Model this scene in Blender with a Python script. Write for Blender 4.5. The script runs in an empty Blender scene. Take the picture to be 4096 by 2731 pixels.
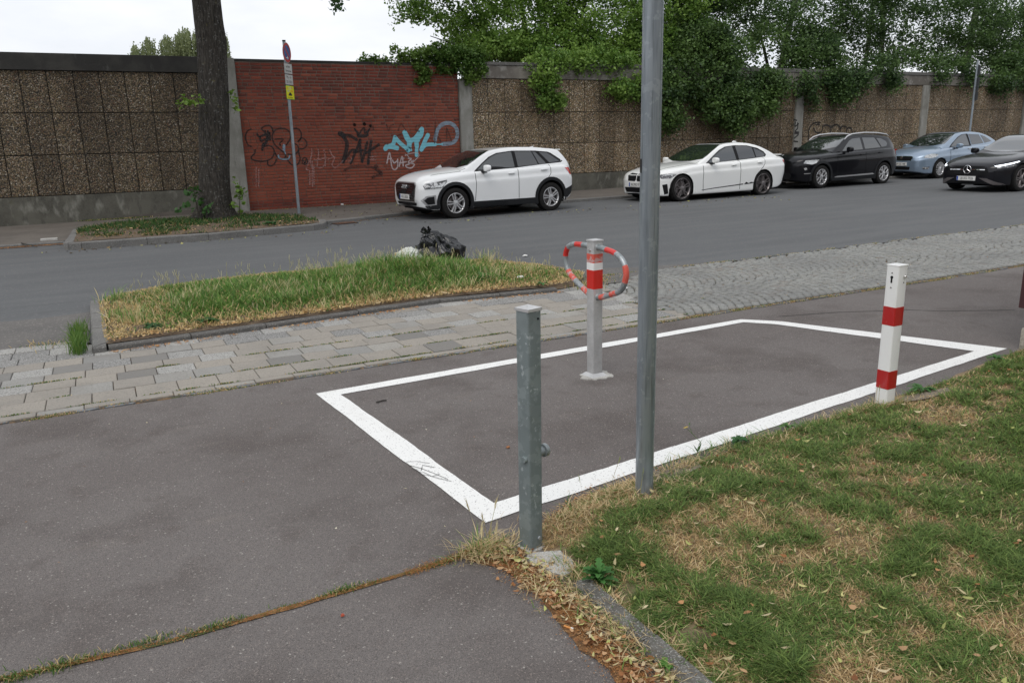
import bpy, bmesh, math, random
import numpy as np
from mathutils import Vector, Matrix
from mathutils.bvhtree import BVHTree
from mathutils.geometry import delaunay_2d_cdt
R = math.radians
random.seed(7)
rng = np.random.default_rng(7)
scn = bpy.context.scene
COL = scn.collection

# ---------------------------------------------------------------- camera, sky, sun, exposure
cam_d = bpy.data.cameras.new('camera')
cam = bpy.data.objects.new('camera', cam_d)
COL.objects.link(cam)
scn.camera = cam
cam_d.sensor_width = 36.0
cam_d.lens = 36.0 * 3137 / 4096
cam_d.clip_start = 0.05
cam_d.clip_end = 1500
PITCH, ROLL, YAW = R(14.215), R(-1.4246), R(62.861)
fh = Vector((math.cos(YAW), math.sin(YAW), 0))
F = fh * math.cos(PITCH) + Vector((0, 0, -math.sin(PITCH)))
Rt = Vector((math.sin(YAW), -math.cos(YAW), 0))
U = Rt.cross(F)
Rt, U = Rt * math.cos(ROLL) + U * math.sin(ROLL), -Rt * math.sin(ROLL) + U * math.cos(ROLL)
m = Matrix((Rt, U, -F)).transposed().to_4x4()
m.translation = Vector((0, 0, 1.6))
cam.matrix_world = m

SUN_EL, SUN_AZ = R(58), R(215)      # azimuth of the sun, measured from +X towards +Y
w = bpy.data.worlds.new('World')
scn.world = w
w.use_nodes = True
nt = w.node_tree
for n in list(nt.nodes):
    nt.nodes.remove(n)
N, Lk = nt.nodes, nt.links
o_ = N.new('ShaderNodeOutputWorld')
bg = N.new('ShaderNodeBackground')
sky = N.new('ShaderNodeTexSky')
sky.sky_type = 'NISHITA'
sky.sun_disc = False
sky.sun_elevation = SUN_EL
sky.sun_rotation = R(90) - SUN_AZ
sky.dust_density = 4
tc = N.new('ShaderNodeTexCoord')
mp = N.new('ShaderNodeMapping')
mp.inputs['Scale'].default_value = (1, 1, 3.2)
cl = N.new('ShaderNodeTexNoise')
cl.inputs['Scale'].default_value = 2.3
cl.inputs['Detail'].default_value = 7
cl.inputs['Roughness'].default_value = 0.55
cr_ = N.new('ShaderNodeValToRGB')
cr_.color_ramp.elements[0].position = 0.33
cr_.color_ramp.elements[0].color = (7.5, 7.9, 8.6, 1)
cr_.color_ramp.elements[1].position = 0.66
cr_.color_ramp.elements[1].color = (10.2, 10.3, 10.5, 1)
mx = N.new('ShaderNodeMixRGB')
mx.inputs[0].default_value = 0.93
Lk.new(tc.outputs['Generated'], mp.inputs[0])
Lk.new(mp.outputs[0], cl.inputs[0])
Lk.new(cl.outputs[0], cr_.inputs[0])
Lk.new(sky.outputs[0], mx.inputs[1])
Lk.new(cr_.outputs[0], mx.inputs[2])
Lk.new(mx.outputs[0], bg.inputs[0])
bg.inputs[1].default_value = 0.095
Lk.new(bg.outputs[0], o_.inputs[0])
sd = bpy.data.lights.new('sun', 'SUN')
sd.energy = 1.0
sd.angle = R(35)
sd.color = (1, 0.96, 0.9)
so = bpy.data.objects.new('sun', sd)
COL.objects.link(so)
sv = Vector((math.cos(SUN_EL) * math.cos(SUN_AZ), math.cos(SUN_EL) * math.sin(SUN_AZ), math.sin(SUN_EL)))
so.rotation_euler = sv.to_track_quat('Z', 'Y').to_euler()
so.location = (0, -5, 20)
scn.view_settings.view_transform = 'Standard'
scn.view_settings.look = 'None'
scn.view_settings.gamma = 1
scn.view_settings.exposure = 0.24
scn.view_settings.use_curve_mapping = False
scn.cycles.max_bounces = 6
scn.cycles.transparent_max_bounces = 8

# ---------------------------------------------------------------- material helper
def mat(name, col, rough=0.7, metal=0.0, layers=(), bump=(), coat=0.0, spec=0.5, attr=None, rnd=None, transl=0.0, emit=None, rough2=None):
    """layers: (kind, scale, lo, hi, colour, amount[, stretch]); bump: (kind, scale, distance[, stretch])"""
    m = bpy.data.materials.new(name)
    m.use_nodes = True
    t = m.node_tree
    for n in list(t.nodes):
        t.nodes.remove(n)
    out = t.nodes.new('ShaderNodeOutputMaterial')
    b = t.nodes.new('ShaderNodeBsdfPrincipled')
    L = t.links.new
    geo = t.nodes.new('ShaderNodeNewGeometry')
    def tex(kind, scale, stretch=None):
        src = geo.outputs['Position']
        if stretch:
            mpn = t.nodes.new('ShaderNodeMapping')
            mpn.inputs['Scale'].default_value = stretch
            L(src, mpn.inputs[0])
            src = mpn.outputs[0]
        if kind in ('noise', 'fine'):
            n = t.nodes.new('ShaderNodeTexNoise')
            n.inputs['Scale'].default_value = scale
            n.inputs['Detail'].default_value = 3 if kind == 'noise' else 6
            n.inputs['Roughness'].default_value = 0.6
            L(src, n.inputs['Vector'])
            return n.outputs['Fac']
        n = t.nodes.new('ShaderNodeTexVoronoi')
        n.inputs['Scale'].default_value = scale
        L(src, n.inputs['Vector'])
        if kind == 'cell':
            s = t.nodes.new('ShaderNodeSeparateColor')
            L(n.outputs['Color'], s.inputs[0])
            return s.outputs[0]
        if kind == 'cell2':
            s = t.nodes.new('ShaderNodeSeparateColor')
            L(n.outputs['Color'], s.inputs[0])
            return s.outputs[1]
        if kind == 'edge':
            n.feature = 'DISTANCE_TO_EDGE'
        return n.outputs['Distance']
    def mix(a, c, fac, blend='MIX'):
        x = t.nodes.new('ShaderNodeMixRGB')
        x.blend_type = blend
        L(a, x.inputs[1])
        if hasattr(c, 'links'):
            L(c, x.inputs[2])
        else:
            x.inputs[2].default_value = (*c, 1)
        if hasattr(fac, 'links'):
            L(fac, x.inputs[0])
        else:
            x.inputs[0].default_value = fac
        return x.outputs[0]
    if attr:
        a = t.nodes.new('ShaderNodeAttribute')
        a.attribute_name = attr
        cur = a.outputs['Color']
    else:
        c0 = t.nodes.new('ShaderNodeRGB')
        c0.outputs[0].default_value = (*col, 1)
        cur = c0.outputs[0]
    if rnd:                         # piece-by-piece colour: object random + 'rnd' attribute
        oi = t.nodes.new('ShaderNodeObjectInfo')
        at = t.nodes.new('ShaderNodeAttribute')
        at.attribute_name = 'rnd'
        ad = t.nodes.new('ShaderNodeMath'); ad.operation = 'ADD'
        L(oi.outputs['Random'], ad.inputs[0]); L(at.outputs['Fac'], ad.inputs[1])
        fr = t.nodes.new('ShaderNodeMath'); fr.operation = 'FRACT'
        L(ad.outputs[0], fr.inputs[0])
        rp = t.nodes.new('ShaderNodeValToRGB')
        rp.color_ramp.interpolation = 'LINEAR'
        els = rp.color_ramp.elements
        while len(els) < len(rnd):
            els.new(0.5)
        for e, (p, c) in zip(els, rnd):
            e.position = p
            e.color = (*c, 1)
        L(fr.outputs[0], rp.inputs[0])
        cur = rp.outputs[0]
    for ly in layers:
        kind, scale, lo, hi, c, amt = ly[:6]
        f = tex(kind, scale, ly[6] if len(ly) > 6 else None)
        mr = t.nodes.new('ShaderNodeMapRange')
        mr.inputs['From Min'].default_value = lo
        mr.inputs['From Max'].default_value = hi
        mr.inputs['To Max'].default_value = amt
        L(f, mr.inputs[0])
        cur = mix(cur, c, mr.outputs[0])
    L(cur, b.inputs['Base Color'])
    b.inputs['Roughness'].default_value = rough
    b.inputs['Metallic'].default_value = metal
    b.inputs['Specular IOR Level'].default_value = spec
    if rough2:
        f = tex('noise', rough2[0])
        mr = t.nodes.new('ShaderNodeMapRange')
        mr.inputs['From Min'].default_value = 0.35; mr.inputs['From Max'].default_value = 0.65
        mr.inputs['To Min'].default_value = rough2[1]; mr.inputs['To Max'].default_value = rough2[2]
        L(f, mr.inputs[0]); L(mr.outputs[0], b.inputs['Roughness'])
    if coat:
        b.inputs['Coat Weight'].default_value = coat
        b.inputs['Coat Roughness'].default_value = 0.04
    if emit:
        b.inputs['Emission Color'].default_value = (*emit[0], 1)
        b.inputs['Emission Strength'].default_value = emit[1]
    prev = None
    for bp in bump:
        bn = t.nodes.new('ShaderNodeBump')
        bn.inputs['Distance'].default_value = bp[2]
        bn.inputs['Strength'].default_value = 1.0
        L(tex(bp[0], bp[1], bp[3] if len(bp) > 3 else None), bn.inputs['Height'])
        if prev:
            L(prev, bn.inputs['Normal'])
        prev = bn.outputs[0]
    if prev:
        L(prev, b.inputs['Normal'])
    if transl:
        tr = t.nodes.new('ShaderNodeBsdfTranslucent')
        L(cur, tr.inputs[0])
        ms = t.nodes.new('ShaderNodeMixShader')
        ms.inputs[0].default_value = transl
        L(b.outputs[0], ms.inputs[1]); L(tr.outputs[0], ms.inputs[2])
        L(ms.outputs[0], out.inputs[0])
    else:
        L(b.outputs[0], out.inputs[0])
    return m

MT = {}
MT['soil'] = mat('soil', (.09, .062, .042), .95, layers=[('noise', 9, .4, .65, (.16, .115, .075), .8), ('cell', 90, .8, .9, (.22, .17, .11), .6)], bump=[('fine', 30, .02)])
MT['path'] = mat('reddish asphalt', (.165, .149, .142), .9, spec=.3,
    layers=[('noise', .5, .40, .60, (.205, .190, .182), .85), ('noise', 1.3, .50, .66, (.104, .090, .084), .75), ('noise', 4.5, .56, .70, (.105, .088, .080), .5), ('noise', 3, .62, .72, (.25, .22, .195), .35, (.5, 1.5, 1)), ('fine', 240, .40, .62, (.105, .090, .084), .75), ('cell', 330, .78, .86, (.05, .044, .044), .55),
            ('cell2', 270, .90, .94, (.33, .28, .25), .45), ('cell', 170, .990, .995, (.5, .47, .43), .5)],
    bump=[('fine', 150, .002), ('voro', 260, .002)])
MT['road'] = mat('grey road asphalt', (.098, .103, .107), .85, spec=.3,
    layers=[('noise', .3, .35, .65, (.082, .085, .089), .8), ('noise', 1.2, .45, .6, (.13, .132, .135), .45, (.25, 2, 1)), ('noise', 5, .60, .75, (.058, .058, .06), .45, (.12, 1.6, 1)), ('fine', 120, .35, .65, (.15, .15, .15), .4), ('cell', 60, .95, .97, (.24, .23, .22), .35)],
    bump=[('fine', 90, .002)])
MT['roadold'] = mat('worn dark asphalt', (.088, .084, .080), .9,
    layers=[('noise', 1.5, .4, .6, (.12, .112, .105), .7), ('fine', 100, .4, .6, (.17, .16, .15), .5), ('cell', 70, .9, .94, (.3, .28, .26), .5)], bump=[('fine', 80, .005)])
MT['walk'] = mat('dusty sidewalk asphalt', (.135, .118, .102), .9,
    layers=[('noise', 1.3, .4, .65, (.09, .078, .068), .8), ('noise', 7, .5, .7, (.17, .15, .125), .5), ('fine', 90, .4, .6, (.1, .085, .07), .4)], bump=[('fine', 60, .004)])
MT['kerb'] = mat('kerb concrete', (.15, .145, .138), .85,
    layers=[('noise', 3, .4, .6, (.10, .097, .092), .8), ('fine', 70, .4, .6, (.2, .195, .185), .5), ('cell', 120, .9, .94, (.3, .3, .29), .6)], bump=[('fine', 80, .003)])
MT['kerbdark'] = mat('dark basalt kerb', (.105, .101, .095), .8,
    layers=[('noise', 5, .4, .6, (.11, .105, .1), .8), ('cell', 110, .85, .9, (.26, .25, .23), .6)], bump=[('fine', 60, .004)])
MT['slab'] = mat('paving slab', (.3, .28, .25), .88, rnd=[(0, (.30, .272, .236)), (.3, (.33, .298, .255)), (.55, (.285, .260, .228)), (.72, (.315, .285, .245)), (.8, (.335, .32, .29)), (.93, (.27, .268, .258)), (.94, (.175, .168, .158)), (1, (.20, .193, .182))],
    layers=[('noise', 2.2, .45, .7, (.2, .185, .165), .5), ('fine', 60, .4, .6, (.2, .19, .17), .35), ('cell', 150, .88, .93, (.14, .13, .12), .55)], bump=[('fine', 90, .003)])
MT['slabgrey'] = mat('granite-flecked slab', (.3, .3, .29), .88, rnd=[(0, (.33, .322, .30)), (.55, (.285, .278, .262)), (.6, (.165, .162, .156)), (1, (.195, .19, .182))],
    layers=[('cell', 170, .55, .62, (.48, .47, .45), .55), ('cell2', 150, .7, .76, (.09, .09, .088), .55)], bump=[('fine', 120, .004)])
MT['slate'] = mat('blue-grey edging stone', (.13, .14, .15), .75, layers=[('noise', 12, .4, .6, (.19, .2, .21), .7)], bump=[('fine', 50, .003)])
MT['sett'] = mat('granite sett', (.2, .2, .2), .7, rnd=[(0, (.22, .222, .208)), (.35, (.285, .288, .27)), (.7, (.25, .245, .222)), (.9, (.30, .30, .285)), (1, (.21, .19, .165))],
    layers=[('noise', .9, .45, .65, (.16, .16, .155), .5), ('fine', 50, .4, .6, (.14, .14, .138), .5)], bump=[('fine', 40, .005)])
MT['joint'] = mat('joint soil', (.055, .043, .030), .95, layers=[('noise', 14, .45, .58, (.20, .115, .045), .8), ('noise', 6, .55, .62, (.07, .085, .03), .9)], bump=[('fine', 60, .01)])
MT['paint'] = mat('white road paint', (.80, .80, .78), .6,
    layers=[('fine', 260, .60, .74, (.30, .28, .27), .7), ('noise', 3.5, .55, .75, (.62, .60, .57), .6), ('cell', 210, .95, .97, (.15, .14, .14), .7)], bump=[('fine', 140, .002)])
MT['moss'] = mat('orange debris and moss', (.2, .1, .035), .95, layers=[('fine', 30, .4, .6, (.33, .18, .07), .8), ('noise', 3, .52, .6, (.06, .085, .025), .9)], bump=[('fine', 120, .01)])
MT['conc'] = mat('pale concrete', (.42, .41, .38), .85, layers=[('noise', 7, .4, .65, (.28, .265, .235), .7), ('fine', 110, .42, .6, (.58, .57, .55), .6), ('cell', 200, .93, .95, (.12, .12, .12), .6)], bump=[('fine', 130, .005)])
MT['concold'] = mat('weathered concrete', (.27, .265, .24), .9,
    layers=[('noise', 1.6, .42, .62, (.17, .165, .14), .85), ('noise', 5, .5, .68, (.36, .355, .33), .7, (1, 1, .35)), ('noise', 9, .55, .72, (.1, .1, .085), .6, (1, 1, .2)), ('fine', 40, .4, .6, (.23, .22, .2), .4)], bump=[('fine', 30, .006)])
MT['concdark'] = mat('blackened concrete', (.030, .029, .027), .9,
    layers=[('noise', 2, .45, .65, (.055, .053, .047), .8), ('noise', 6, .66, .8, (.15, .15, .14), .6, (1, 1, .3))], bump=[('fine', 30, .005)])
MT['concplinth'] = mat('stained plinth concrete', (.115, .11, .09), .9,
    layers=[('noise', 1.1, .42, .60, (.055, .052, .042), .9), ('noise', 3.5, .54, .66, (.24, .235, .205), .8, (1, 1, .5)), ('noise', 7, .55, .65, (.05, .048, .04), .6, (1, 1, .3)), ('noise', 2.5, .6, .7, (.09, .085, .03), .6), ('fine', 40, .4, .6, (.13, .125, .105), .4)], bump=[('fine', 25, .006)])
def aggregate(name, dark):
    k = 1 - dark
    ra = [(0, (.05 * k, .038 * k, .024 * k)), (.2, (.12 * k, .088 * k, .045 * k)), (.42, (.24 * k, .175 * k, .09 * k)), (.6, (.11 * k, .075 * k, .05 * k)), (.74, (.31 * k, .26 * k, .18 * k)), (.86, (.2 * k, .1 * k, .05 * k)), (1, (.50 * k, .46 * k, .38 * k))]
    m = bpy.data.materials.new(name); m.use_nodes = True
    t = m.node_tree; L = t.links.new
    b = t.nodes['Principled BSDF']
    geo = t.nodes.new('ShaderNodeNewGeometry')
    nz = t.nodes.new('ShaderNodeTexNoise'); nz.inputs['Scale'].default_value = 30
    ad = t.nodes.new('ShaderNodeMixRGB'); ad.blend_type = 'ADD'; ad.inputs[0].default_value = .012
    L(geo.outputs['Position'], ad.inputs[1]); L(nz.outputs['Color'], ad.inputs[2])
    L(geo.outputs['Position'], nz.inputs['Vector'])
    v = t.nodes.new('ShaderNodeTexVoronoi'); v.inputs['Scale'].default_value = 40
    L(ad.outputs[0], v.inputs['Vector'])
    s = t.nodes.new('ShaderNodeSeparateColor'); L(v.outputs['Color'], s.inputs[0])
    rp = t.nodes.new('ShaderNodeValToRGB')
    els = rp.color_ramp.elements
    while len(els) < len(ra): els.new(.5)
    for e, (p, c) in zip(els, ra): e.position = p; e.color = (*c, 1)
    L(s.outputs[0], rp.inputs[0])
    mr = t.nodes.new('ShaderNodeMapRange'); mr.inputs['From Min'].default_value = .45; mr.inputs['From Max'].default_value = .75
    L(v.outputs['Distance'], mr.inputs[0])
    x = t.nodes.new('ShaderNodeMixRGB'); x.inputs[2].default_value = (.035 * k, .03 * k, .022 * k, 1)
    L(mr.outputs[0], x.inputs[0]); L(rp.outputs[0], x.inputs[1])
    n2 = t.nodes.new('ShaderNodeTexNoise'); n2.inputs['Scale'].default_value = 1.1; n2.inputs['Detail'].default_value = 4
    mpn = t.nodes.new('ShaderNodeMapping'); mpn.inputs['Scale'].default_value = (1, 1, .28)
    L(geo.outputs['Position'], mpn.inputs[0]); L(mpn.outputs[0], n2.inputs['Vector'])
    m2 = t.nodes.new('ShaderNodeMapRange'); m2.inputs['From Min'].default_value = .42; m2.inputs['From Max'].default_value = .66; m2.inputs['To Max'].default_value = .72
    L(n2.outputs['Fac'], m2.inputs[0])
    y = t.nodes.new('ShaderNodeMixRGB'); y.blend_type = 'MULTIPLY'; y.inputs[2].default_value = (.42, .38, .34, 1)
    L(m2.outputs[0], y.inputs[0]); L(x.outputs[0], y.inputs[1])
    oi = t.nodes.new('ShaderNodeObjectInfo')
    m3 = t.nodes.new('ShaderNodeMapRange'); m3.inputs['To Min'].default_value = .82; m3.inputs['To Max'].default_value = 1.12
    L(oi.outputs['Random'], m3.inputs[0])
    hs = t.nodes.new('ShaderNodeHueSaturation'); L(y.outputs[0], hs.inputs['Color']); L(m3.outputs[0], hs.inputs['Value'])
    L(hs.outputs[0], b.inputs['Base Color'])
    b.inputs['Roughness'].default_value = .75
    bn = t.nodes.new('ShaderNodeBump'); bn.inputs['Distance'].default_value = .02; bn.invert = True
    L(v.outputs['Distance'], bn.inputs['Height']); L(bn.outputs[0], b.inputs['Normal'])
    return m
MT['aggL'] = aggregate('exposed aggregate, sooty', .12)  # left panels: shade below the tree crown is put into this darker colour
MT['aggR'] = aggregate('exposed aggregate', -.62)
MT['brick'] = mat('red brick', (.3, .07, .04), .85, rnd=[(0, (.215, .052, .028)), (.35, (.265, .068, .036)), (.7, (.235, .058, .031)), (.9, (.29, .082, .046)), (1, (.16, .037, .025))],
    layers=[('noise', 1.2, .45, .7, (.19, .045, .028), .45), ('fine', 30, .4, .6, (.24, .05, .03), .3)], bump=[('fine', 60, .004)])
MT['brickdark'] = mat('grimy red brick', (.3, .07, .04), .85, rnd=[(0, (.15, .034, .022)), (.4, (.22, .046, .026)), (.8, (.18, .038, .022)), (1, (.11, .03, .02))],
    layers=[('noise', 2, .45, .65, (.08, .028, .02), .6), ('fine', 30, .4, .6, (.2, .045, .03), .25)], bump=[('fine', 60, .004)])
MT['mortar'] = mat('mortar', (.17, .13, .105), .95, layers=[('noise', 1.5, .45, .6, (.10, .075, .06), .7)], bump=[('fine', 50, .005)])
MT['galv'] = mat('galvanised steel', (.36, .385, .40), .42, .55,
    layers=[('noise', 14, .46, .50, (.24, .27, .275), .85), ('noise', 30, .6, .64, (.5, .53, .54), .6), ('fine', 90, .4, .6, (.3, .32, .33), .3)], rough2=(14, .38, .6))
MT['galvdark'] = mat('dull galvanised steel', (.195, .232, .235), .5, .3,
    layers=[('noise', 16, .50, .515, (.245, .285, .288), .9), ('noise', 34, .64, .65, (.42, .46, .47), .8), ('noise', 5, .5, .7, (.16, .19, .193), .5)], rough2=(14, .4, .6))
MT['galvpole'] = mat('streaked galvanised steel', (.33, .37, .405), .42, .45,
    layers=[('noise', 9, .42, .6, (.235, .27, .30), .8, (4, 4, .35)), ('noise', 22, .58, .62, (.41, .455, .49), .55), ('noise', 60, .58, .66, (.13, .15, .165), .6, (1, 1, .05))], rough2=(10, .35, .55))
MT['alu'] = mat('silver paint', (.56, .56, .56), .4, .4, layers=[('noise', 8, .4, .6, (.43, .43, .43), .6), ('fine', 60, .55, .65, (.35, .36, .37), .4)])
MT['steel'] = mat('bright steel', (.62, .61, .6), .25, .9)
MT['chrome'] = mat('chrome', (.75, .75, .76), .08, 1.0)
MT['redtape'] = mat('red band', (.58, .018, .012), .3, coat=.3, layers=[('noise', 25, .62, .7, (.5, .09, .07), .5)])
MT['redworn'] = mat('faded worn red band', (.62, .1, .07), .5, layers=[('noise', 30, .52, .58, (.45, .40, .39), .7)])
MT['redbar'] = mat('dark red band', (.42, .012, .012), .3, coat=.3, layers=[('noise', 60, .64, .72, (.5, .2, .2), .4)])
MT['whitepaint'] = mat('white powder coat', (.80, .80, .79), .35, coat=.2, layers=[('noise', 9, .58, .75, (.68, .67, .63), .5), ('fine', 60, .68, .74, (.4, .36, .3), .5)])
MT['black'] = mat('black', (.008, .008, .009), .6, spec=.2)
MT['blackgloss'] = mat('gloss black', (.01, .01, .012), .12, coat=.5)
MT['plastic'] = mat('black plastic cladding', (.014, .015, .017), .6, spec=.25)
MT['rubber'] = mat('tyre rubber', (.014, .0135, .0135), .85, spec=.15, layers=[('noise', 20, .4, .6, (.022, .021, .02), .6)])
MT['glass'] = mat('car window glass', (.016, .02, .021), .02, spec=.9, coat=1.0)
MT['glassT'] = mat('tinted car glass', (.006, .007, .009), .02, spec=.8, coat=1.0)
MT['lamp'] = mat('clear lamp lens', (.55, .56, .56), .10, .3, coat=1, layers=[('noise', 22, .5, .6, (.22, .23, .24), .8)])
MT['lampdark'] = mat('dark lamp lens', (.07, .07, .075), .06, .2, coat=1, layers=[('noise', 16, .52, .58, (.6, .6, .6), .9)])
MT['lampred'] = mat('red tail lamp', (.55, .012, .010), .12, coat=1)
MT['drl'] = mat('lit daytime running lamp', (.9, .92, 1), .3, emit=((.85, .92, 1), 3.0))
MT['alloy'] = mat('silver alloy', (.6, .6, .61), .28, .75)
MT['alloydark'] = mat('grey alloy', (.22, .2, .2), .3, .7)
MT['pwhite'] = mat('white car paint', (.80, .81, .815), .35, coat=1, layers=[('noise', 2, .4, .7, (.77, .78, .785), .5)])
MT['pwhite2'] = mat('ivory white car paint', (.81, .815, .80), .35, coat=1)
MT['pblack'] = mat('black car paint', (.004, .004, .006), .3, coat=.55, spec=.12)
MT['pnavy'] = mat('dark anthracite car paint', (.006, .006, .009), .3, coat=.6, spec=.12)
MT['pblue'] = mat('light blue metallic car paint', (.25, .325, .42), .35, .5, coat=1)
MT['platew'] = mat('white licence plate', (.7, .7, .68), .4)
MT['plateb'] = mat('blue plate strip', (.02, .07, .35), .4)
MT['ink'] = mat('black lettering', (.02, .02, .02), .6)
MT['leafD'] = mat('leaves', (.05, .1, .03), .55, attr='Col', transl=.35)
MT['grassM'] = mat('grass blades', (.1, .2, .04), .6, attr='Col', transl=.4, spec=.3)
MT['litterM'] = mat('dry litter', (.3, .2, .1), .75, attr='Col', transl=.15, spec=.3)
MT['bark'] = mat('bark', (.048, .041, .033), .95,
    layers=[('noise', 7, .42, .6, (.022, .019, .016), .9, (5, 5, .5)), ('noise', 30, .5, .62, (.10, .09, .078), .6, (1, 1, .25)), ('noise', 1.3, .5, .65, (.075, .07, .06), .5), ('noise', 9, .64, .72, (.15, .125, .03), .5), ('cell', 40, .93, .96, (.2, .2, .19), .5)],
    bump=[('noise', 9, .09, (4, 4, .45)), ('fine', 30, .02, (1, 1, .4))])
MT['twig'] = mat('twig', (.05, .042, .03), .9)

# ---------------------------------------------------------------- geometry helpers
def tag(o, label=None, cat=None, group=None, kind=None):
    if label: o['label'] = label
    if cat: o['category'] = cat
    if group: o['group'] = group
    if kind: o['kind'] = kind
    return o
def empty(name, loc=(0, 0, 0), rz=0.0, label=None, cat=None, group=None):
    o = bpy.data.objects.new(name, None)
    o.empty_display_size = .2
    o.location = loc
    o.rotation_euler = (0, 0, rz)
    COL.objects.link(o)
    return tag(o, label, cat, group)
def link(name, me, parent=None, loc=None, rot=None):
    o = bpy.data.objects.new(name, me)
    COL.objects.link(o)
    if parent: o.parent = parent
    if loc is not None: o.location = loc
    if rot is not None: o.rotation_euler = rot
    return o
def mesh(name, V, Fc, m, parent=None, smooth=False, mi=None, loc=None, rot=None, angle=None):
    me = bpy.data.meshes.new(name)
    me.from_pydata([tuple(v) for v in V], [], [tuple(f) for f in Fc])
    for x in (m if isinstance(m, (list, tuple)) else [m]):
        me.materials.append(x)
    if mi is not None:
        me.polygons.foreach_set('material_index', mi)
    if smooth:
        me.polygons.foreach_set('use_smooth', [True] * len(me.polygons))
        if angle: me.set_sharp_from_angle(angle=R(angle))
    me.update()
    return link(name, me, parent, loc, rot)
def npmesh(name, V, Q=None, T=None, m=None, col=None, parent=None, smooth=False, rnd=None, flatcol=None):
    """big mesh from numpy arrays: V (n,3), Q quads, T tris, col per-vertex colour"""
    me = bpy.data.meshes.new(name)
    Q = np.zeros((0, 4), int) if Q is None else np.asarray(Q)
    T = np.zeros((0, 3), int) if T is None else np.asarray(T)
    me.vertices.add(len(V)); me.vertices.foreach_set('co', np.asarray(V, np.float32).ravel())
    me.loops.add(Q.size + T.size)
    me.loops.foreach_set('vertex_index', np.concatenate([Q.ravel(), T.ravel()]).astype(np.int32))
    me.polygons.add(len(Q) + len(T))
    ls = np.concatenate([np.arange(len(Q)) * 4, len(Q) * 4 + np.arange(len(T)) * 3]).astype(np.int32)
    me.polygons.foreach_set('loop_start', ls)
    if smooth: me.polygons.foreach_set('use_smooth', np.ones(len(ls), bool))
    if m: me.materials.append(m)
    if col is not None:
        a = me.attributes.new('Col', 'FLOAT_COLOR', 'POINT')
        a.data.foreach_set('color', np.c_[col, np.ones(len(col))].astype(np.float32).ravel())
    if rnd is not None:
        a = me.attributes.new('rnd', 'FLOAT', 'POINT')
        a.data.foreach_set('value', np.asarray(rnd, np.float32))
    me.update(calc_edges=True)
    return link(name, me, parent)
BOXF = [(0, 3, 2, 1), (4, 5, 6, 7), (0, 1, 5, 4), (1, 2, 6, 5), (2, 3, 7, 6), (3, 0, 4, 7)]
def boxv(x0, x1, y0, y1, z0, z1, t=0.0):
    return [(x0, y0, z0), (x1, y0, z0), (x1, y1, z0), (x0, y1, z0), (x0 + t, y0 + t, z1), (x1 - t, y0 + t, z1), (x1 - t, y1 - t, z1), (x0 + t, y1 - t, z1)]
def box(name, x0, x1, y0, y1, z0, z1, m, parent=None, bev=0.0, loc=None, rot=None):
    bm = bmesh.new()
    vs = [bm.verts.new(v) for v in boxv(x0, x1, y0, y1, z0, z1)]
    for f in BOXF: bm.faces.new([vs[i] for i in f])
    if bev: bmesh.ops.bevel(bm, geom=bm.edges[:], offset=bev, segments=2, affect='EDGES', profile=.6)
    me = bpy.data.meshes.new(name); bm.to_mesh(me); bm.free(); me.materials.append(m)
    return link(name, me, parent, loc, rot)
def tube(name, pts, r, m, parent=None, n=12, cap=True, loc=None, rot=None, mi=None, mats=None):
    pts = [Vector(p) for p in pts]
    rs = r if isinstance(r, (list, tuple)) else [r] * len(pts)
    V, Fc = [], []
    up = None
    for i, p in enumerate(pts):
        d = (pts[min(i + 1, len(pts) - 1)] - pts[max(i - 1, 0)]).normalized()
        if up is None: up = d.orthogonal().normalized()
        up = (up - d * up.dot(d)).normalized()
        s = d.cross(up)
        for k in range(n):
            a = 2 * math.pi * k / n
            V.append(p + (up * math.cos(a) + s * math.sin(a)) * rs[i])
    idx = []
    for i in range(len(pts) - 1):
        for k in range(n):
            Fc.append((i * n + k, i * n + (k + 1) % n, (i + 1) * n + (k + 1) % n, (i + 1) * n + k))
            idx.append(mi(i) if mi else 0)
    if cap:
        Fc.append(tuple(range(n - 1, -1, -1))); Fc.append(tuple((len(pts) - 1) * n + k for k in range(n)))
        idx += [0, 0]
    return mesh(name, V, Fc, mats or m, parent, True, idx, loc, rot, angle=50)
def lathe(name, prof, m, parent=None, n=24, axis='z', loc=None, rot=None, ang=35):
    V, Fc = [], []
    for r_, h in prof:
        for k in range(n):
            a = 2 * math.pi * k / n
            V.append((r_ * math.cos(a), r_ * math.sin(a), h) if axis == 'z' else (r_ * math.cos(a), h, r_ * math.sin(a)))
    for i in range(len(prof) - 1):
        for k in range(n):
            f = (i * n + k, i * n + (k + 1) % n, (i + 1) * n + (k + 1) % n, (i + 1) * n + k)
            Fc.append(f if axis == 'z' else f[::-1])
    return mesh(name, V, Fc, m, parent, True, None, loc, rot, angle=ang)
def text(name, s, size, m, parent, mtx, extrude=.0012, sx=1.0):
    cu = bpy.data.curves.new(name, 'FONT')
    cu.body = s; cu.size = size; cu.align_x = 'CENTER'; cu.align_y = 'CENTER'; cu.extrude = extrude; cu.resolution_u = 2
    t_ = bpy.data.objects.new(name, cu)
    me = bpy.data.meshes.new_from_object(t_)
    bpy.data.objects.remove(t_); bpy.data.curves.remove(cu)
    me.name = name; me.materials.clear(); me.materials.append(m)
    o = link(name, me, parent)
    o.matrix_local = mtx @ Matrix.Diagonal((sx, 1, 1, 1))
    return o
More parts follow.
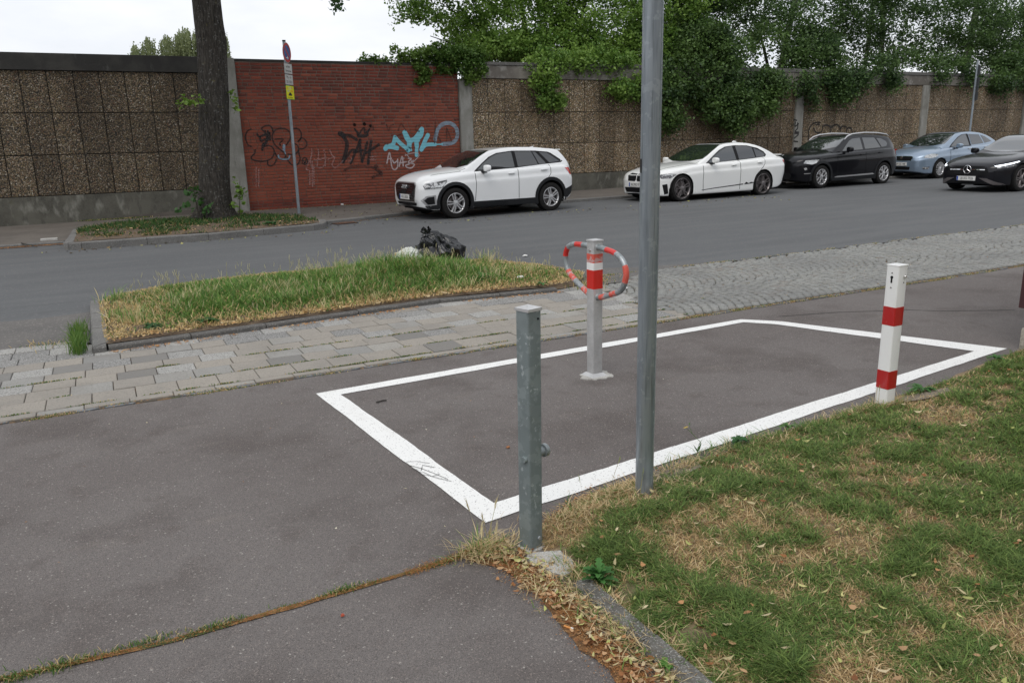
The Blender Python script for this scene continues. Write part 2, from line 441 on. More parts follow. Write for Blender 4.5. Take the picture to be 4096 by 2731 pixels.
def pchip(xs, ys):
    xs = np.array(xs, float); ys = np.array(ys, float)
    h = np.diff(xs); d = np.diff(ys) / h
    mm = np.zeros(len(xs)); mm[0] = d[0]; mm[-1] = d[-1]
    for i in range(1, len(xs) - 1):
        if d[i - 1] * d[i] > 0:
            w1 = 2 * h[i] + h[i - 1]; w2 = h[i] + 2 * h[i - 1]
            mm[i] = (w1 + w2) / (w1 / d[i - 1] + w2 / d[i])
    def f(x):
        x = np.clip(x, xs[0], xs[-1]); i = np.clip(np.searchsorted(xs, x) - 1, 0, len(xs) - 2)
        t = (x - xs[i]) / h[i]
        return (2 * t**3 - 3 * t**2 + 1) * ys[i] + (t**3 - 2 * t**2 + t) * h[i] * mm[i] + (-2 * t**3 + 3 * t**2) * ys[i + 1] + (t**3 - t**2) * h[i] * mm[i + 1]
    return f
def gz(x): return .006 * min(max(0.0, x - 8), 60)
def gzn(x): return .006 * np.clip(np.asarray(x) - 8, 0, 60)
def fbm(x, y, s=0):
    """cheap smooth value noise in numpy, about 0..1"""
    x = np.asarray(x, float); y = np.asarray(y, float); out = 0; amp = .5
    for o in range(3):
        xi = np.floor(x).astype(int); yi = np.floor(y).astype(int); fx = x - xi; fy = y - yi
        fx = fx * fx * (3 - 2 * fx); fy = fy * fy * (3 - 2 * fy)
        def hsh(a, b):
            v = np.sin(a * 127.1 + b * 311.7 + (s + o) * 74.7) * 43758.5453
            return v - np.floor(v)
        out = out + amp * ((hsh(xi, yi) * (1 - fx) + hsh(xi + 1, yi) * fx) * (1 - fy) + (hsh(xi, yi + 1) * (1 - fx) + hsh(xi + 1, yi + 1) * fx) * fy)
        amp *= .5; x = x * 2.03; y = y * 2.03
    return out / .875
def strip(name, xs, ya, yb, z, m, kind='structure', zf=None):
    """ground strip following the slope of the street; ya, yb numbers or functions of x"""
    xs = sorted(set(list(xs) + [x for x in (8, 68) if xs[0] < x < xs[-1]]))
    V, Fc = [], []
    for i, x in enumerate(xs):
        a = ya(x) if callable(ya) else ya
        b = yb(x) if callable(yb) else yb
        zz = (zf(x) if zf else gz(x)) + z
        V += [(x, a, zz), (x, b, zz)]
        if i: Fc.append((2 * i - 2, 2 * i, 2 * i + 1, 2 * i - 1))
    o = mesh(name, V, Fc, m)
    return tag(o, kind=kind)
def pip(px, py, poly):
    px = np.asarray(px); py = np.asarray(py); ins = np.zeros(px.shape, bool)
    n = len(poly)
    for i in range(n):
        x1, y1 = poly[i]; x2, y2 = poly[(i + 1) % n]
        c = ((y1 > py) != (y2 > py)) & (px < (x2 - x1) * (py - y1) / ((y2 - y1) if y2 != y1 else 1e-9) + x1)
        ins ^= c
    return ins
# ================================================================ the ground
MT['mossdark'] = mat('brown humus and scales', (.10, .055, .025), .95, layers=[('fine', 40, .42, .6, (.26, .13, .05), .8), ('cell', 110, .6, .7, (.38, .2, .08), .6), ('noise', 5, .55, .65, (.05, .04, .03), .7)], bump=[('fine', 60, .015), ('cell', 110, .006)])
strip('ground', [-250, 8, 68, 300], -200, 350, -.06, MT['soil'])
def wav(x, a=.02, s=0): return a * (fbm(np.array([x * 2.3]), np.array([s * 9.1]), s)[0] - .5) * 2
strip('road', [-60, -8, -.25, -.2, 4.5, 4.6, 5.2, 5.4] + list(np.arange(6, 20, .5)) + [68, 180], lambda x: 7.66 if x < -.22 else (7.4 if x < 4.55 else 7.88 + wav(x, .018, 1)), 18.6, -.004, MT['road'])
strip('old_road_surface', list(np.arange(-8, -.2, .25)) + [-.24], 7.6, lambda x: 9.25 + .18 * math.sin(x * 2.1) + wav(x, .1, 3), 0.0, MT['roadold'])
strip('old_road_surface', list(np.arange(4.3, 7.4, .2)), 7.42, lambda x: 8.75 - .28 * (x - 4.3) + wav(x, .1, 4), 0.0, MT['roadold'])
bed = strip('pavement_bed', [-60, 8, 68, 180], 5.40, 7.98, -.016, MT['joint'])
strip('path', [-60] + list(np.arange(-3, 15, .2)) + [68, 180], -12, lambda x: 5.485 + wav(x, .022, 5), 0.0, MT['path'])
# darker patches of newer bitumen beside the barrier are left to the material; here the seam across the path
MT['scuff'] = mat('dark scuff', (.06, .055, .052), .9)
def band(name, P, Wd, z, m, seed, kind='structure', parent=None):
    V, Fc = [], []
    n = 0
    for i in range(len(P) - 1):
        a, b = Vector(P[i]), Vector(P[i + 1]); d = b - a; k = max(2, int(d.length / .05)); nn = Vector((-d.y, d.x)).normalized()
        for j in range(k + (i == len(P) - 2)):
            p = a + d * (j / k)
            q = fbm(np.array([p.x * 9, p.x * 9 + 50]), np.array([p.y * 9 + seed, p.y * 9 + seed]), seed)
            wl = Wd if not callable(Wd) else Wd(p)
            V += [(*(p + nn * wl * (.35 + q[0]))[:2], z + gz(p.x)), (*(p - nn * wl * (.35 + q[1]))[:2], z + gz(p.x))]
            n += 1
    for i in range(n - 1): Fc.append((2 * i, 2 * i + 1, 2 * i + 3, 2 * i + 2))
    return tag(mesh(name, V, Fc, m, parent), kind=kind)
band('path_seam', [(-3, 2.62), (-.5, 2.655), (0, 2.60), (.46, 2.60), (.9, 2.61), (1.16, 2.63)], .014, .004, MT['moss'], 3)
band('path_edge_debris', [(1.12, 2.66), (1.22, 2.5), (1.27, 2.3), (1.25, 2.0), (1.25, 1.7), (1.24, 1.2), (1.24, .4)], .055, .004, MT['mossdark'], 5)

# ---------------------------------------------------------------- paving slabs, each a part of the pavement
pav = empty('pavement'); tag(pav, kind='structure')
rows = [5.565, 5.655, 5.93, 6.18, 6.39, 6.61, 6.84, 7.06, 7.28, 7.52]
def slab(x0, x1, y0, y1, m, top=.0, parent=pav, name='paving_slab', jit=.004):
    g = .0024
    t = [top + random.uniform(-jit, jit) * .7 for _ in range(4)]
    X0, X1, Y0, Y1 = x0 + g, x1 - g, y0 + g, y1 - g
    b = .004
    V = [(X0, Y0, -.02), (X1, Y0, -.02), (X1, Y1, -.02), (X0, Y1, -.02),
         (X0, Y0, t[0] - b), (X1, Y0, t[1] - b), (X1, Y1, t[2] - b), (X0, Y1, t[3] - b),
         (X0 + b, Y0 + b, t[0]), (X1 - b, Y0 + b, t[1]), (X1 - b, Y1 - b, t[2]), (X0 + b, Y1 - b, t[3])]
    Fc = [(0, 1, 5, 4), (1, 2, 6, 5), (2, 3, 7, 6), (3, 0, 4, 7), (4, 5, 9, 8), (5, 6, 10, 9), (6, 7, 11, 10), (7, 4, 8, 11), (8, 9, 10, 11)]
    return mesh(name, V, Fc, m, parent)
for r_ in range(len(rows) - 1):
    y0, y1 = rows[r_], rows[r_ + 1]
    off = [0, -.225, -.09, -.06, .0, .05, -.02, .06, .0][r_]
    x = off - .27 * 12
    while x < 4.95:
        xe = 4.62 + (.22 if y0 > 6.5 else .1) + .1 * math.sin(y0 * 9)
        if x > xe - .05: break
        x1 = min(x + .27, xe)
        p = .05 if y0 < 6.1 else (.34 if y0 < 6.5 else .32)
        if y0 > 7.0: p = .75
        cl_ = fbm(np.array([x * 1.6]), np.array([y0 * 2.2]), 8)[0]
        mm = MT['slabgrey'] if random.random() < p * (1.5 if cl_ > .5 else .5) and y0 > 5.6 else MT['slab']
        if not (y0 > 7.2 and x < -.3 and False):
            slab(x, x1, y0, y1, mm, top=random.uniform(-.003, .002))
        x = x1
for k in range(-4, 7):
    slab(-2.2 + k * .28, -1.92 + k * .28 - (.0 if k < 6 else .02), 7.52, 7.70 + .03 * random.random(), MT['slabgrey'], top=.004)
# narrow slate edging between the slabs and the path
edg = empty('path_edging'); tag(edg, kind='structure')
x = -3
while x < 14:
    ln = random.uniform(.13, .3)
    if random.random() < .72:
        y = 5.522 + wav(x, .006, 7)
        V = []
        n = 8
        for k in range(n):
            a = 2 * math.pi * k / n
            V.append((x + ln / 2 + math.copysign(abs(math.cos(a))**.6, math.cos(a)) * ln * .46, y + math.copysign(abs(math.sin(a))**.7, math.sin(a)) * random.uniform(.014, .024), .001 + gz(x) + random.uniform(0, .003)))
        V2 = [(v[0], v[1], v[2] - .02) for v in V]
        mesh('edging_stone', V + V2, [tuple(range(n))] + [(k, k + n, (k + 1) % n + n, (k + 1) % n) for k in range(n)], MT['slate'], edg)
    x += ln + random.uniform(.0, .05)

# ---------------------------------------------------------------- granite setts laid in arcs
cob = empty('cobbled_strip'); tag(cob, kind='structure')
setts = []
segw = 1.16
for s_ in range(2):
    yc = 5.63 + segw * (s_ + .5)
    k = 0
    while k < 170:
        x0 = 4.35 + k * .103 + (.05 if s_ else 0)
        Rr = .84
        half = segw / 2
        a = -math.asin(half / Rr)
        amax = -a
        while a < amax - .02:
            da = random.uniform(.085, .118) / Rr
            da = min(da, amax - a)
            am = a + da / 2
            cx = x0 + Rr * (math.cos(am) - 1) + .24
            cy = yc + Rr * math.sin(am)
            setts.append((cx, cy, am, da * Rr, .098))
            a += da
        k += 1
ok_ = [s for s in setts if 5.60 < s[1] < 7.86 and s[0] > 4.72 + (.13 if s[1] > 6.5 else 0) - .02 * math.sin(s[1] * 9) and not (s[1] > 7.4 and s[0] < 5.3 + (s[1] - 7.4) * 1.3)]
ok_.sort(key=lambda s: s[0] ** 2 + s[1] ** 2)
def sett_v(s):
    cx, cy, a, ln, wd = s
    ca, sa = math.cos(a), math.sin(a)
    h = random.uniform(-.003, .006) + gz(cx)
    V = []
    l2, w2 = ln / 2 - .006, wd / 2 - .009
    jl = [random.uniform(-.005, .005) for _ in range(8)]
    c = [(-w2 + jl[0], -l2 + jl[1]), (w2 + jl[2], -l2 + jl[3]), (w2 + jl[4], l2 + jl[5]), (-w2 + jl[6], l2 + jl[7])]
    for f_, z in ((1.0, -.03), (1.0, -.008), (.78, .006)):
        for u, v in c:
            V.append((cx + (u * ca - v * sa) * f_ if f_ == 1 else cx + (u * f_ * ca - v * f_ * sa), cy + (u * sa + v * ca) * f_, h + z + (random.uniform(-.002, .002) if f_ < 1 else 0)))
    return V
SF = [(0, 1, 5, 4), (1, 2, 6, 5), (2, 3, 7, 6), (3, 0, 4, 7), (4, 5, 9, 8), (5, 6, 10, 9), (6, 7, 11, 10), (7, 4, 8, 11), (8, 9, 10, 11)]
for s in ok_[:300]:
    mesh('sett', sett_v(s), SF, MT['sett'], cob, smooth=True)
V, Q, rn = [], [], []
for s in ok_[300:]:
    b0 = len(V); V += sett_v(s); Q += [tuple(i + b0 for i in f) for f in SF]; rn += [random.random()] * 12
tag(npmesh('setts', V, Q, None, MT['sett'], parent=cob, rnd=rn, smooth=True), kind='stuff')

# ---------------------------------------------------------------- painted box on the path
def poly_paint(name, outer, inner, seed):
    """a stripe between two polylines, edges slightly uneven"""
    V, Fc = [], []
    n = 0
    for i in range(len(outer) - 1):
        L_ = math.dist(outer[i], outer[i + 1]); k = max(2, int(L_ / .06))
        for j in range(k + (i == len(outer) - 2)):
            t = j / k
            o = [outer[i][c] + (outer[i + 1][c] - outer[i][c]) * t for c in (0, 1)]
            q = [inner[i][c] + (inner[i + 1][c] - inner[i][c]) * t for c in (0, 1)]
            d = Vector((o[0] - q[0], o[1] - q[1])).normalized()
            a, b = fbm(np.array([o[0] * 4, q[0] * 4 + 31]), np.array([o[1] * 4, q[1] * 4 + 7]), seed) - .5
            a2, b2 = fbm(np.array([o[0] * 28, q[0] * 28 + 31]), np.array([o[1] * 28, q[1] * 28 + 7]), seed) - .5
            V += [(o[0] + d.x * (a * .02 + a2 * .008), o[1] + d.y * (a * .02 + a2 * .008), .004), (q[0] - d.x * (b * .02 + b2 * .008), q[1] - d.y * (b * .02 + b2 * .008), .004)]
            n += 1
    for i in range(n - 1): Fc.append((2 * i, 2 * i + 1, 2 * i + 3, 2 * i + 2))
    return tag(mesh(name, V, Fc, MT['paint']), kind='structure')
poly_paint('painted_line', [(1.11, 5.07), (5.0, 5.205), (5.235, 4.94), (5.93, 3.375), (1.30, 2.83), (1.11, 5.07)],
           [(1.255, 4.955), (4.93, 5.10), (5.10, 4.90), (5.66, 3.455), (1.415, 2.985), (1.255, 4.955)], 2)

band('path_crack', [(5.37, 5.11), (5.58, 5.05), (5.95, 4.94), (6.28, 4.78), (6.52, 4.69), (6.75, 4.46), (7.31, 4.14)], .007, .003, MT['scuff'], 11)
for i_, q in enumerate(([(1.225, 3.60), (1.27, 3.52), (1.30, 3.44), (1.335, 3.33)], [(1.22, 3.55), (1.26, 3.50), (1.29, 3.56), (1.33, 3.50)], [(1.235, 3.46), (1.27, 3.42), (1.30, 3.36), (1.34, 3.30)], [(1.225, 3.50), (1.26, 3.47), (1.28, 3.40), (1.325, 3.41)], [(1.23, 3.64), (1.28, 3.62), (1.33, 3.56)])):
    band('tyre_scuff', q, .0019, .0062 + .0004 * i_, MT['scuff'], 20 + i_)
# ---------------------------------------------------------------- kerbs
def kerb_run(root, pts, width, h, length, m, z=0.0, side=1, name='kerb_stone', chamfer=.012):
    """stones follow the polyline (front top edge); width grows to the left (side=1) of the direction"""
    P = [Vector(p) for p in pts]
    segs = []
    for a, b in zip(P, P[1:]):
        n = max(1, round((b - a).length / length))
        for k in range(n): segs.append((a + (b - a) * k / n, a + (b - a) * (k + 1) / n))
    nrm = []
    for i, (a, b) in enumerate(segs):
        d = (b - a).normalized(); nrm.append(Vector((-d.y, d.x)) * side)
    for i, (a, b) in enumerate(segs):
        na = (nrm[i] + nrm[i - 1]).normalized() if i else nrm[i]
        nb = (nrm[i] + nrm[i + 1]).normalized() if i < len(segs) - 1 else nrm[i]
        wa, wb = width / max(.4, na.dot(nrm[i])), width / max(.4, nb.dot(nrm[i]))
        d = (b - a).normalized(); g = .004
        a2, b2 = a + d * g, b - d * g
        dz = random.uniform(-.004, .004)
        V = []
        for p, n_, w_ in ((a2, na, wa), (b2, nb, wb)):
            zz = gz(p.x) + z + dz
            for off, hh in ((0, -.05), (0, h - chamfer * 1.2), (chamfer, h), (w_, h), (w_, -.05)):
                V.append((p.x + n_.x * off, p.y + n_.y * off, zz + hh))
        Fc = [(i_, i_ + 1, i_ + 6, i_ + 5) for i_ in range(4)] + [(4, 3, 2, 1, 0), (5, 6, 7, 8, 9)]
        if side == -1: Fc = [f[::-1] for f in Fc]
        mesh(name, V, Fc, m, root)
ik = empty('island_kerb'); tag(ik, kind='structure')
kerb_run(ik, [(-.10, 7.15), (1.2, 7.27), (3.0, 7.47), (4.32, 7.31)], .09, .042, .85, MT['kerbdark'])
kerb_run(ik, [(-.24, 9.5), (-.22, 7.15), (-.11, 7.15)], .13, .055, .78, MT['kerb'])
fk = empty('far_kerb'); tag(fk, kind='structure')
kerb_run(fk, [(-.56, 18.2), (-.62, 16.3), (-.66, 15.6), (-.58, 15.42), (-.38, 15.34), (1.68, 15.36), (3.72, 15.76), (3.95, 15.9), (4.1, 16.25), (4.2, 16.75)], .15, .12, 1.0, MT['kerb'])
kerb_run(fk, [(-12, 16.56), (-.68, 16.56)], .14, .045, 1.0, MT['kerb'])
kerb_run(fk, [(4.25, 16.82), (6.2, 17.55), (8, 18.0), (60, 18.5)], .14, .075, 1.0, MT['kerb'])
SWZ = lambda x: float(np.interp(x, [-12, -3, 3, 8, 68], [.02, .035, .07, .075, .435]))
strip('sidewalk', [-60, -12, -3, 0, 3, 4.2, 4.3, 6.2, 8, 60, 68], lambda x: 16.68 if x < 4.28 else float(np.interp(x, [4.3, 6.2, 8, 60, 68], [16.95, 17.67, 18.12, 18.62, 18.7])), 21.3, 0, MT['walk'], zf=SWZ)

# drain grate at the kerb
dg = empty('drain_grate', (4.62, 16.78, .0), R(12), 'rusty slotted gully grate set in the road against the kerb', 'drain grate')
box('grate_frame', -.25, .25, -.16, .16, -.004, .006, MT['black'], dg)
for k in range(8):
    box('grate_bar', -.21 + k * .06 - .016, -.21 + k * .06 + .016, -.13, .13, .006, .016, MT['rust'] if 'rust' in MT else MT.setdefault('rust', mat('rusty iron', (.16, .08, .05), .8, layers=[('noise', 30, .4, .6, (.08, .05, .04), .8)])), dg)

# ---------------------------------------------------------------- soil mounds
def mound(name, poly, zfun, m, step=.12):
    xs = [p[0] for p in poly]; ys = [p[1] for p in poly]
    pts = [Vector(p) for p in poly]
    P2 = []
    for a, b in zip(pts, pts[1:] + pts[:1]):
        n = max(1, int((b - a).length / step))
        P2 += [a + (b - a) * k / n for k in range(n)]
    nb = len(P2)
    gx, gy = np.meshgrid(np.arange(min(xs), max(xs), step), np.arange(min(ys), max(ys), step))
    gx = gx.ravel() + rng.uniform(-.3, .3, gx.size) * step; gy = gy.ravel() + rng.uniform(-.3, .3, gy.size) * step
    ins = pip(gx, gy, poly)
    P3 = P2 + [Vector((a, b)) for a, b in zip(gx[ins], gy[ins])]
    r_ = delaunay_2d_cdt(P3, [(i, (i + 1) % nb) for i in range(nb)], [], 1, 1e-5)
    V = [(v.x, v.y, zfun(v.x, v.y)) for v in r_[0]]
    return mesh(name, V, [tuple(f) for f in r_[2]], m, smooth=True)
def edge_dist(x, y, poly):
    d = 1e9
    for (x1, y1), (x2, y2) in zip(poly, poly[1:] + poly[:1]):
        L2 = (x2 - x1)**2 + (y2 - y1)**2
        t = max(0, min(1, ((x - x1) * (x2 - x1) + (y - y1) * (y2 - y1)) / L2))
        d = min(d, math.hypot(x - x1 - t * (x2 - x1), y - y1 - t * (y2 - y1)))
    return d
def edge_dist_n(x, y, poly):
    d = np.full(x.shape, 1e9)
    for (x1, y1), (x2, y2) in zip(poly, poly[1:] + poly[:1]):
        L2 = (x2 - x1)**2 + (y2 - y1)**2
        t = np.clip(((x - x1) * (x2 - x1) + (y - y1) * (y2 - y1)) / L2, 0, 1)
        d = np.minimum(d, np.hypot(x - x1 - t * (x2 - x1), y - y1 - t * (y2 - y1)))
    return d
ISL = [(-.12, 7.22), (1.2, 7.34), (3.0, 7.54), (4.3, 7.38), (4.75, 7.5), (5.05, 7.9), (4.9, 8.8), (4.55, 9.6), (3.9, 10.0), (3.0, 10.15), (1.6, 10.15), (.5, 9.95), (-.05, 9.55), (-.15, 9.2)]
def zi(x, y): return .0 + .075 * min(1, edge_dist(x, y, ISL) / .5 + (.5 if y < 7.7 and x < 4.2 else 0)) + .02 * fbm(np.array([x * 3]), np.array([y * 3]), 4)[0]
tag(mound('island_soil', ISL, zi, MT['soil']), kind='structure')
VER = [(-.5, 15.5), (1.68, 15.5), (3.68, 15.9), (3.9, 16.1), (4.05, 16.8), (3.9, 18.2), (2.9, 19.3), (.3, 19.2), (-.45, 18.3)]
def zv(x, y): return .11 + .03 * fbm(np.array([x * 2]), np.array([y * 2]), 6)[0] - (.05 if y > 18.6 else 0)
tag(mound('verge_soil', VER, zv, MT['soil'], .2), kind='structure')
LX = [1.36, 1.44, 1.56, 1.79, 2.14, 2.45, 2.92, 3.65, 4.12, 4.83, 5.39, 5.93, 6.1, 9, 14]
LY = [2.62, 2.66, 2.73, 2.84, 2.87, 2.885, 2.93, 3.0, 3.04, 3.11, 3.22, 3.30, 3.3, 3.3, 3.3]
lawn_edge = lambda x: float(np.interp(x, LX, LY)) + .03 * (fbm(np.array([x * 5]), np.array([3.]), 9)[0] - .5)
LAWN = [(x, lawn_edge(x)) for x in np.concatenate([np.arange(1.40, 6, .1), [7, 9, 14]])] + [(14, -4), (1.43, -4)]
def zl(x, y):
    e = min(1, max(0, (np.interp(x, LX, LY) - y) / .35)) * min(1, max(.12, (x - 1.38) / .3))
    return .004 + .035 * e + .022 * float(fbm(np.array([x * 4]), np.array([y * 4]), 12)[0]) * e
MT['lawnsoil'] = mat('dry lawn soil', (.13, .092, .06), .95, layers=[('noise', 5, .42, .6, (.26, .19, .11), .8), ('fine', 50, .4, .62, (.38, .28, .16), .6), ('noise', 2.2, .55, .68, (.07, .08, .03), .6)], bump=[('fine', 60, .012)])
tag(mound('lawn_soil', LAWN, zl, MT['lawnsoil'], .11), kind='structure')
# buried kerb that borders the lawn towards the camera, and concrete edging that shows through
lk = empty('lawn_kerb'); tag(lk, kind='structure')
MT['kerbmoss'] = mat('lichened kerb', (.14, .134, .12), .9, layers=[('noise', 6, .4, .6, (.07, .065, .055), .8), ('cell', 260, .82, .88, (.36, .36, .34), .6), ('noise', 9, .62, .7, (.16, .09, .03), .6)], bump=[('fine', 50, .006)])
kerb_run(lk, [(1.338, -1.5), (1.352, 2.2)], .068, .038, .42, MT['kerbmoss'], side=-1, chamfer=.02)
PC = [(1.325, 2.485), (1.30, 2.46), (1.305, 2.41), (1.325, 2.37), (1.335, 2.31), (1.36, 2.275), (1.39, 2.28), (1.42, 2.29), (1.435, 2.33), (1.45, 2.36), (1.44, 2.41), (1.445, 2.44), (1.41, 2.455), (1.37, 2.47)]
tag(mesh('concrete_patch', [(x_, y_, .019) for x_, y_ in PC] + [(x_, y_, -.01) for x_, y_ in PC], [tuple(range(14))] + [(k, (k + 1) % 14, (k + 1) % 14 + 14, k + 14) for k in range(14)], MT['conc']), kind='structure')
MT['soilconc'] = mat('earthy concrete', (.19, .155, .12), .9, layers=[('noise', 8, .4, .65, (.11, .085, .06), .8), ('fine', 90, .45, .6, (.3, .26, .2), .6)], bump=[('fine', 60, .006)])
for q in ([(2.13, 2.83), (2.2, 2.88), (2.36, 2.87), (2.5, 2.86), (2.46, 2.78), (2.3, 2.74), (2.17, 2.72)], [(4.1, 2.99), (4.3, 2.99), (4.62, 2.96), (4.52, 2.88), (4.3, 2.86), (4.15, 2.9)]):
    V = [(x, y, zl(x, y) + .010) for x, y in q]
    tag(mesh('concrete_patch', V, [tuple(range(len(V)))[::-1]], MT['soilconc']), kind='structure')
# ================================================================ walls across the street
YW = 21.14
def wz(x): return SWZ(x)
def panel_mesh(wd, ht):
    g, b = .008, .010
    V = [(g, .05, g), (wd - g, .05, g), (wd - g, .05, ht - g), (g, .05, ht - g), (g, b, g), (wd - g, b, g), (wd - g, b, ht - g), (g, b, ht - g), (g + b, 0, g + b), (wd - g - b, 0, g + b), (wd - g - b, 0, ht - g - b), (g + b, 0, ht - g - b)]
    Fc = [(0, 1, 5, 4), (1, 2, 6, 5), (2, 3, 7, 6), (3, 0, 4, 7), (4, 5, 9, 8), (5, 6, 10, 9), (6, 7, 11, 10), (7, 4, 8, 11), (8, 9, 10, 11)]
    return V, Fc
def panel_wall(name, x0, x1, pitch, phase, zr, mA, label, parent_extra=None):
    root = empty(name, (0, 0, 0), 0, label, 'wall')
    box('wall_core', x0, x1, YW + .03, YW + .25, -.1, zr[-1] + .02, MT['concdark'], root)
    cache = {}
    k0 = math.floor((x0 - phase) / pitch)
    x = phase + k0 * pitch
    while x < x1 - .02:
        a, b = max(x, x0), min(x + pitch, x1)
        if b - a > .03:
            for z0, z1 in zip(zr, zr[1:]):
                key = (round(b - a, 3), round(z1 - z0, 3))
                if key not in cache:
                    Vp, Fp = panel_mesh(b - a, z1 - z0)
                    me = bpy.data.meshes.new('panel'); me.from_pydata(Vp, [], Fp); me.materials.append(mA); cache[key] = me
                link('panel', cache[key], root, (a, YW + random.uniform(-.004, .004), z0))
        x += pitch
    return root
wl = panel_wall('panel_wall', -14, 2.9, .5265, -1.203 - .012, [.665, 1.575, 2.495, 3.41], MT['aggL'], 'dark pebble-faced panel wall with blackened coping, left of the brick wall behind the tree')
box('plinth', -14, 2.9, YW - .03, YW + .12, -.05, .66, MT['concplinth'], wl, bev=.008)
for a, b in ((-14, -8.2), (-8.19, -2.4), (-2.39, 2.93)):
    box('coping', a, b, YW - .05, YW + .30, 3.41, 3.775, MT['concdark'], wl, bev=.01)
# crack between footing and plinth: a lower rough footing course
mesh('footing', [(-.1, YW - .06, -.02), (2.9, YW - .075, -.02), (2.9, YW - .065, .19), (1.6, YW - .06, .17), (.8, YW - .055, .13), (.2, YW - .05, .10), (-.1, YW - .04, .03), (-.1, YW, .03), (2.9, YW, .20)],
     [(0, 1, 2, 3, 4, 5, 6), (6, 5, 4, 3, 2, 8, 7)], MT['walk'], wl)
def post(name, x0, x1, z1, y, m, parent, taper=0.0):
    V = [(x0, y - taper, -.05), (x1 + 0, y - taper, -.05), (x1 + 0, YW + .2, -.05), (x0, YW + .2, -.05), (x0, y, z1), (x1, y, z1), (x1, YW + .2, z1), (x0, YW + .2, z1)]
    bm = bmesh.new(); vs = [bm.verts.new(v) for v in V]
    for f in BOXF: bm.faces.new([vs[i] for i in f])
    bmesh.ops.bevel(bm, geom=bm.edges[:], offset=.015, segments=2, affect='EDGES')
    me = bpy.data.meshes.new(name); bm.to_mesh(me); bm.free(); me.materials.append(m)
    return link(name, me, parent)
post('post', 2.93, 3.375, 3.765, YW - .07, MT['concold'], wl, .05)

wr = panel_wall('panel_wall', 9.74, 62, .5455, 10.257 - .0, [.62, 1.545, 2.455, 3.385], MT['aggR'], 'long brown pebble-faced panel wall running behind the parked cars')
for a in np.arange(9.74, 61, 6.6):
    box('plinth', a, min(a + 6.59, 62), YW - .03, YW + .12, -.05, .615, MT['concplinth'], wr, bev=.008)
    box('coping', a, min(a + 6.59, 62), YW - .04, YW + .28, 3.385, 3.74, MT['conccop'] if 'conccop' in MT else MT.setdefault('conccop', mat('pale weathered coping', (.22, .20, .175), .9, layers=[('noise', 1.3, .45, .62, (.11, .098, .085), .8, (1, 1, .4)), ('noise', 4, .5, .66, (.36, .345, .32), .6), ('noise', 8, .62, .74, (.08, .07, .06), .6)], bump=[('fine', 30, .006)])), wr, bev=.012)
box('cap_slab', 10.0, 15.1, YW - .07, YW + .34, 3.745, 3.83, MT['kerbdark'], wr, bev=.006)
box('cap_slab', 15.13, 62, YW - .07, YW + .34, 3.745, 3.86, MT['kerbdark'], wr, bev=.006)
post('post', 9.345, 9.735, 3.36, YW - .07, MT['concold'], wr)
for px_, pw in ((15.85, .4), (22.36, .39), (29.18, .4), (35.9, .4), (42.6, .4), (49.3, .4)):
    post('post', px_, px_ + pw, 3.38, YW - .07, MT['concold'], wr)

# ---- brick wall: courses of single bricks
bw = empty('brick_wall', (0, 0, 0), 0, 'red brick wall infill with graffiti between two concrete posts', 'wall')
BX0, BX1, BZ0, BZ1 = 3.385, 9.335, -.02, 3.70
box('mortar_bed', BX0, BX1, YW + .008, YW + .24, -.1, BZ1, MT['mortar'], bw)
PITCHZ = .0805
bricks = []
nrow = int((BZ1 - BZ0) / PITCHZ)
for r_ in range(nrow):
    z = BZ0 + r_ * PITCHZ
    x = BX0 + .004 - random.uniform(0, .2)
    while x < BX1 - .01:
        ln = .24 if random.random() < .68 else .115
        a, b = max(x, BX0 + .004), min(x + ln, BX1 - .004)
        if b - a > .03:
            bricks.append((a, b, z, z + .0675))
        x += ln + .014
def brick_v(bk):
    a, b, z0, z1 = bk
    up = z0 > 2.62 + .3 * math.sin(a * 1.7) + .2 * math.sin(a * 4.1) + random.gauss(0, .38)
    lo = z0 < .30
    j = random.uniform(-.003, .002) + (random.uniform(-.005, .003) if up else 0)
    g = .0035 if up else 0
    y0 = YW + j
    t = .004
    return [(a + g, y0 + t, z0 + g), (b - g, y0 + t, z0 + g), (b - g, y0 + t, z1 - g), (a + g, y0 + t, z1 - g),
            (a + g + t, y0, z0 + g + t), (b - g - t, y0, z0 + g + t), (b - g - t, y0, z1 - g - t), (a + g + t, y0, z1 - g - t),
            (a + g, YW + .05, z0 + g), (b - g, YW + .05, z0 + g), (b - g, YW + .05, z1 - g), (a + g, YW + .05, z1 - g)], up or lo
BF = [(4, 5, 6, 7), (0, 1, 5, 4), (1, 2, 6, 5), (2, 3, 7, 6), (3, 0, 4, 7), (8, 9, 1, 0), (9, 10, 2, 1), (10, 11, 3, 2), (11, 8, 0, 3)]
camp = Vector((0, 0, 1.6))
bricks.sort(key=lambda b: ((b[0] + b[1]) / 2)**2 + YW**2 + (b[2] - 1.6)**2 - (b[1] - b[0]) * 60)
acc = {False: ([], [], []), True: ([], [], [])}
for i, bk in enumerate(bricks):
    V, dk = brick_v(bk)
    if i < 300:
        mesh('brick', V, BF, MT['brickdark' if dk else 'brick'], bw)
    else:
        A = acc[dk]; b0 = len(A[0]); A[0].extend(V); A[1].extend([tuple(k + b0 for k in f) for f in BF]); A[2].extend([random.random()] * 12)
tag(npmesh('bricks', acc[False][0], acc[False][1], None, MT['brick'], parent=bw, rnd=acc[False][2]), kind='stuff')
tag(npmesh('bricks', acc[True][0], acc[True][1], None, MT['brickdark'], parent=bw, rnd=acc[True][2]), kind='stuff')
box('wall_cap', BX0 - .01, BX1 + .35, YW - .012, YW + .26, BZ1 + .002, 3.755, MT['concdark'], bw, bev=.006)

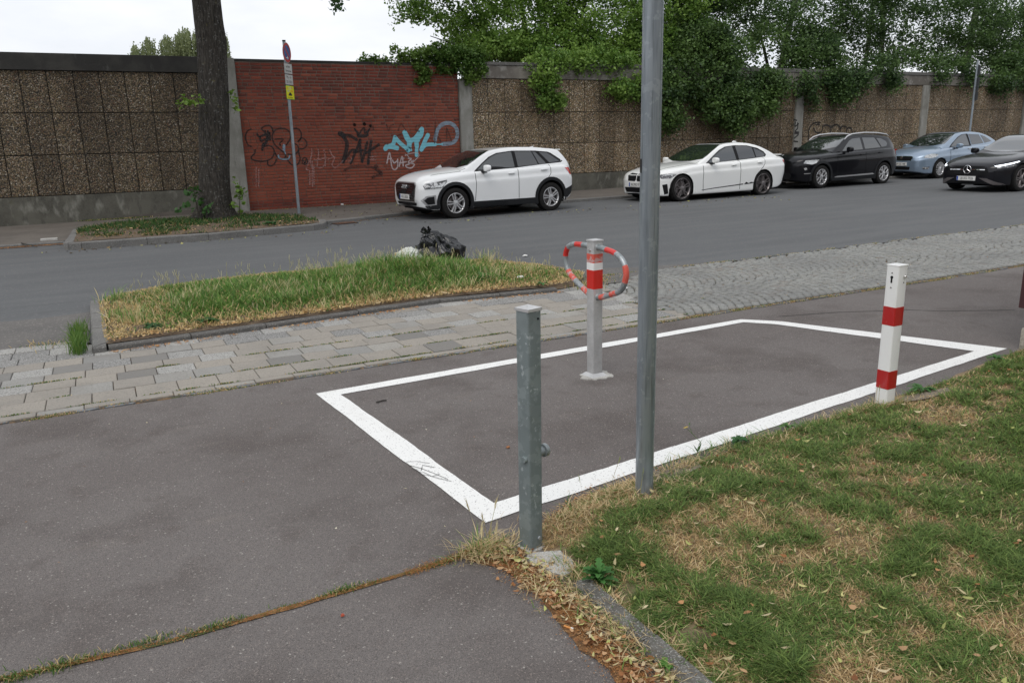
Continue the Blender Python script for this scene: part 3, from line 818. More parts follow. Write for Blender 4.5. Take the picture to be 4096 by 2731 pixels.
# ---- graffiti: thin paint strokes on the bricks
def paintmat(name, col, alpha, brick=True, soft=.3):
    m = bpy.data.materials.new(name); m.use_nodes = True
    t = m.node_tree; L = t.links.new
    b = t.nodes['Principled BSDF']; b.inputs['Base Color'].default_value = (*col, 1); b.inputs['Roughness'].default_value = .7
    geo = t.nodes.new('ShaderNodeNewGeometry')
    n = t.nodes.new('ShaderNodeTexNoise'); n.inputs['Scale'].default_value = 9; n.inputs['Detail'].default_value = 5
    L(geo.outputs['Position'], n.inputs['Vector'])
    mr = t.nodes.new('ShaderNodeMapRange'); mr.inputs['From Min'].default_value = .3; mr.inputs['From Max'].default_value = .62
    mr.inputs['To Min'].default_value = alpha * (1 - soft); mr.inputs['To Max'].default_value = alpha
    L(n.outputs['Fac'], mr.inputs[0])
    cur = mr.outputs[0]
    if brick:                      # paint does not reach into the recessed bed joints
        s = t.nodes.new('ShaderNodeSeparateXYZ'); L(geo.outputs['Position'], s.inputs[0])
        a = t.nodes.new('ShaderNodeMath'); a.operation = 'SUBTRACT'; a.inputs[1].default_value = BZ0; L(s.outputs[2], a.inputs[0])
        d = t.nodes.new('ShaderNodeMath'); d.operation = 'DIVIDE'; d.inputs[1].default_value = PITCHZ; L(a.outputs[0], d.inputs[0])
        f = t.nodes.new('ShaderNodeMath'); f.operation = 'FRACT'; L(d.outputs[0], f.inputs[0])
        g = t.nodes.new('ShaderNodeMath'); g.operation = 'LESS_THAN'; g.inputs[1].default_value = .84; L(f.outputs[0], g.inputs[0])
        h = t.nodes.new('ShaderNodeMapRange'); h.inputs['To Min'].default_value = .7; L(g.outputs[0], h.inputs[0])
        k = t.nodes.new('ShaderNodeMath'); k.operation = 'MULTIPLY'; L(cur, k.inputs[0]); L(h.outputs[0], k.inputs[1])
        cur = k.outputs[0]
    L(cur, b.inputs['Alpha'])
    return m
MT['gblack'] = paintmat('black spray paint', (.022, .016, .016), .88)
MT['gfaint'] = paintmat('faded black spray paint', (.05, .025, .022), .5, soft=.6)
MT['gcyan'] = paintmat('light blue spray paint', (.22, .58, .68), .97, soft=.08)
MT['gcyanf'] = paintmat('washed-out blue spray paint', (.3, .42, .52), .7, soft=.4)
MT['gwhite'] = paintmat('white spray paint', (.62, .52, .52), .85, soft=.3)
MT['gpink'] = paintmat('faint pinkish white paint', (.5, .30, .28), .5, soft=.6)
MT['gwall'] = paintmat('black paint on pebbles', (.02, .018, .018), .92, brick=False)
import numpy as _n
_cp, _sp = math.cos(PITCH), math.sin(PITCH)
def smooth_line(P, n=6):
    P = [np.array(p, float) for p in P]
    if len(P) < 3: return P
    out = []
    for i in range(len(P) - 1):
        p0 = P[max(i - 1, 0)]; p1 = P[i]; p2 = P[i + 1]; p3 = P[min(i + 2, len(P) - 1)]
        for k in range(n):
            t = k / n
            out.append(.5 * ((2 * p1) + (-p0 + p2) * t + (2 * p0 - 5 * p1 + 4 * p2 - p3) * t * t + (-p0 + 3 * p1 - 3 * p2 + p3) * t**3))
    return out + [P[-1]]
def graffiti(strokes, m, name, parent, wd, y=YW - .006, fill=()):
    """strokes: lists of (x, z) on the wall face"""
    V, Fc = [], []
    for li, st in enumerate(strokes):
        w_ = wd
        if isinstance(st, tuple): w_, st = st
        P = smooth_line(st)
        b0 = len(V)
        yy = y - .0006 * (li % 7)
        for i, p in enumerate(P):
            d = P[min(i + 1, len(P) - 1)] - P[max(i - 1, 0)]
            L_ = math.hypot(*d) or 1
            n_ = (-d[1] / L_ * w_ / 2, d[0] / L_ * w_ / 2)
            V += [(p[0] + n_[0], yy, p[1] + n_[1]), (p[0] - n_[0], yy, p[1] - n_[1])]
        for i in range(len(P) - 1):
            Fc.append((b0 + 2 * i, b0 + 2 * i + 1, b0 + 2 * i + 3, b0 + 2 * i + 2))
        for e, s in ((0, 1), (len(P) - 1, -1)):       # round ends
            c = P[e]; b1 = len(V)
            V += [(c[0] + w_ / 2 * math.cos(a), yy - .0002, c[1] + w_ / 2 * math.sin(a)) for a in np.linspace(0, 2 * math.pi, 9)[:-1]]
            Fc.append(tuple(range(b1, b1 + 8)))
    return mesh(name, V, Fc, m, parent)
#GRAFFITI_DATA
graf = {
'gblack#throw':(0.035,[[(3.617,2.086),(3.512,2.026),(3.462,1.892),(3.493,1.719),(3.573,1.663)],[(3.664,1.579),(3.642,1.493),(3.546,1.396),(3.601,1.324),(3.772,1.294),(3.949,1.308),(4.07,1.38),(4.133,1.517),(4.094,1.631),(3.985,1.671),(3.867,1.624),(3.836,1.562)],[(3.949,1.308),(3.939,1.208),(4.011,1.168),(4.104,1.215),(4.166,1.327)],[(3.908,2.032),(3.877,2.095),(3.957,2.155),(4.071,2.166),(4.139,2.091),(4.145,2.029)],[(4.123,1.805),(4.123,1.93),(4.197,2.041),(4.327,2.088),(4.479,2.074),(4.572,1.972),(4.558,1.822),(4.441,1.673)],[(4.123,1.805),(4.174,1.679),(4.302,1.55),(4.397,1.472),(4.401,1.383),(4.306,1.323),(4.186,1.402),(4.155,1.479)],[(4.176,1.829),(4.379,1.825),(4.293,1.727),(4.301,1.676)],[(4.645,2.072),(4.762,2.082),(4.845,2.006),(4.846,1.867),(4.758,1.754),(4.87,1.841),(4.967,1.763),(4.971,1.661),(4.872,1.574),(4.767,1.564),(4.755,1.437),(4.772,1.334),(4.707,1.195),(4.562,1.174),(4.468,1.267),(4.438,1.369)],[(4.651,1.719),(4.748,1.641),(4.736,1.514),(4.626,1.44),(4.471,1.445)]]),
'gblack#letters':(0.05,[[(3.752,1.961),(3.795,1.898),(3.936,1.945)],[(3.945,2.032),(3.98,1.883),(3.953,1.734),(3.873,1.686)],[(3.807,1.898),(3.833,1.786),(3.925,1.834),(3.943,1.759),(3.862,1.699),(3.836,1.562)],[(4.02,2.031),(3.998,1.808)],[(4.061,1.993),(4.053,1.807)]]),
'gblack#dot':(0.03,[[(4.817,1.256),(4.85,1.332),(4.917,1.342),(4.964,1.277),(4.944,1.2),(4.863,1.177),(4.815,1.23)],[(4.859,1.28),(4.886,1.202),(4.927,1.304)]]),
'gblack#tag':(0.07,[(0.13,[(5.875,1.938),(5.953,1.898),(5.965,1.867)]),(0.08,[(5.953,1.898),(6.13,1.882),(6.315,1.774)]),(0.1,[(5.964,1.859),(6.046,1.688),(6.003,1.48),(5.899,1.208)]),(0.06,[(5.886,1.208),(6.004,1.323),(6.156,1.503),(6.294,1.499)]),(0.07,[(6.412,1.772),(6.312,1.551),(6.199,1.344),(6.102,1.162)]),(0.07,[(6.411,1.759),(6.396,1.549),(6.425,1.191)]),(0.07,[(6.426,1.204),(6.531,1.493),(6.603,1.703)]),(0.08,[(6.717,1.727),(6.658,1.49),(6.591,1.146)]),(0.07,[(6.54,1.413),(6.716,1.515),(6.923,1.629)]),(0.06,[(6.207,1.449),(6.462,1.495)])]),
'gblack#crown':(0.045,[[(6.28,2.049),(6.342,1.957),(6.363,1.86),(6.473,1.842),(6.6,1.866),(6.635,1.952),(6.692,2.043)],[(6.28,2.049),(6.396,1.93),(6.457,2.007),(6.546,2.076),(6.555,1.94),(6.692,2.043)],(0.06,[(6.364,1.878),(6.63,1.886)]),(0.09,[(6.283,2.16),(6.288,2.155)]),(0.09,[(6.553,2.175),(6.561,2.17)]),(0.08,[(6.717,2.126),(6.725,2.121)])]),
'gfaint#arc':(0.07,[[(5.923,0.983),(6.067,1.057),(6.319,1.08),(6.571,1.061),(6.738,1.02),(6.874,0.921)],(0.12,[(6.798,1.058),(6.835,0.976),(6.928,0.865)]),(0.08,[(6.664,0.767),(6.825,0.828)])]),
'gcyan#script':(0.1,[(0.13,[(7.101,1.519),(7.148,1.571),(7.292,1.567),(7.435,1.529)]),(0.11,[(7.177,1.578),(7.325,1.634),(7.395,1.82)]),(0.11,[(7.395,1.82),(7.503,1.684),(7.754,1.475)]),(0.14,[(7.754,1.462),(7.796,1.677),(7.679,1.935)]),(0.12,[(7.679,1.935),(7.742,1.759),(7.858,1.73),(7.98,1.782),(8.187,2.022)]),(0.13,[(8.187,2.022),(8.148,1.86),(8.021,1.727),(8.012,1.564)]),(0.11,[(7.809,1.65),(7.919,1.756),(8.066,1.726)]),(0.1,[(8.012,1.564),(7.989,1.319)]),(0.12,[(8.358,1.857),(8.275,1.722),(8.141,1.465)]),(0.1,[(8.141,1.465),(8.236,1.559),(8.329,1.598),(8.572,1.6)]),(0.06,[(7.842,1.459),(7.787,1.529),(7.724,1.462)]),(0.04,[(8.541,1.596),(8.786,1.601)])]),
'gcyanf#loop':(0.11,[[(8.786,1.601),(9.097,1.636),(9.244,1.786),(9.239,2.007),(9.12,2.133),(8.968,2.176),(8.781,2.123),(8.653,1.988),(8.582,1.798),(8.572,1.716)]]),
'gcyanf#smile':(0.04,[(0.07,[(4.39,1.674),(4.379,1.561)]),(0.035,[(4.379,1.561),(4.408,1.459)]),[(4.226,1.426),(4.245,1.355),(4.357,1.321),(4.474,1.338),(4.514,1.405)]]),
'gwhite#name':(0.035,[[(7.119,1.134),(7.21,1.422),(7.245,1.056)],[(7.156,1.248),(7.258,1.259)],[(7.283,1.204),(7.322,1.135),(7.413,1.186),(7.43,1.227)],[(7.43,1.227),(7.419,1.037),(7.34,0.952),(7.269,0.988),(7.258,1.042)],[(7.462,1.035),(7.567,1.304),(7.581,1.045)],[(7.483,1.13),(7.676,1.151)],[(7.741,1.244),(7.829,1.228),(7.734,1.135),(7.909,1.075),(7.814,0.982),(7.696,1.0),(7.655,1.056),(7.761,1.093),(7.886,1.185)],(0.02,[(7.656,1.315),(7.777,1.366),(7.987,1.387),(8.059,1.344),(8.04,1.276),(7.883,1.144)]),(0.02,[(7.659,1.356),(7.744,1.299),(7.881,1.103)]),(0.025,[(7.536,1.278),(7.623,1.248)])]),
'gpink#scrawl':(0.03,[[(5.095,1.568),(5.082,1.428),(5.016,1.275),(4.906,1.072),(4.955,1.032)],[(5.016,1.275),(5.056,1.119),(5.091,1.066)],[(5.264,1.538),(5.25,1.371),(5.201,1.114),(5.306,1.084),(5.393,1.159),(5.433,1.314)],[(5.411,1.535),(5.433,1.314),(5.416,1.119)],[(5.136,1.284),(5.297,1.292),(5.462,1.339)],[(5.572,1.531),(5.614,1.387),(5.675,1.307),(5.595,1.152),(5.669,1.058),(5.769,1.12),(5.902,1.247)],[(5.484,1.286),(5.678,1.346)],[(6.026,1.243),(6.077,1.189),(6.14,1.293)],[(6.646,1.317),(6.831,1.325)],[(6.641,1.251),(6.812,1.259),(6.696,1.222)],[(3.644,1.143),(3.596,0.665)],[(3.701,1.09),(3.658,0.662)],[(5.08,1.247),(5.024,0.599)],[(4.994,1.017),(4.962,0.654)],[(5.109,1.117),(5.074,0.649)]]),
'gfaint#maus':(0.04,[[(7.172,2.155),(7.218,1.983),(7.284,2.114),(7.373,2.153)],[(7.493,1.992),(7.591,2.164),(7.712,1.988)],[(8.148,2.131),(8.027,2.092),(8.007,1.998),(8.109,1.956)],[(6.787,2.12),(6.795,2.028)],[(8.603,2.207),(8.543,1.634)],[(8.659,1.81),(8.729,1.685)],[(8.93,2.039),(8.913,1.681)],[(8.945,2.011),(9.068,1.678)],[(7.396,1.833),(7.575,1.897)],[(7.068,1.666),(7.181,1.637)]]),
}
graf_wall = [[(23.671,2.027),(23.462,2.04),(23.29,1.98),(23.154,1.859),(23.115,1.717),(23.145,1.49),(23.227,1.406)],[(23.363,1.836),(23.464,1.711),(23.617,1.678),(23.764,1.707),(23.811,1.83),(23.818,1.912)],[(23.472,1.937),(23.557,1.977),(23.65,1.945)],[(23.819,1.902),(23.981,1.941),(24.167,1.898),(24.253,1.803),(24.248,1.709)],[(24.25,1.834),(24.377,1.926),(24.559,1.945),(24.707,1.86),(24.755,1.712)],[(24.758,1.817),(24.874,1.889),(25.032,1.866),(25.089,1.781),(25.083,1.697)],[(25.088,1.791),(25.193,1.832),(25.322,1.799),(25.382,1.692)]]
graf_post = [[(22.294,2.148),(22.421,2.118)],[(22.364,2.06),(22.356,1.914),(22.516,2.0)],[(22.471,2.029),(22.487,1.853),(22.372,1.738),(22.563,1.705)],[(22.356,1.679),(22.548,1.646),(22.351,1.503)],[(22.339,1.4),(22.529,1.381)]]

for k, (wd_, st) in graf.items():
    m_, nm = k.split('#')
    graffiti(st, MT[m_], 'graffiti', bw, wd_, y=YW - .004 - .001 * list(graf).index(k) * .6)
graffiti(graf_wall, MT['gwall'], 'graffiti', wr, .055, y=YW - .012)
graffiti(graf_post, MT['gwall'], 'graffiti', wr, .05, y=YW - .075)
# ================================================================ cars
def car_shell(sp):
    """body shell: loft of cross-sections, wheel arches cut out of the sides. returns verts, faces"""
    L_, hwm = sp['L'], sp['hw']
    f_w, f_zb, f_zs, f_zc = (pchip(*zip(*sp[k])) for k in ('plan', 'zb', 'zs', 'zc'))
    xs = list(np.concatenate([[0, .015, .035, .06, .09, .13, .17], np.arange(.21, L_ - .2, .034), L_ - np.array([.18, .13, .09, .06, .035, .015, 0])]))
    NS = 22
    key_t = np.array([0, 1, 2, 3, 4, 5, 6, 7, 8, 9, 10, 11], float)
    crease = sp.get('crease', .012)
    rings = []
    for x in xs:
        W, zb, zs, zc = f_w(x), f_zb(x), f_zs(x), f_zc(x)
        zc = max(zc, zs - .03)
        h = zs - zb
        ys = [W * .0, W * .78, W * .955, W * .985, W * .992, W, W - .004 + crease * .5, W - crease * 1.2, W - .032, W - .085, W * .55, 0]
        zz = [zb + .03, zb + .012, zb + .008, zb + .05, zb + h * .22, zb + h * .48, zb + h * .70, zb + h * .80, zs - .045, zs, zs + (zc - zs) * .78, zc]
        fy, fz = pchip(key_t, ys), pchip(key_t, zz)
        ts = np.concatenate([[0, 1, 1.6, 2], np.linspace(2.3, 8.0, 22), [8.4, 8.8, 9.2, 9.6, 10, 10.5, 11]])
        rings.append([(float(fy(t)), float(fz(t))) for t in ts])
    n = len(rings[0])
    V = []
    for x, rg in zip(xs, rings):
        full = [(-y, z) for y, z in rg] + [(y, z) for y, z in rg[-2:0:-1]]
        for y, z in full:
            wf = max(0, 1 - x / .55)**1.3; wr = max(0, 1 - (L_ - x) / .5)**1.3
            xx = x + wf * float(sp['nose'](z)) - wr * float(sp['tail'](z))
            V.append([xx, y, z])
    m_ = 2 * n - 2
    Fc = []
    for i in range(len(xs) - 1):
        for k in range(m_):
            Fc.append((i * m_ + k, (i + 1) * m_ + k, (i + 1) * m_ + (k + 1) % m_, i * m_ + (k + 1) % m_))
    # wheel arches
    Ra = sp['Ra']
    keep = []
    V = np.array(V)
    for f in Fc:
        c = V[list(f)].mean(0)
        cut = False
        for wx in (sp['fo'], sp['fo'] + sp['wb']):
            if abs(c[1]) > sp['hw'] * .5 and math.hypot(c[0] - wx, c[2] - sp['wr'] - .01) < Ra: cut = True
            if abs(c[1]) > sp['hw'] * .5 and abs(c[0] - wx) < Ra and c[2] < sp['wr']: cut = True
        if not cut: keep.append(f)
    used = set(i for f in keep for i in f)
    for i in used:
        x, y, z = V[i]
        if abs(y) < sp['hw'] * .5: continue
        for wx in (sp['fo'], sp['fo'] + sp['wb']):
            dx, dz = x - wx, z - sp['wr'] - .01
            r_ = math.hypot(dx, dz)
            if r_ < Ra and r_ > 1e-4:
                V[i] = (wx + dx / r_ * Ra, y, sp['wr'] + .01 + dz / r_ * Ra) if dz > 0 else (wx + math.copysign(Ra, dx), y, z)
            elif Ra <= r_ < Ra + .03 and dz > 0:
                V[i] = (wx + dx / r_ * Ra, y, sp['wr'] + .01 + dz / r_ * Ra)
            elif dz <= 0 and abs(dx) < Ra:
                V[i] = (wx + math.copysign(Ra, dx), y, z)
    V = [tuple(v) for v in V]
    # caps: shrink rings inwards for a rounded nose and tail
    for end, sgn in ((0, -1), (len(xs) - 1, 1)):
        base = [end * m_ + k for k in range(m_)]
        cy, cz = 0, np.mean([V[b][2] for b in base])
        prev = base
        for sc_, dx in ((.9, .012), (.5, .022)):
            nxt = []
            for b in base:
                v = V[b]; V.append((v[0] + sgn * dx, v[1] * sc_, cz + (v[2] - cz) * sc_)); nxt.append(len(V) - 1)
            for k in range(m_):
                q = (prev[k], prev[(k + 1) % m_], nxt[(k + 1) % m_], nxt[k])
                keep.append(q if sgn < 0 else q[::-1])
            prev = nxt
        keep.append(tuple(prev) if sgn < 0 else tuple(prev[::-1]))
    return V, keep
def cabin(sp):
    """roof and pillars as one loft"""
    xs = np.linspace(sp['cab'][0][0], sp['cab'][-1][0], 60)
    f_r = pchip(*zip(*sp['cab'])); f_zs = pchip(*zip(*sp['zs'])); f_w = pchip(*zip(*sp['plan']))
    V, Fc = [], []
    tum = sp.get('tum', .36)
    for x in xs:
        zr = float(f_r(x)); zb = float(f_zs(x)) - .05
        bw = float(f_w(x)) - sp.get('cabin_in', .09)
        cr = .045
        def yy(z): return bw - max(0, z - zb) * tum - max(0, z - zb) ** 3 * .25
        zt = max(zb + .01, zr - cr)
        pts = [(bw + .01, zb - .03), (bw, zb)]
        for t in (.2, .4, .6, .8, .93): pts.append((yy(zb + (zt - zb) * t), zb + (zt - zb) * t))
        e = yy(zt)
        for a, b in ((.99, .25), (.955, .6), (.90, .80), (.8, .9), (.62, .96), (.35, .99), (0, 1)): pts.append((e * a, zt + (zr - zt) * b))
        full = [(-y, z) for y, z in pts] + [(y, z) for y, z in pts[-2::-1]]
        V += [(x, y, z) for y, z in full]
    n = 2 * len(pts) - 1
    for i in range(len(xs) - 1):
        for k in range(n - 1):
            Fc.append((i * n + k, (i + 1) * n + k, (i + 1) * n + k + 1, i * n + k + 1))
    Fc.append(tuple(range(n))); Fc.append(tuple(range((len(xs) - 1) * n + n - 1, (len(xs) - 1) * n - 1, -1)))
    return V, Fc
class Car:
    def __init__(s, name, sp, loc, yaw, label, group='cars parked along the far kerb'):
        s.sp = sp
        s.root = empty(name, loc, R(yaw), label, 'car', group)
        V, Fc = car_shell(sp); V2, F2 = cabin(sp)
        b0 = len(V)
        V = list(V) + V2; Fc = list(Fc) + [tuple(i + b0 for i in f) for f in F2]
        s.body = mesh('body', V, Fc, sp['paint'], s.root, True, angle=38)
        s.bvh = BVHTree.FromPolygons(V, Fc)
        Ra = sp['Ra']
        for wx in (sp['fo'], sp['fo'] + sp['wb']):
            for sd_ in (-1, 1):
                y0 = sd_ * (sp['hw'] - .015)
                Vv, Ff = [], []
                for k in range(13):
                    a = math.pi * k / 12
                    for yy in (y0, sd_ * (sp['hw'] - .34)):
                        Vv.append((wx + Ra * math.cos(a), yy, sp['wr'] + .01 + Ra * math.sin(a)))
                for k in range(12): Ff.append((2 * k, 2 * k + 1, 2 * k + 3, 2 * k + 2))
                Ff.append(tuple(2 * k + 1 for k in range(13)))
                mesh('wheel_arch', Vv, Ff, MT['black'], s.root)
        box('underbody', .25, sp['L'] - .25, -sp['hw'] * .72, sp['hw'] * .72, sp['zb'][1][1] - .01, sp['wr'] + .15, MT['black'], s.root)
    def hit(s, p, d):
        r_ = s.bvh.ray_cast(Vector(p), Vector(d))
        return r_[0]
    def patch(s, name, poly, axis, m, off=.005, side=(-1,), step=.05, thick=.012, parent=None, label=None, depth=None):
        out = None
        for sd_ in side:
            pts = [Vector(p) for p in poly]
            if axis == 'F' and sd_ == 1: pts = [Vector((-p.x, p.y)) for p in pts]
            P2 = []
            for a, b in zip(pts, pts[1:] + pts[:1]):
                n = max(1, int((b - a).length / step))
                P2 += [a + (b - a) * k / n for k in range(n)]
            nb = len(P2)
            xs_ = [p.x for p in P2]; ys_ = [p.y for p in P2]
            gx, gy = np.meshgrid(np.arange(min(xs_) + step * .5, max(xs_), step), np.arange(min(ys_) + step * .5, max(ys_), step))
            gx, gy = gx.ravel(), gy.ravel()
            if len(gx):
                ins = pip(gx, gy, [tuple(p) for p in pts])
                dd = edge_dist_n(gx, gy, [tuple(p) for p in pts]) > step * .3
                P3 = P2 + [Vector((a, b)) for a, b in zip(gx[ins & dd], gy[ins & dd])]
            else: P3 = P2
            r_ = delaunay_2d_cdt(P3, [(i, (i + 1) % nb) for i in range(nb)], [], 1, 1e-5)
            V = []
            if axis == 'S': d = Vector((0, -sd_, 0))
            elif axis == 'F': d = Vector((1, 0, 0))
            elif axis == 'B': d = Vector((-1, 0, 0))
            else: d = Vector((0, 0, -1))
            last = None
            hits = []
            for v in r_[0]:
                if axis == 'S': o = Vector((v.x, sd_ * 3, v.y))
                elif axis == 'F': o = Vector((-3, v.x, v.y))
                elif axis == 'B': o = Vector((9, v.x, v.y))
                else: o = Vector((v.x, v.y, 4))
                h = s.bvh.ray_cast(o, d)[0]
                if h is None or (depth is not None and (h - o).length > depth):
                    h = s.bvh.find_nearest(o + d * (2.1 if axis == 'S' else 3.1))[0]
                    h = o + d * (h - o).dot(d)
                hits.append(h - d * off)
            nV = len(hits)
            V = hits + [h + d * thick for h in hits]
            Fc = [tuple(f) for f in r_[2]]
            cnt = {}
            for f in Fc:
                for a, b in zip(f, f[1:] + f[:1]): cnt[(a, b)] = 1
            for (a, b) in list(cnt):
                if (b, a) not in cnt: Fc.append((b, a, a + nV, b + nV))
            out = mesh(name, V, Fc, m, parent or s.root, True, angle=40)
            if label: out['label'] = label
        return out
    def line(s, pts, axis='S', wd=.010, side=(-1, 1), m=None, name='panel_gap', off=.004, parent=None):
        for a, b in zip(pts, pts[1:]):
            a, b = Vector(a), Vector(b); n = Vector((-(b - a).y, (b - a).x)).normalized() * wd / 2
            s.patch(name, [a + n, b + n, b - n, a - n], axis, m or MT['black'], off, side, .03, .006, parent)
    def wheels(s, style, rim_r, m_rim, rot=0.0):
        sp = s.sp; Rw = sp['wr']; tw = .215
        for wx in (sp['fo'], sp['fo'] + sp['wb']):
            for sd_ in (-1, 1):
                yc = sd_ * (sp['hw'] - .012)
                # local: outward = -y for left side
                prof = [(rim_r, 0), (rim_r + .012, -.004), (Rw - .03, -.006), (Rw - .008, .006), (Rw, .03), (Rw, tw - .03), (Rw - .01, tw), (rim_r, tw)]
                o = lathe('wheel', [(a, b * 1) for a, b in prof] if sd_ < 0 else [(a, -b) for a, b in prof][::-1], MT['rubber'], s.root, 36, 'y', (wx, yc, Rw))
                g = -1 * sd_
                lathe('rim', [(rim_r + .006, 0.004 * g), (rim_r - .006, -.004 * g), (rim_r - .018, .006 * g), (rim_r - .03, .05 * g), (rim_r - .035, .1 * g)], m_rim, o, 36, 'y')
                lathe('brake_disc', [(0.02, .09 * g), (rim_r - .02, .092 * g)], MT['black'], o, 24, 'y')
                lathe('brake_disc', [(0.05, .075 * g), (rim_r * .68, .077 * g)], MT['alloydark'], o, 24, 'y')
                V, Fc = [], []
                def bar(a0, r0, w0, a1, r1, w1, y0, y1, th=.02):
                    b0 = len(V)
                    for (aa, rr, ww, yy) in ((a0, r0, w0, y0), (a1, r1, w1, y1)):
                        cx_, cz_ = rr * math.cos(aa), rr * math.sin(aa); tx, tz = -math.sin(aa), math.cos(aa)
                        for q, dy in ((-1, .0), (-.65, -.012), (.65, -.012), (1, .0), (1, th), (-1, th)):
                            V.append((cx_ + tx * ww / 2 * q, (yy + dy) * g, cz_ + tz * ww / 2 * q))
                    for k in range(6): Fc.append((b0 + k, b0 + (k + 1) % 6, b0 + 6 + (k + 1) % 6, b0 + 6 + k))
                    Fc.append(tuple(b0 + k for k in range(6))[::-1]); Fc.append(tuple(b0 + 6 + k for k in range(6)))
                r1 = rim_r - .012
                if style == 'twin5':
                    for k in range(5):
                        a = rot + 2 * math.pi * k / 5 + math.pi / 2
                        for q in (-1, 1): bar(a + q * .36, .05, .030, a + q * .155, r1, .034, .012, .006)
                elif style == 'star5':
                    for k in range(5):
                        a = rot + 2 * math.pi * k / 5 + math.pi / 2
                        for q in (-1, 1): bar(a + q * .12, .05, .028, a + q * .19, r1 * .8, .022, .02, .01); bar(a + q * .19, r1 * .8, .024, a + q * .04, r1, .020, .01, .004)
                elif style == 'y6':
                    for k in range(6):
                        a = rot + 2 * math.pi * k / 6
                        bar(a, .04, .034, a, r1 * .55, .032, .012, .008)
                        for q in (-1, 1): bar(a, r1 * .5, .034, a + q * .28, r1, .030, .008, .004)
                elif style == 'multi':
                    for k in range(14):
                        a = rot + 2 * math.pi * k / 14
                        bar(a, .05, .016, a + .08, r1, .018, .01, .004)
                else:
                    for k in range(5):
                        a = rot + 2 * math.pi * k / 5 + math.pi / 2
                        bar(a, .04, .06, a, r1, .075, .012, .006)
                mesh('spokes', V, Fc, m_rim, o)
                lathe('hub', [(.0, -.004 * g), (.03, -.004 * g), (.06, .004 * g), (.066, .03 * g)], m_rim, o, 16, 'y')
    def mirror(s, x, z, m_top, sz=1.0, y=None):
        for sd_ in (-1, 1):
            yb = y or s.sp['hw'] - .05
            bm = bmesh.new()
            bmesh.ops.create_icosphere(bm, subdivisions=3, radius=1)
            for v in bm.verts:
                c = v.co
                c.x = math.copysign(abs(c.x)**.75, c.x) * .095 * sz + (.035 * (1 - c.z * c.z)) * (1 if c.x < 0 else 0)
                c.y = math.copysign(abs(c.y)**.7, c.y) * .115 * sz
                c.z = math.copysign(abs(c.z)**.75, c.z) * .075 * sz
                if c.x > .05 * sz: c.x = .05 * sz
            me = bpy.data.meshes.new('wing_mirror'); bm.to_mesh(me); bm.free(); me.materials.append(m_top)
            me.polygons.foreach_set('use_smooth', [True] * len(me.polygons)); me.set_sharp_from_angle(angle=R(45))
            o = link('wing_mirror', me, s.root, (x, sd_ * (yb + .15), z))
            mesh('mirror_foot', boxv(x - .05, x + .03, min(sd_ * (yb - .06), sd_ * (yb + .1)), max(sd_ * (yb - .06), sd_ * (yb + .1)), z - .10, z - .055), BOXF, MT['plastic'], s.root)
    def plate(s, z, txt, w_=.50, h_=.11, xoff=.0, blue=True, y=0, sx=.78):
        hx = min(s.hit((-3, y + a, z), (1, 0, 0)).x for a in (-.2, 0, .2))
        x = hx - .012 + xoff
        p = box('licence_plate', x - .004, x + .01, y - w_ / 2, y + w_ / 2, z - h_ / 2, z + h_ / 2, MT['platew'], s.root, bev=.003)
        # seen from the front the car's right hand side (+y) is at the left
        if blue: box('plate_strip', x - .0055, x - .0042, y + w_ / 2 - .045, y + w_ / 2 - .004, z - h_ / 2 + .004, z + h_ / 2 - .004, MT['plateb'], p)
        mt = Matrix(((0, 0, -1, x - .0062), (-1, 0, 0, y - .02), (0, 1, 0, z - .002), (0, 0, 0, 1)))
        text('plate_text', txt, .098, MT['ink'], p, mt, .0006, sx)
        return x
    def handles(s, pts, m):
        for (x, z) in pts:
            for sd_ in (-1, 1):
                h = s.hit((x, sd_ * 3, z), (0, -sd_, 0))
                if h is None: continue
                box('door_handle', -.085, .085, -.018, .018, -.016, .016, m, s.root, bev=.011, loc=(x, h.y + sd_ * .016, z), rot=(0, R(-3), 0))
def arch_poly(wx, zc, r0, r1, a0=-18, a1=198, n=18):
    A = [R(a0 + (a1 - a0) * k / n) for k in range(n + 1)]
    return [(wx + r1 * math.cos(a), zc + r1 * math.sin(a)) for a in A] + [(wx + r0 * math.cos(a), zc + r0 * math.sin(a)) for a in A[::-1]]

# ---------------- white compact SUV
spA = dict(L=4.13, hw=.895, fo=.81, wb=2.545, wr=.334, Ra=.385, paint=MT['pwhite'], tum=.38,
    plan=[(0, .62), (.04, .70), (.1, .76), (.2, .815), (.4, .862), (.7, .885), (1.2, .893), (2.2, .895), (3.3, .893), (3.75, .875), (3.96, .82), (4.07, .74), (4.13, .62)],
    zb=[(0, .27), (.3, .2), (.8, .2), (3.4, .21), (3.8, .24), (4.13, .36)],
    zs=[(0, .79), (.08, .83), (.3, .885), (.7, .935), (1.2, .985), (1.8, 1.005), (2.6, 1.03), (3.3, 1.055), (3.7, 1.06), (4.0, 1.04), (4.13, .96)],
    zc=[(0, .81), (.06, .885), (.15, .94), (.35, 1.0), (.7, 1.055), (1.15, 1.095), (2, 1.1), (3.8, 1.1), (3.97, 1.08), (4.13, .98)],
    nose=lambda z: .02 + .35 * max(0, z - .68) ** 1.4 + .25 * max(0, .42 - z), tail=lambda z: .38 * max(0, z - .75) + .3 * max(0, .5 - z),
    cab=[(1.02, 1.03), (1.12, 1.075), (1.3, 1.175), (1.6, 1.335), (1.85, 1.43), (2.1, 1.475), (2.5, 1.503), (3.0, 1.495), (3.4, 1.463), (3.72, 1.425), (3.8, 1.36), (3.93, 1.22), (4.06, 1.06)])
A = Car('white_suv', spA, (6.10, 16.965, 0), 4.2, 'white compact SUV with black wheel-arch cladding parked in front of the brick wall')
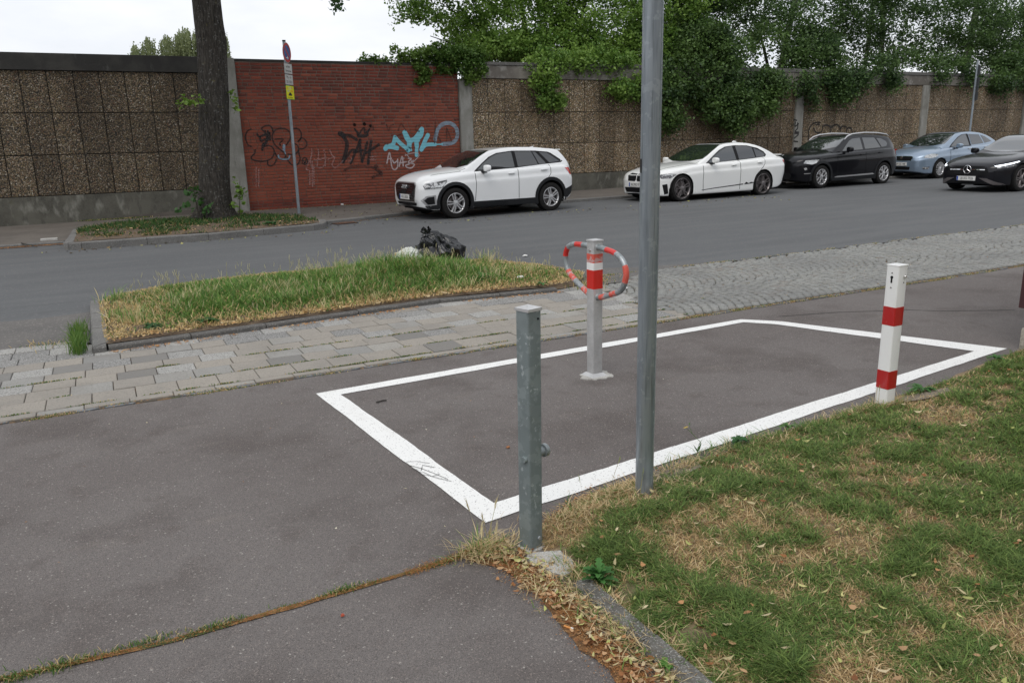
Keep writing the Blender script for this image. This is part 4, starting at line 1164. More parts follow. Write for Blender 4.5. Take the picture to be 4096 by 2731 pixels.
A.patch('grille', [(-.44, .785), (.44, .785), (.52, .73), (.47, .50), (.40, .385), (-.40, .385), (-.47, .50), (-.52, .73)], 'F', MT['blackgloss'], .010, thick=.03)
gv = A.patch('grille_surround', [(-.47, .81), (.47, .81), (.555, .74), (.50, .49), (.425, .355), (-.425, .355), (-.50, .49), (-.555, .74)], 'F', MT['alloy'], .004, thick=.02)
for z in np.linspace(.45, .73, 6):
    A.patch('grille_bar', [(-.41, z), (.41, z), (.41, z + .012), (-.41, z + .012)], 'F', MT['plastic'], .02, thick=.02)
hx = A.hit((-3, 0, .71), (1, 0, 0)).x - .035
ringV, ringF = [], []
for k in range(4):
    cy = (k - 1.5) * .066
    b0 = len(ringV)
    for i in range(20):
        a = 2 * math.pi * i / 20
        for j in range(6):
            b = 2 * math.pi * j / 6
            rr = .042 + .0065 * math.cos(b)
            ringV.append((hx + .0065 * math.sin(b) - .001 * k, cy + rr * math.cos(a), .705 + rr * math.sin(a)))
    for i in range(20):
        for j in range(6): ringF.append((b0 + i * 6 + j, b0 + ((i + 1) % 20) * 6 + j, b0 + ((i + 1) % 20) * 6 + (j + 1) % 6, b0 + i * 6 + (j + 1) % 6))
mesh('emblem', ringV, ringF, MT['chrome'], A.root, True)
A.plate(.485, 'AC·E 2626', xoff=-.022)
A.patch('lower_grille', [(-.52, .365), (.52, .365), (.46, .275), (-.46, .275)], 'F', MT['black'], .006)
A.patch('skid_plate', [(-.56, .262), (.56, .262), (.52, .235), (-.52, .235)], 'F', MT['alloydark'], .012)
for sd_ in (-1, 1):
    A.patch('headlight', [(.10, .73), (.14, .775), (.62, .845), (.60, .79), (.50, .685), (.12, .655)], 'S', MT['lampdark'], .008, (sd_,), .04, label=None)
    A.patch('headlight_strip', [(.30, .715), (.45, .745), (.60, .83), (.585, .79), (.49, .70), (.30, .68)], 'S', MT['lamp'], .013, (sd_,), .04)
    A.patch('air_intake', [(.05, .42), (.14, .515), (.34, .535), (.355, .30), (.15, .285)], 'S', MT['alloy'], .006, (sd_,), .04)
    A.patch('air_intake_mesh', [(.10, .42), (.165, .485), (.30, .50), (.315, .34), (.17, .33)], 'S', MT['black'], .011, (sd_,), .04)
    A.patch('wheel_arch_trim', arch_poly(.81, .344, .382, .455, -22, 196), 'S', MT['plastic'], .012, (sd_,), .05, .03)
    A.patch('wheel_arch_trim', arch_poly(.81 + 2.545, .344, .382, .455, -14, 202), 'S', MT['plastic'], .012, (sd_,), .05, .03)
    A.patch('sill_trim', [(1.24, .345), (2.93, .345), (2.91, .21), (1.26, .21)], 'S', MT['plastic'], .012, (sd_,), .08, .03)
    A.patch('bumper_trim', [(.12, .30), (.44, .325), (.43, .22), (.18, .225)], 'S', MT['plastic'], .008, (sd_,), .06, .03)
    A.patch('bumper_trim', [(3.78, .50), (4.05, .58), (4.03, .40), (3.83, .28)], 'S', MT['plastic'], .008, (sd_,), .06, .03)
    A.patch('tail_light', [(3.78, .995), (3.97, 1.0), (4.01, .93), (4.0, .83), (3.95, .84), (3.86, .93)], 'S', MT['lampred'], .008, (sd_,), .04)
    A.patch('side_window', [(1.40, 1.005), (1.60, 1.15), (1.82, 1.28), (2.02, 1.355), (2.42, 1.395), (2.42, 1.055)], 'S', MT['glass'], .004, (sd_,), .08, .008)
    A.patch('window_frame', [(1.335, .992), (1.58, 1.165), (1.80, 1.30), (2.02, 1.378), (2.44, 1.418), (3.05, 1.405), (3.42, 1.37), (3.50, 1.34), (3.80, 1.15), (3.74, 1.118), (3.2, 1.09), (2.43, 1.035)], 'S', MT['black'], .001, (sd_,), .08, .006)
    A.patch('side_window', [(2.51, 1.06), (2.51, 1.395), (2.96, 1.385), (3.07, 1.09)], 'S', MT['glassT'], .004, (sd_,), .08, .008)
    A.patch('side_window', [(3.10, 1.095), (2.99, 1.38), (3.07, 1.375), (3.30, 1.11)], 'S', MT['glassT'], .004, (sd_,), .08, .008)
    A.patch('side_window', [(3.40, 1.12), (3.17, 1.368), (3.40, 1.345), (3.72, 1.14)], 'S', MT['glassT'], .004, (sd_,), .08, .008)
    A.line([(1.33, .985), (1.335, .7), (1.30, .36)], side=(sd_,)); A.line([(2.455, 1.03), (2.455, .36)], side=(sd_,)); A.line([(3.36, 1.08), (3.36, .88), (3.2, .70), (3.03, .56)], side=(sd_,))
A.patch('windscreen', [(1.10, 0), (1.12, -.35), (1.24, -.67), (1.42, -.665), (1.75, -.585), (1.90, -.50), (1.935, 0), (1.90, .50), (1.75, .585), (1.42, .665), (1.24, .67), (1.12, .35)], 'T', MT['glass'], .006, step=.08)
A.patch('rear_window', [(3.83, -.45), (3.83, .45), (4.03, .55), (4.03, -.55)], 'T', MT['glassT'], .006)
A.line([(.35, -.62), (.75, -.70), (1.15, -.74)], 'T', .007); A.line([(.35, .62), (.75, .70), (1.15, .74)], 'T', .007)
A.wheels('twin5', .222, MT['alloy'], .25)
A.mirror(1.55, 1.06, MT['pwhite'], 1.0, .86)
A.handles([(2.27, .925), (3.17, .975)], MT['pwhite'])
box('spoiler', 3.70, 3.88, -.53, .53, 1.395, 1.425, MT['pwhite'], A.root, bev=.012)
tube('antenna', [(3.35, 0, 1.46), (3.45, 0, 1.50)], [.03, .008], MT['pwhite'], A.root, 8)

# ---------------- white sedan
spB = dict(L=4.71, hw=.912, fo=.80, wb=2.85, wr=.332, Ra=.368, paint=MT['pwhite2'], tum=.42, cabin_in=.10,
    plan=[(0, .50), (.05, .60), (.13, .70), (.3, .80), (.6, .87), (.9, .90), (1.3, .905), (2.2, .912), (3.4, .912), (3.9, .905), (4.3, .86), (4.55, .78), (4.71, .62)],
    zb=[(0, .19), (.3, .15), (.9, .15), (3.4, .16), (4.2, .2), (4.71, .32)],
    zs=[(0, .66), (.1, .70), (.4, .76), (.8, .83), (1.3, .895), (1.9, .92), (2.8, .95), (3.6, .985), (4.2, 1.0), (4.55, .99), (4.71, .90)],
    zc=[(0, .68), (.08, .745), (.25, .81), (.7, .90), (1.3, .965), (1.6, .985), (3.8, 1.0), (4.0, 1.04), (4.4, 1.065), (4.62, 1.07), (4.71, .96)],
    nose=lambda z: .01 + .5 * max(0, z - .55) ** 1.3 + .12 * max(0, .35 - z), tail=lambda z: .15 * max(0, z - .85) + .35 * max(0, .6 - z),
    cab=[(1.42, .95), (1.52, .99), (1.8, 1.13), (2.1, 1.275), (2.35, 1.375), (2.6, 1.42), (2.95, 1.437), (3.3, 1.415), (3.65, 1.345), (3.95, 1.23), (4.2, 1.11), (4.36, 1.03)])
B = Car('white_sedan', spB, (12.43, 16.97, .027), 1.6, 'white sporty sedan with dark five-spoke wheels parked behind the tall metal pole')
for sd_ in (-1, 1):
    B.patch('kidney_grille', [(.02, .71), (.29, .725), (.36, .66), (.31, .525), (.05, .52), (.02, .55)], 'F', MT['black'], .008, (sd_,))
    B.patch('air_intake', [(.24, .44), (.36, .46), (.40, .22), (.30, .20)], 'S', MT['black'], .008, (sd_,), .04)
    B.patch('headlight', [(.19, .66), (.24, .70), (.45, .715), (.62, .70), (.58, .655), (.44, .595), (.22, .59)], 'S', MT['lampdark'], .008, (sd_,), .04)
    B.patch('headlight_strip', [(.24, .69), (.45, .706), (.61, .695), (.46, .675), (.26, .665)], 'S', MT['lamp'], .012, (sd_,), .04)
    B.patch('side_window', [(1.72, .935), (1.98, 1.09), (2.25, 1.23), (2.48, 1.31), (2.72, 1.335), (2.74, .985)], 'S', MT['glass'], .004, (sd_,), .08, .008)
    B.patch('window_frame', [(1.66, .925), (1.97, 1.11), (2.23, 1.25), (2.47, 1.33), (2.8, 1.358), (3.25, 1.345), (3.6, 1.27), (3.80, 1.17), (3.86, 1.09), (3.80, 1.035), (3.3, 1.0), (2.75, .97)], 'S', MT['black'], .001, (sd_,), .08, .006)
    B.patch('side_window', [(2.84, .99), (2.83, 1.34), (3.24, 1.325), (3.40, 1.285), (3.43, 1.02)], 'S', MT['glassT'], .004, (sd_,), .08, .008)
    B.patch('side_window', [(3.47, 1.025), (3.45, 1.27), (3.62, 1.215), (3.77, 1.135), (3.80, 1.08), (3.75, 1.04)], 'S', MT['glassT'], .004, (sd_,), .08, .008)
    B.line([(1.5, .89), (1.48, .5), (1.5, .22)], side=(sd_,)); B.line([(2.79, .97), (2.78, .22)], side=(sd_,)); B.line([(3.70, 1.01), (3.68, .84), (3.50, .68), (3.42, .55)], side=(sd_,))
    B.patch('tail_light', [(4.42, .93), (4.6, .945), (4.66, .90), (4.64, .82), (4.56, .84)], 'S', MT['lampred'], .008, (sd_,), .04)
    B.patch('side_stripe', [(1.45, .265), (1.9, .30), (2.9, .36), (2.9, .335), (1.9, .28), (1.45, .25)], 'S', MT['black'], .003, (sd_,), .1, .004)
    B.patch('side_stripe', [(2.93, .335), (3.0, .40), (3.1, .36), (3.18, .39), (3.36, .375), (3.15, .345)], 'S', MT['black'], .003, (sd_,), .1, .004)
B.patch('lower_grille', [(-.46, .36), (.46, .36), (.40, .235), (-.40, .235)], 'F', MT['black'], .006)
B.patch('splitter', [(-.6, .195), (.6, .195), (.6, .17), (-.6, .17)], 'F', MT['black'], .015)
B.plate(.435, 'AC·MO 97', xoff=-.01)
lathe('emblem', [(0, -.006), (.04, -.006), (.042, 0)], MT['plateb'], B.root, 16, 'z', (.20, 0, .812), (0, R(-25), 0))
B.patch('windscreen', [(1.49, 0), (1.51, -.35), (1.64, -.68), (1.80, -.67), (2.2, -.575), (2.40, -.50), (2.43, 0), (2.40, .50), (2.2, .575), (1.80, .67), (1.64, .68), (1.51, .35)], 'T', MT['glass'], .006, step=.08)
B.patch('sunroof', [(2.52, -.42), (2.52, .42), (3.2, .42), (3.2, -.42)], 'T', MT['blackgloss'], .005)
B.patch('rear_window', [(3.72, -.48), (3.72, .48), (4.22, .58), (4.22, -.58)], 'T', MT['glassT'], .006)
B.line([(.3, -.5), (.8, -.62), (1.5, -.70)], 'T', .007); B.line([(.3, .5), (.8, .62), (1.5, .70)], 'T', .007)
B.wheels('star5', .262, MT['alloydark'], .1)
B.mirror(1.80, 1.0, MT['pwhite2'], .95, .84)
B.handles([(2.55, .86), (3.5, .90)], MT['pwhite2'])
box('spoiler_lip', 4.56, 4.66, -.56, .56, 1.058, 1.085, MT['pwhite2'], B.root, bev=.01)
tube('antenna', [(3.28, 0, 1.40), (3.36, 0, 1.44), (3.46, 0, 1.455), (3.47, 0, 1.39)], [.02, .035, .012, .02], MT['pwhite2'], B.root, 8)

# ---------------- black SUV
spC = dict(L=4.46, hw=.90, fo=.85, wb=2.76, wr=.335, Ra=.385, paint=MT['pblack'], tum=.36,
    plan=[(0, .54), (.05, .64), (.12, .72), (.25, .80), (.5, .86), (.8, .89), (1.2, .895), (2.2, .90), (3.5, .90), (3.95, .88), (4.25, .81), (4.38, .73), (4.46, .6)],
    zb=[(0, .25), (.3, .2), (.9, .2), (3.4, .21), (4.0, .25), (4.46, .38)],
    zs=[(0, .80), (.08, .84), (.3, .89), (.7, .94), (1.3, .985), (2.0, 1.02), (2.8, 1.05), (3.5, 1.08), (4.0, 1.09), (4.3, 1.06), (4.46, .96)],
    zc=[(0, .84), (.06, .91), (.2, .97), (.5, 1.02), (1.0, 1.07), (1.5, 1.11), (3.9, 1.13), (4.3, 1.1), (4.46, .98)],
    nose=lambda z: .01 + .3 * max(0, z - .68) ** 1.3 + .2 * max(0, .42 - z), tail=lambda z: .36 * max(0, z - .75) + .3 * max(0, .5 - z),
    cab=[(1.36, 1.05), (1.46, 1.10), (1.7, 1.24), (2.0, 1.40), (2.2, 1.475), (2.5, 1.515), (2.9, 1.53), (3.3, 1.52), (3.8, 1.48), (4.05, 1.43), (4.15, 1.33), (4.25, 1.20), (4.34, 1.07)])
Cc = Car('black_suv', spC, (18.12, 17.62, .063), 1.0, 'black SUV with silver roof rails parked third, in front of the curled graffiti')
for sd_ in (-1, 1):
    Cc.patch('kidney_grille', [(.03, .79), (.24, .795), (.27, .74), (.24, .61), (.07, .61), (.03, .65)], 'F', MT['plastic'], .010, (sd_,))
    Cc.patch('headlight', [(.20, .74), (.26, .82), (.62, .84), (.72, .83), (.60, .74), (.44, .705)], 'S', MT['lamp'], .008, (sd_,), .04)
    Cc.patch('fog_trim', [(.22, .455), (.44, .46), (.44, .44), (.22, .435)], 'S', MT['alloy'], .008, (sd_,), .04)
    Cc.patch('fog_lamp', [(.20, .60), (.27, .62), (.30, .57), (.24, .54)], 'S', MT['lamp'], .006, (sd_,), .04)
    Cc.patch('wheel_arch_trim', arch_poly(.85, .345, .382, .45, -20, 196), 'S', MT['plastic'], .010, (sd_,), .05, .03)
    Cc.patch('wheel_arch_trim', arch_poly(.85 + 2.76, .345, .382, .45, -14, 202), 'S', MT['plastic'], .010, (sd_,), .05, .03)
    Cc.patch('sill_trim', [(1.28, .30), (3.2, .30), (3.18, .20), (1.3, .20)], 'S', MT['plastic'], .010, (sd_,), .08, .03)
    Cc.patch('sill_strip', [(1.36, .30), (1.5, .335), (3.05, .365), (3.14, .33), (3.04, .325), (1.5, .295)], 'S', MT['alloy'], .03, (sd_,), .08, .02)
    Cc.patch('side_window', [(1.78, 1.05), (2.0, 1.22), (2.18, 1.34), (2.34, 1.40), (2.68, 1.425), (2.69, 1.08)], 'S', MT['glass'], .004, (sd_,), .08, .008)
    Cc.patch('side_window', [(2.79, 1.09), (2.78, 1.425), (3.32, 1.415), (3.50, 1.12)], 'S', MT['glass'], .004, (sd_,), .08, .008)
    Cc.patch('side_window', [(3.55, 1.13), (3.40, 1.405), (3.62, 1.385), (3.82, 1.30), (3.86, 1.22), (3.78, 1.15)], 'S', MT['glassT'], .004, (sd_,), .08, .008)
    Cc.line([(1.5, .97), (1.48, .5), (1.5, .30)], side=(sd_,)); Cc.line([(2.74, 1.05), (2.73, .32)], side=(sd_,))
    Cc.patch('tail_light', [(4.15, 1.04), (4.33, 1.08), (4.36, .98), (4.34, .86), (4.25, .88)], 'S', MT['lampred'], .008, (sd_,), .04)
    yr = .60 * sd_
    tube('roof_rail', [(1.98, yr * 1.10, 1.385), (2.12, yr * 1.06, 1.475), (2.35, yr, 1.535), (2.9, yr, 1.57), (3.5, yr, 1.555), (3.95, yr, 1.505), (4.06, yr, 1.45)], [.014, .022, .024, .024, .024, .022, .014], MT['alloy'], Cc.root, 8)
Cc.patch('front_guard', [(-.5, .40), (-.4, .47), (.4, .47), (.5, .40), (.40, .26), (-.40, .26)], 'F', MT['plastic'], .008)
Cc.patch('skid_plate', [(-.3, .25), (.3, .25), (.36, .19), (-.36, .19)], 'F', MT['alloydark'], .014)
Cc.plate(.53, 'AC·J 242', xoff=-.005, blue=True)
lathe('emblem', [(0, -.006), (.04, -.006), (.042, 0)], MT['chrome'], Cc.root, 16, 'z', (.18, 0, .975), (0, R(-20), 0))
Cc.patch('windscreen', [(1.44, 0), (1.46, -.35), (1.60, -.69), (1.75, -.68), (2.05, -.60), (2.17, -.54), (2.20, 0), (2.17, .54), (2.05, .60), (1.75, .68), (1.60, .69), (1.46, .35)], 'T', MT['glass'], .006, step=.08)
Cc.wheels('y6', .228, MT['alloy'], .2)
Cc.mirror(1.83, 1.10, MT['pblack'], 1.0, .86)
Cc.handles([(2.57, .93), (3.4, .97)], MT['pblack'])

# ---------------- light blue sedan
spD = dict(L=4.56, hw=.865, fo=.88, wb=2.60, wr=.318, Ra=.352, paint=MT['pblue'], tum=.36,
    plan=[(0, .52), (.05, .62), (.12, .70), (.25, .77), (.5, .83), (.9, .86), (2.2, .865), (3.4, .862), (3.9, .84), (4.3, .78), (4.56, .6)],
    zb=[(0, .24), (.3, .17), (.9, .17), (3.4, .18), (4.56, .3)],
    zs=[(0, .72), (.08, .76), (.3, .83), (.7, .90), (1.2, .95), (2.0, .99), (3.0, 1.02), (3.8, 1.06), (4.3, 1.08), (4.56, .96)],
    zc=[(0, .76), (.06, .83), (.2, .90), (.5, .98), (.9, 1.03), (1.2, 1.06), (3.9, 1.09), (4.3, 1.12), (4.56, 1.0)],
    nose=lambda z: .01 + .45 * max(0, z - .6) ** 1.3 + .15 * max(0, .38 - z), tail=lambda z: .3 * max(0, z - .85),
    cab=[(1.02, 1.0), (1.14, 1.06), (1.4, 1.19), (1.75, 1.35), (2.05, 1.445), (2.4, 1.488), (2.8, 1.495), (3.2, 1.47), (3.6, 1.39), (3.9, 1.28), (4.2, 1.14)])
D_ = Car('blue_sedan', spD, (24.0, 17.93, .098), 1.5, 'light blue metallic sedan parked behind the black SUV, under the street sign')
D_.patch('grille', [(-.38, .745), (.38, .745), (.42, .70), (.38, .60), (-.38, .60), (-.42, .70)], 'F', MT['chrome'], .006)
D_.patch('grille_mesh', [(-.36, .73), (.36, .73), (.39, .70), (.36, .615), (-.36, .615), (-.39, .70)], 'F', MT['black'], .012, thick=.02)
D_.patch('lower_grille', [(-.36, .40), (.36, .40), (.33, .30), (-.33, .30)], 'F', MT['black'], .006)
D_.plate(.49, 'GM LN 1186', xoff=-.01, blue=True, sx=.7)
for sd_ in (-1, 1):
    D_.patch('headlight', [(.17, .69), (.24, .77), (.44, .815), (.66, .80), (.74, .775), (.60, .70), (.36, .665)], 'S', MT['lamp'], .008, (sd_,), .04)
    D_.patch('fog_lamp', [(.14, .39), (.38, .40), (.34, .32), (.17, .32)], 'S', MT['lampdark'], .008, (sd_,), .04)
    D_.patch('side_window', [(1.50, 1.02), (1.72, 1.16), (2.0, 1.30), (2.25, 1.385), (2.48, 1.405), (2.52, 1.04)], 'S', MT['glass'], .004, (sd_,), .08, .008)
    D_.patch('window_frame', [(1.40, .985), (1.6, 1.12), (1.7, 1.17), (2.0, 1.32), (2.25, 1.40), (2.52, 1.42), (2.6, 1.42), (2.62, 1.02), (1.6, 1.0)], 'S', MT['black'], .001, (sd_,), .08, .006)
    D_.patch('side_window', [(2.65, 1.05), (2.63, 1.41), (3.2, 1.385), (3.34, 1.09)], 'S', MT['glassT'], .004, (sd_,), .08, .008)
    D_.patch('side_window', [(3.40, 1.095), (3.27, 1.375), (3.5, 1.32), (3.85, 1.15)], 'S', MT['glassT'], .004, (sd_,), .08, .008)
    D_.line([(1.38, .96), (1.36, .5), (1.4, .25)], side=(sd_,)); D_.line([(2.58, 1.0), (2.56, .25)], side=(sd_,))
lathe('emblem', [(0, -.006), (.05, -.006), (.052, 0)], MT['chrome'], D_.root, 16, 'y', (.02, 0, .70), (0, 0, R(-90)))
D_.patch('windscreen', [(1.10, 0), (1.13, -.35), (1.27, -.66), (1.5, -.64), (1.85, -.56), (2.03, -.50), (2.06, 0), (2.03, .50), (1.85, .56), (1.5, .64), (1.27, .66), (1.13, .35)], 'T', MT['glass'], .006, step=.08)
D_.wheels('multi', .215, MT['alloy'], .1)
D_.mirror(1.60, 1.04, MT['pblue'], 1.0, .83)
D_.handles([(2.40, .93), (3.3, .97)], MT['chrome'])

# ---------------- black coupe-like car on the road, coming towards the camera
spE = dict(L=4.65, hw=.915, fo=.86, wb=2.79, wr=.335, Ra=.37, paint=MT['pnavy'], tum=.42, cabin_in=.10,
    plan=[(0, .56), (.05, .66), (.12, .74), (.25, .81), (.5, .87), (.9, .905), (2.2, .915), (3.5, .912), (4.2, .87), (4.65, .6)],
    zb=[(0, .19), (.3, .16), (.9, .16), (3.4, .17), (4.65, .3)],
    zs=[(0, .64), (.08, .68), (.3, .745), (.7, .83), (1.3, .90), (2.0, .93), (3.0, .96), (4.0, .99), (4.65, .9)],
    zc=[(0, .66), (.06, .72), (.2, .78), (.5, .86), (1.0, .93), (1.5, .98), (4.2, 1.02), (4.65, .93)],
    nose=lambda z: .01 + .5 * max(0, z - .55) ** 1.3 + .1 * max(0, .35 - z), tail=lambda z: .2 * max(0, z - .8),
    cab=[(1.42, .93), (1.55, .985), (1.85, 1.13), (2.15, 1.28), (2.4, 1.37), (2.7, 1.41), (3.0, 1.41), (3.5, 1.33), (4.0, 1.17), (4.35, 1.03)])
E_ = Car('black_car', spE, (20.04, 13.0, .074), 0.5, 'black car with lit daytime lights driving on the road at the right edge', 'cars on the road')
E_.patch('grille', [(-.46, .655), (.46, .655), (.52, .56), (.60, .42), (-.60, .42), (-.52, .56)], 'F', MT['black'], .006)
E_.patch('grille_bar', [(-.46, .575), (-.12, .575), (-.12, .555), (-.46, .555)], 'F', MT['chrome'], .014)
E_.patch('grille_bar', [(.46, .575), (.12, .575), (.12, .555), (.46, .555)], 'F', MT['chrome'], .014)
hx = E_.hit((-3, 0, .56), (1, 0, 0)).x - .03
sv_ = tube('emblem', [(hx, .10 * math.cos(a), .565 + .10 * math.sin(a)) for a in np.linspace(0, 2 * math.pi, 25)], .010, MT['chrome'], E_.root, 6, False)
for k in range(3):
    a = math.pi / 2 + k * 2 * math.pi / 3
    tube('emblem_spoke', [(hx, 0, .565), (hx, .1 * math.cos(a), .565 + .1 * math.sin(a))], [.012, .004], MT['chrome'], sv_, 6)
E_.plate(.345, 'LB·XO 7926', xoff=-.015, sx=.7)
E_.patch('lower_grille', [(-.55, .26), (.55, .26), (.5, .20), (-.5, .20)], 'F', MT['black'], .006)
E_.patch('chrome_strip', [(-.75, .185), (.75, .185), (.75, .172), (-.75, .172)], 'F', MT['chrome'], .012)
for sd_ in (-1, 1):
    E_.patch('bumper_blade', [(-.33, .36), (-.52, .35), (-.80, .22), (-.82, .185), (-.66, .19), (-.46, .29)], 'F', MT['alloydark'], .012, (sd_,))
    E_.patch('headlight', [(.09, .655), (.30, .70), (.72, .765), (.66, .69), (.40, .62), (.11, .60)], 'S', MT['lampdark'], .008, (sd_,), .03)
    E_.patch('daytime_light', [(.10, .662), (.30, .702), (.70, .762), (.73, .752), (.68, .738), (.30, .675), (.11, .638)], 'S', MT['drl'], .014, (sd_,), .03)
    E_.patch('side_window', [(1.78, .96), (2.05, 1.11), (2.35, 1.26), (2.6, 1.32), (2.75, 1.33), (2.78, .99)], 'S', MT['glass'], .004, (sd_,), .08, .008)
    E_.patch('side_window', [(2.87, .995), (2.86, 1.325), (3.3, 1.28), (3.7, 1.14), (3.8, 1.04)], 'S', MT['glassT'], .004, (sd_,), .08, .008)
E_.patch('windscreen', [(1.50, 0), (1.53, -.35), (1.66, -.68), (1.85, -.67), (2.2, -.58), (2.40, -.50), (2.43, 0), (2.40, .50), (2.2, .58), (1.85, .67), (1.66, .68), (1.53, .35)], 'T', MT['glass'], .006, step=.08)
E_.wheels('star5', .24, MT['alloydark'], .4)
E_.mirror(1.82, 1.0, MT['pnavy'], 1.0, .86)
# ================================================================ street furniture
def sq_post(name, w, h, bands, parent, yaw, tilt=(0, 0), bev=.006, loc=(0, 0, 0)):
    """square tube made of stacked bands [(z0, z1, material)]; each band a part"""
    out = []
    for nm, z0, z1, m_ in bands:
        ex = .0012 if nm.endswith('band') else 0
        V, Fc = [], []
        c = []
        hw_ = w / 2 + ex
        for sx_, sy_ in ((1, 1), (-1, 1), (-1, -1), (1, -1)):
            for k in range(4):
                a = math.atan2(sy_, sx_) - math.pi / 4 + math.pi / 2 * k / 3
                c.append((sx_ * (hw_ - bev) + bev * math.cos(a), sy_ * (hw_ - bev) + bev * math.sin(a)))
        n = len(c)
        V = [(x, y, z0) for x, y in c] + [(x, y, z1) for x, y in c]
        Fc = [(k, (k + 1) % n, (k + 1) % n + n, k + n) for k in range(n)] + [tuple(range(n, 2 * n))]
        out.append(mesh(nm, V, Fc, m_, parent, True, angle=50, loc=loc))
    return out
# galvanised hinged bollard, nearest
b1 = empty('bollard', (1.372, 2.552, 0), R(15), 'dull grey galvanised square bollard with a bolt on its side, nearest the camera', 'bollard')
b1.rotation_euler = (0, R(.6), R(15))
sq_post('post', .070, 0, [('post', 0, .985, MT['galvdark'])], b1, 0, bev=.008)
mesh('cap', [(-.0375, -.0375, .985), (.0375, -.0375, .985), (.0375, .0375, .985), (-.0375, .0375, .985), (-.0375, -.0375, .996), (.0375, -.0375, .996), (.0375, .0375, .996), (-.0375, .0375, .996), (0, 0, 1.008)],
     [(0, 1, 5, 4), (1, 2, 6, 5), (2, 3, 7, 6), (3, 0, 4, 7), (4, 5, 8), (5, 6, 8), (6, 7, 8), (7, 4, 8), (3, 2, 1, 0)], MT['alu'], b1)
lathe('bolt', [(0, -.012), (.012, -.012), (.014, -.008), (.014, 0)], MT['galvdark'], b1, 12, 'y', (.0, 0, 0))
bpy.data.objects['bolt'].location = (-.035, -.010, .395); bpy.data.objects['bolt'].rotation_euler = (0, 0, R(-90))
lathe('hinge_knob', [(0, .046), (.024, .046), (.027, .042), (.027, .026), (.019, .024), (.019, -.01)], MT['galv'], b1, 20, 'z', (.035, -.010, .405), (0, R(90), 0))
lathe('rivet', [(0, .003), (.004, .003), (.005, 0)], MT['black'], b1, 8, 'z', (.016, -.0355, .955), (R(90), 0, 0))
lathe('rivet', [(0, .006), (.007, .006), (.009, 0)], MT['galv'], b1, 8, 'z', (.012, -.0355, .05), (R(90), 0, 0))
def blob_slab(name, cx, cy, rx, ry, rz, z0, z1, m, parent, n=26, amp=.12):
    V = []
    for z, sc_ in ((z0, 1.0), (z1, .97), (z1 + .002, .5)):
        for k in range(n):
            a = 2 * math.pi * k / n
            q = 1 + amp * (fbm(np.array([math.cos(a) * 3 + 5]), np.array([math.sin(a) * 3 + 2]), 2)[0] - .5) * 2
            ca, sa = math.cos(a), math.sin(a)
            s_ = 1 / (abs(ca)**2.6 + abs(sa)**2.6)**(1 / 2.6)
            V.append((cx + rx * ca * q * s_ * sc_, cy + ry * sa * q * s_ * sc_, z))
    Fc = [(k, (k + 1) % n, (k + 1) % n + n, k + n) for k in range(n)] + [(k + n, (k + 1) % n + n, (k + 1) % n + 2 * n, k + 2 * n) for k in range(n)] + [tuple(range(2 * n, 3 * n))]
    return mesh(name, V, Fc, m, parent)
blob_slab('concrete_collar', 0, 0, .056, .052, 0, -.02, .008, MT['conc'], b1)

# silver barrier post with two red-and-white hoops
b2 = empty('barrier_post', (2.918, 4.435, 0), R(3), 'silver parking barrier post with two striped tube hoops standing inside the painted box', 'barrier')
sq_post('post', .078, 0, [('post', 0, .945, MT['alu']), ('red_band', .802, .862, MT['redworn']), ('white_band', .753, .802, MT['whitepaint']), ('red_band', .624, .753, MT['redtape'])], b2, 0, bev=.005)
mesh('cap', [(-.042, -.042, .945), (.042, -.042, .945), (.042, .042, .945), (-.042, .042, .945), (-.042, -.042, .955), (.042, -.042, .955), (.042, .042, .955), (-.042, .042, .955), (0, 0, .962)],
     [(0, 1, 5, 4), (1, 2, 6, 5), (2, 3, 7, 6), (3, 0, 4, 7), (4, 5, 8), (5, 6, 8), (6, 7, 8), (7, 4, 8), (3, 2, 1, 0)], MT['alu'], b2)
mesh('foot_collar', [(x * s_, y * s_, z) for z, s_ in ((0, .068), (.008, .066), (.03, .042)) for x, y in ((-1, -1), (1, -1), (1, 1), (-1, 1))],
     [(a + 4 * r_, (a + 1) % 4 + 4 * r_, (a + 1) % 4 + 4 * r_ + 4, a + 4 * r_ + 4) for r_ in range(2) for a in range(4)], MT['alu'], b2)
blob_slab('concrete_footing', 0.01, 0, .115, .11, 0, -.01, .007, MT['conc'], b2, amp=.3)
def hoop(sgn, parent):
    if sgn > 0: P = [(.036, .908), (.111, .901), (.202, .890), (.272, .866), (.319, .825), (.338, .775), (.334, .731), (.310, .676), (.262, .636), (.181, .607), (.095, .578), (.036, .564)]
    else: P = [(.036, .908), (.162, .905), (.25, .899), (.312, .874), (.343, .832), (.350, .791), (.342, .752), (.318, .707), (.266, .667), (.204, .634), (.137, .604), (.036, .562)]
    S = smooth_line([(a, z) for a, z in P], 5)
    d = np.cumsum([0] + [math.dist(S[i], S[i + 1]) for i in range(len(S) - 1)]); tot = d[-1]
    bands = [(.13, .26, 1), (.42, .56, 2), (.70, .80, 2), (.88, .96, 2)] if sgn > 0 else [(.12, .24, 1), (.36, .46, 1), (.60, .74, 2), (.86, .96, 2)]
    def mi(i):
        t = (d[i] + d[i + 1]) / 2 / tot
        for a, b, k in bands:
            if a < t < b: return k
        return 0
    return tube('hoop', [(sgn * p[0], 0, p[1]) for p in S], .0195, None, parent, 14, False, mi=mi, mats=[MT['galv'], MT['redtape'], MT['redworn']])
hpR = empty('tmp'); bpy.data.objects.remove(hpR)
h1 = hoop(1, b2); h2 = hoop(-1, b2)
HOOPROT = R(-90)
for h_ in (h1, h2): h_.rotation_euler = (0, 0, HOOPROT)
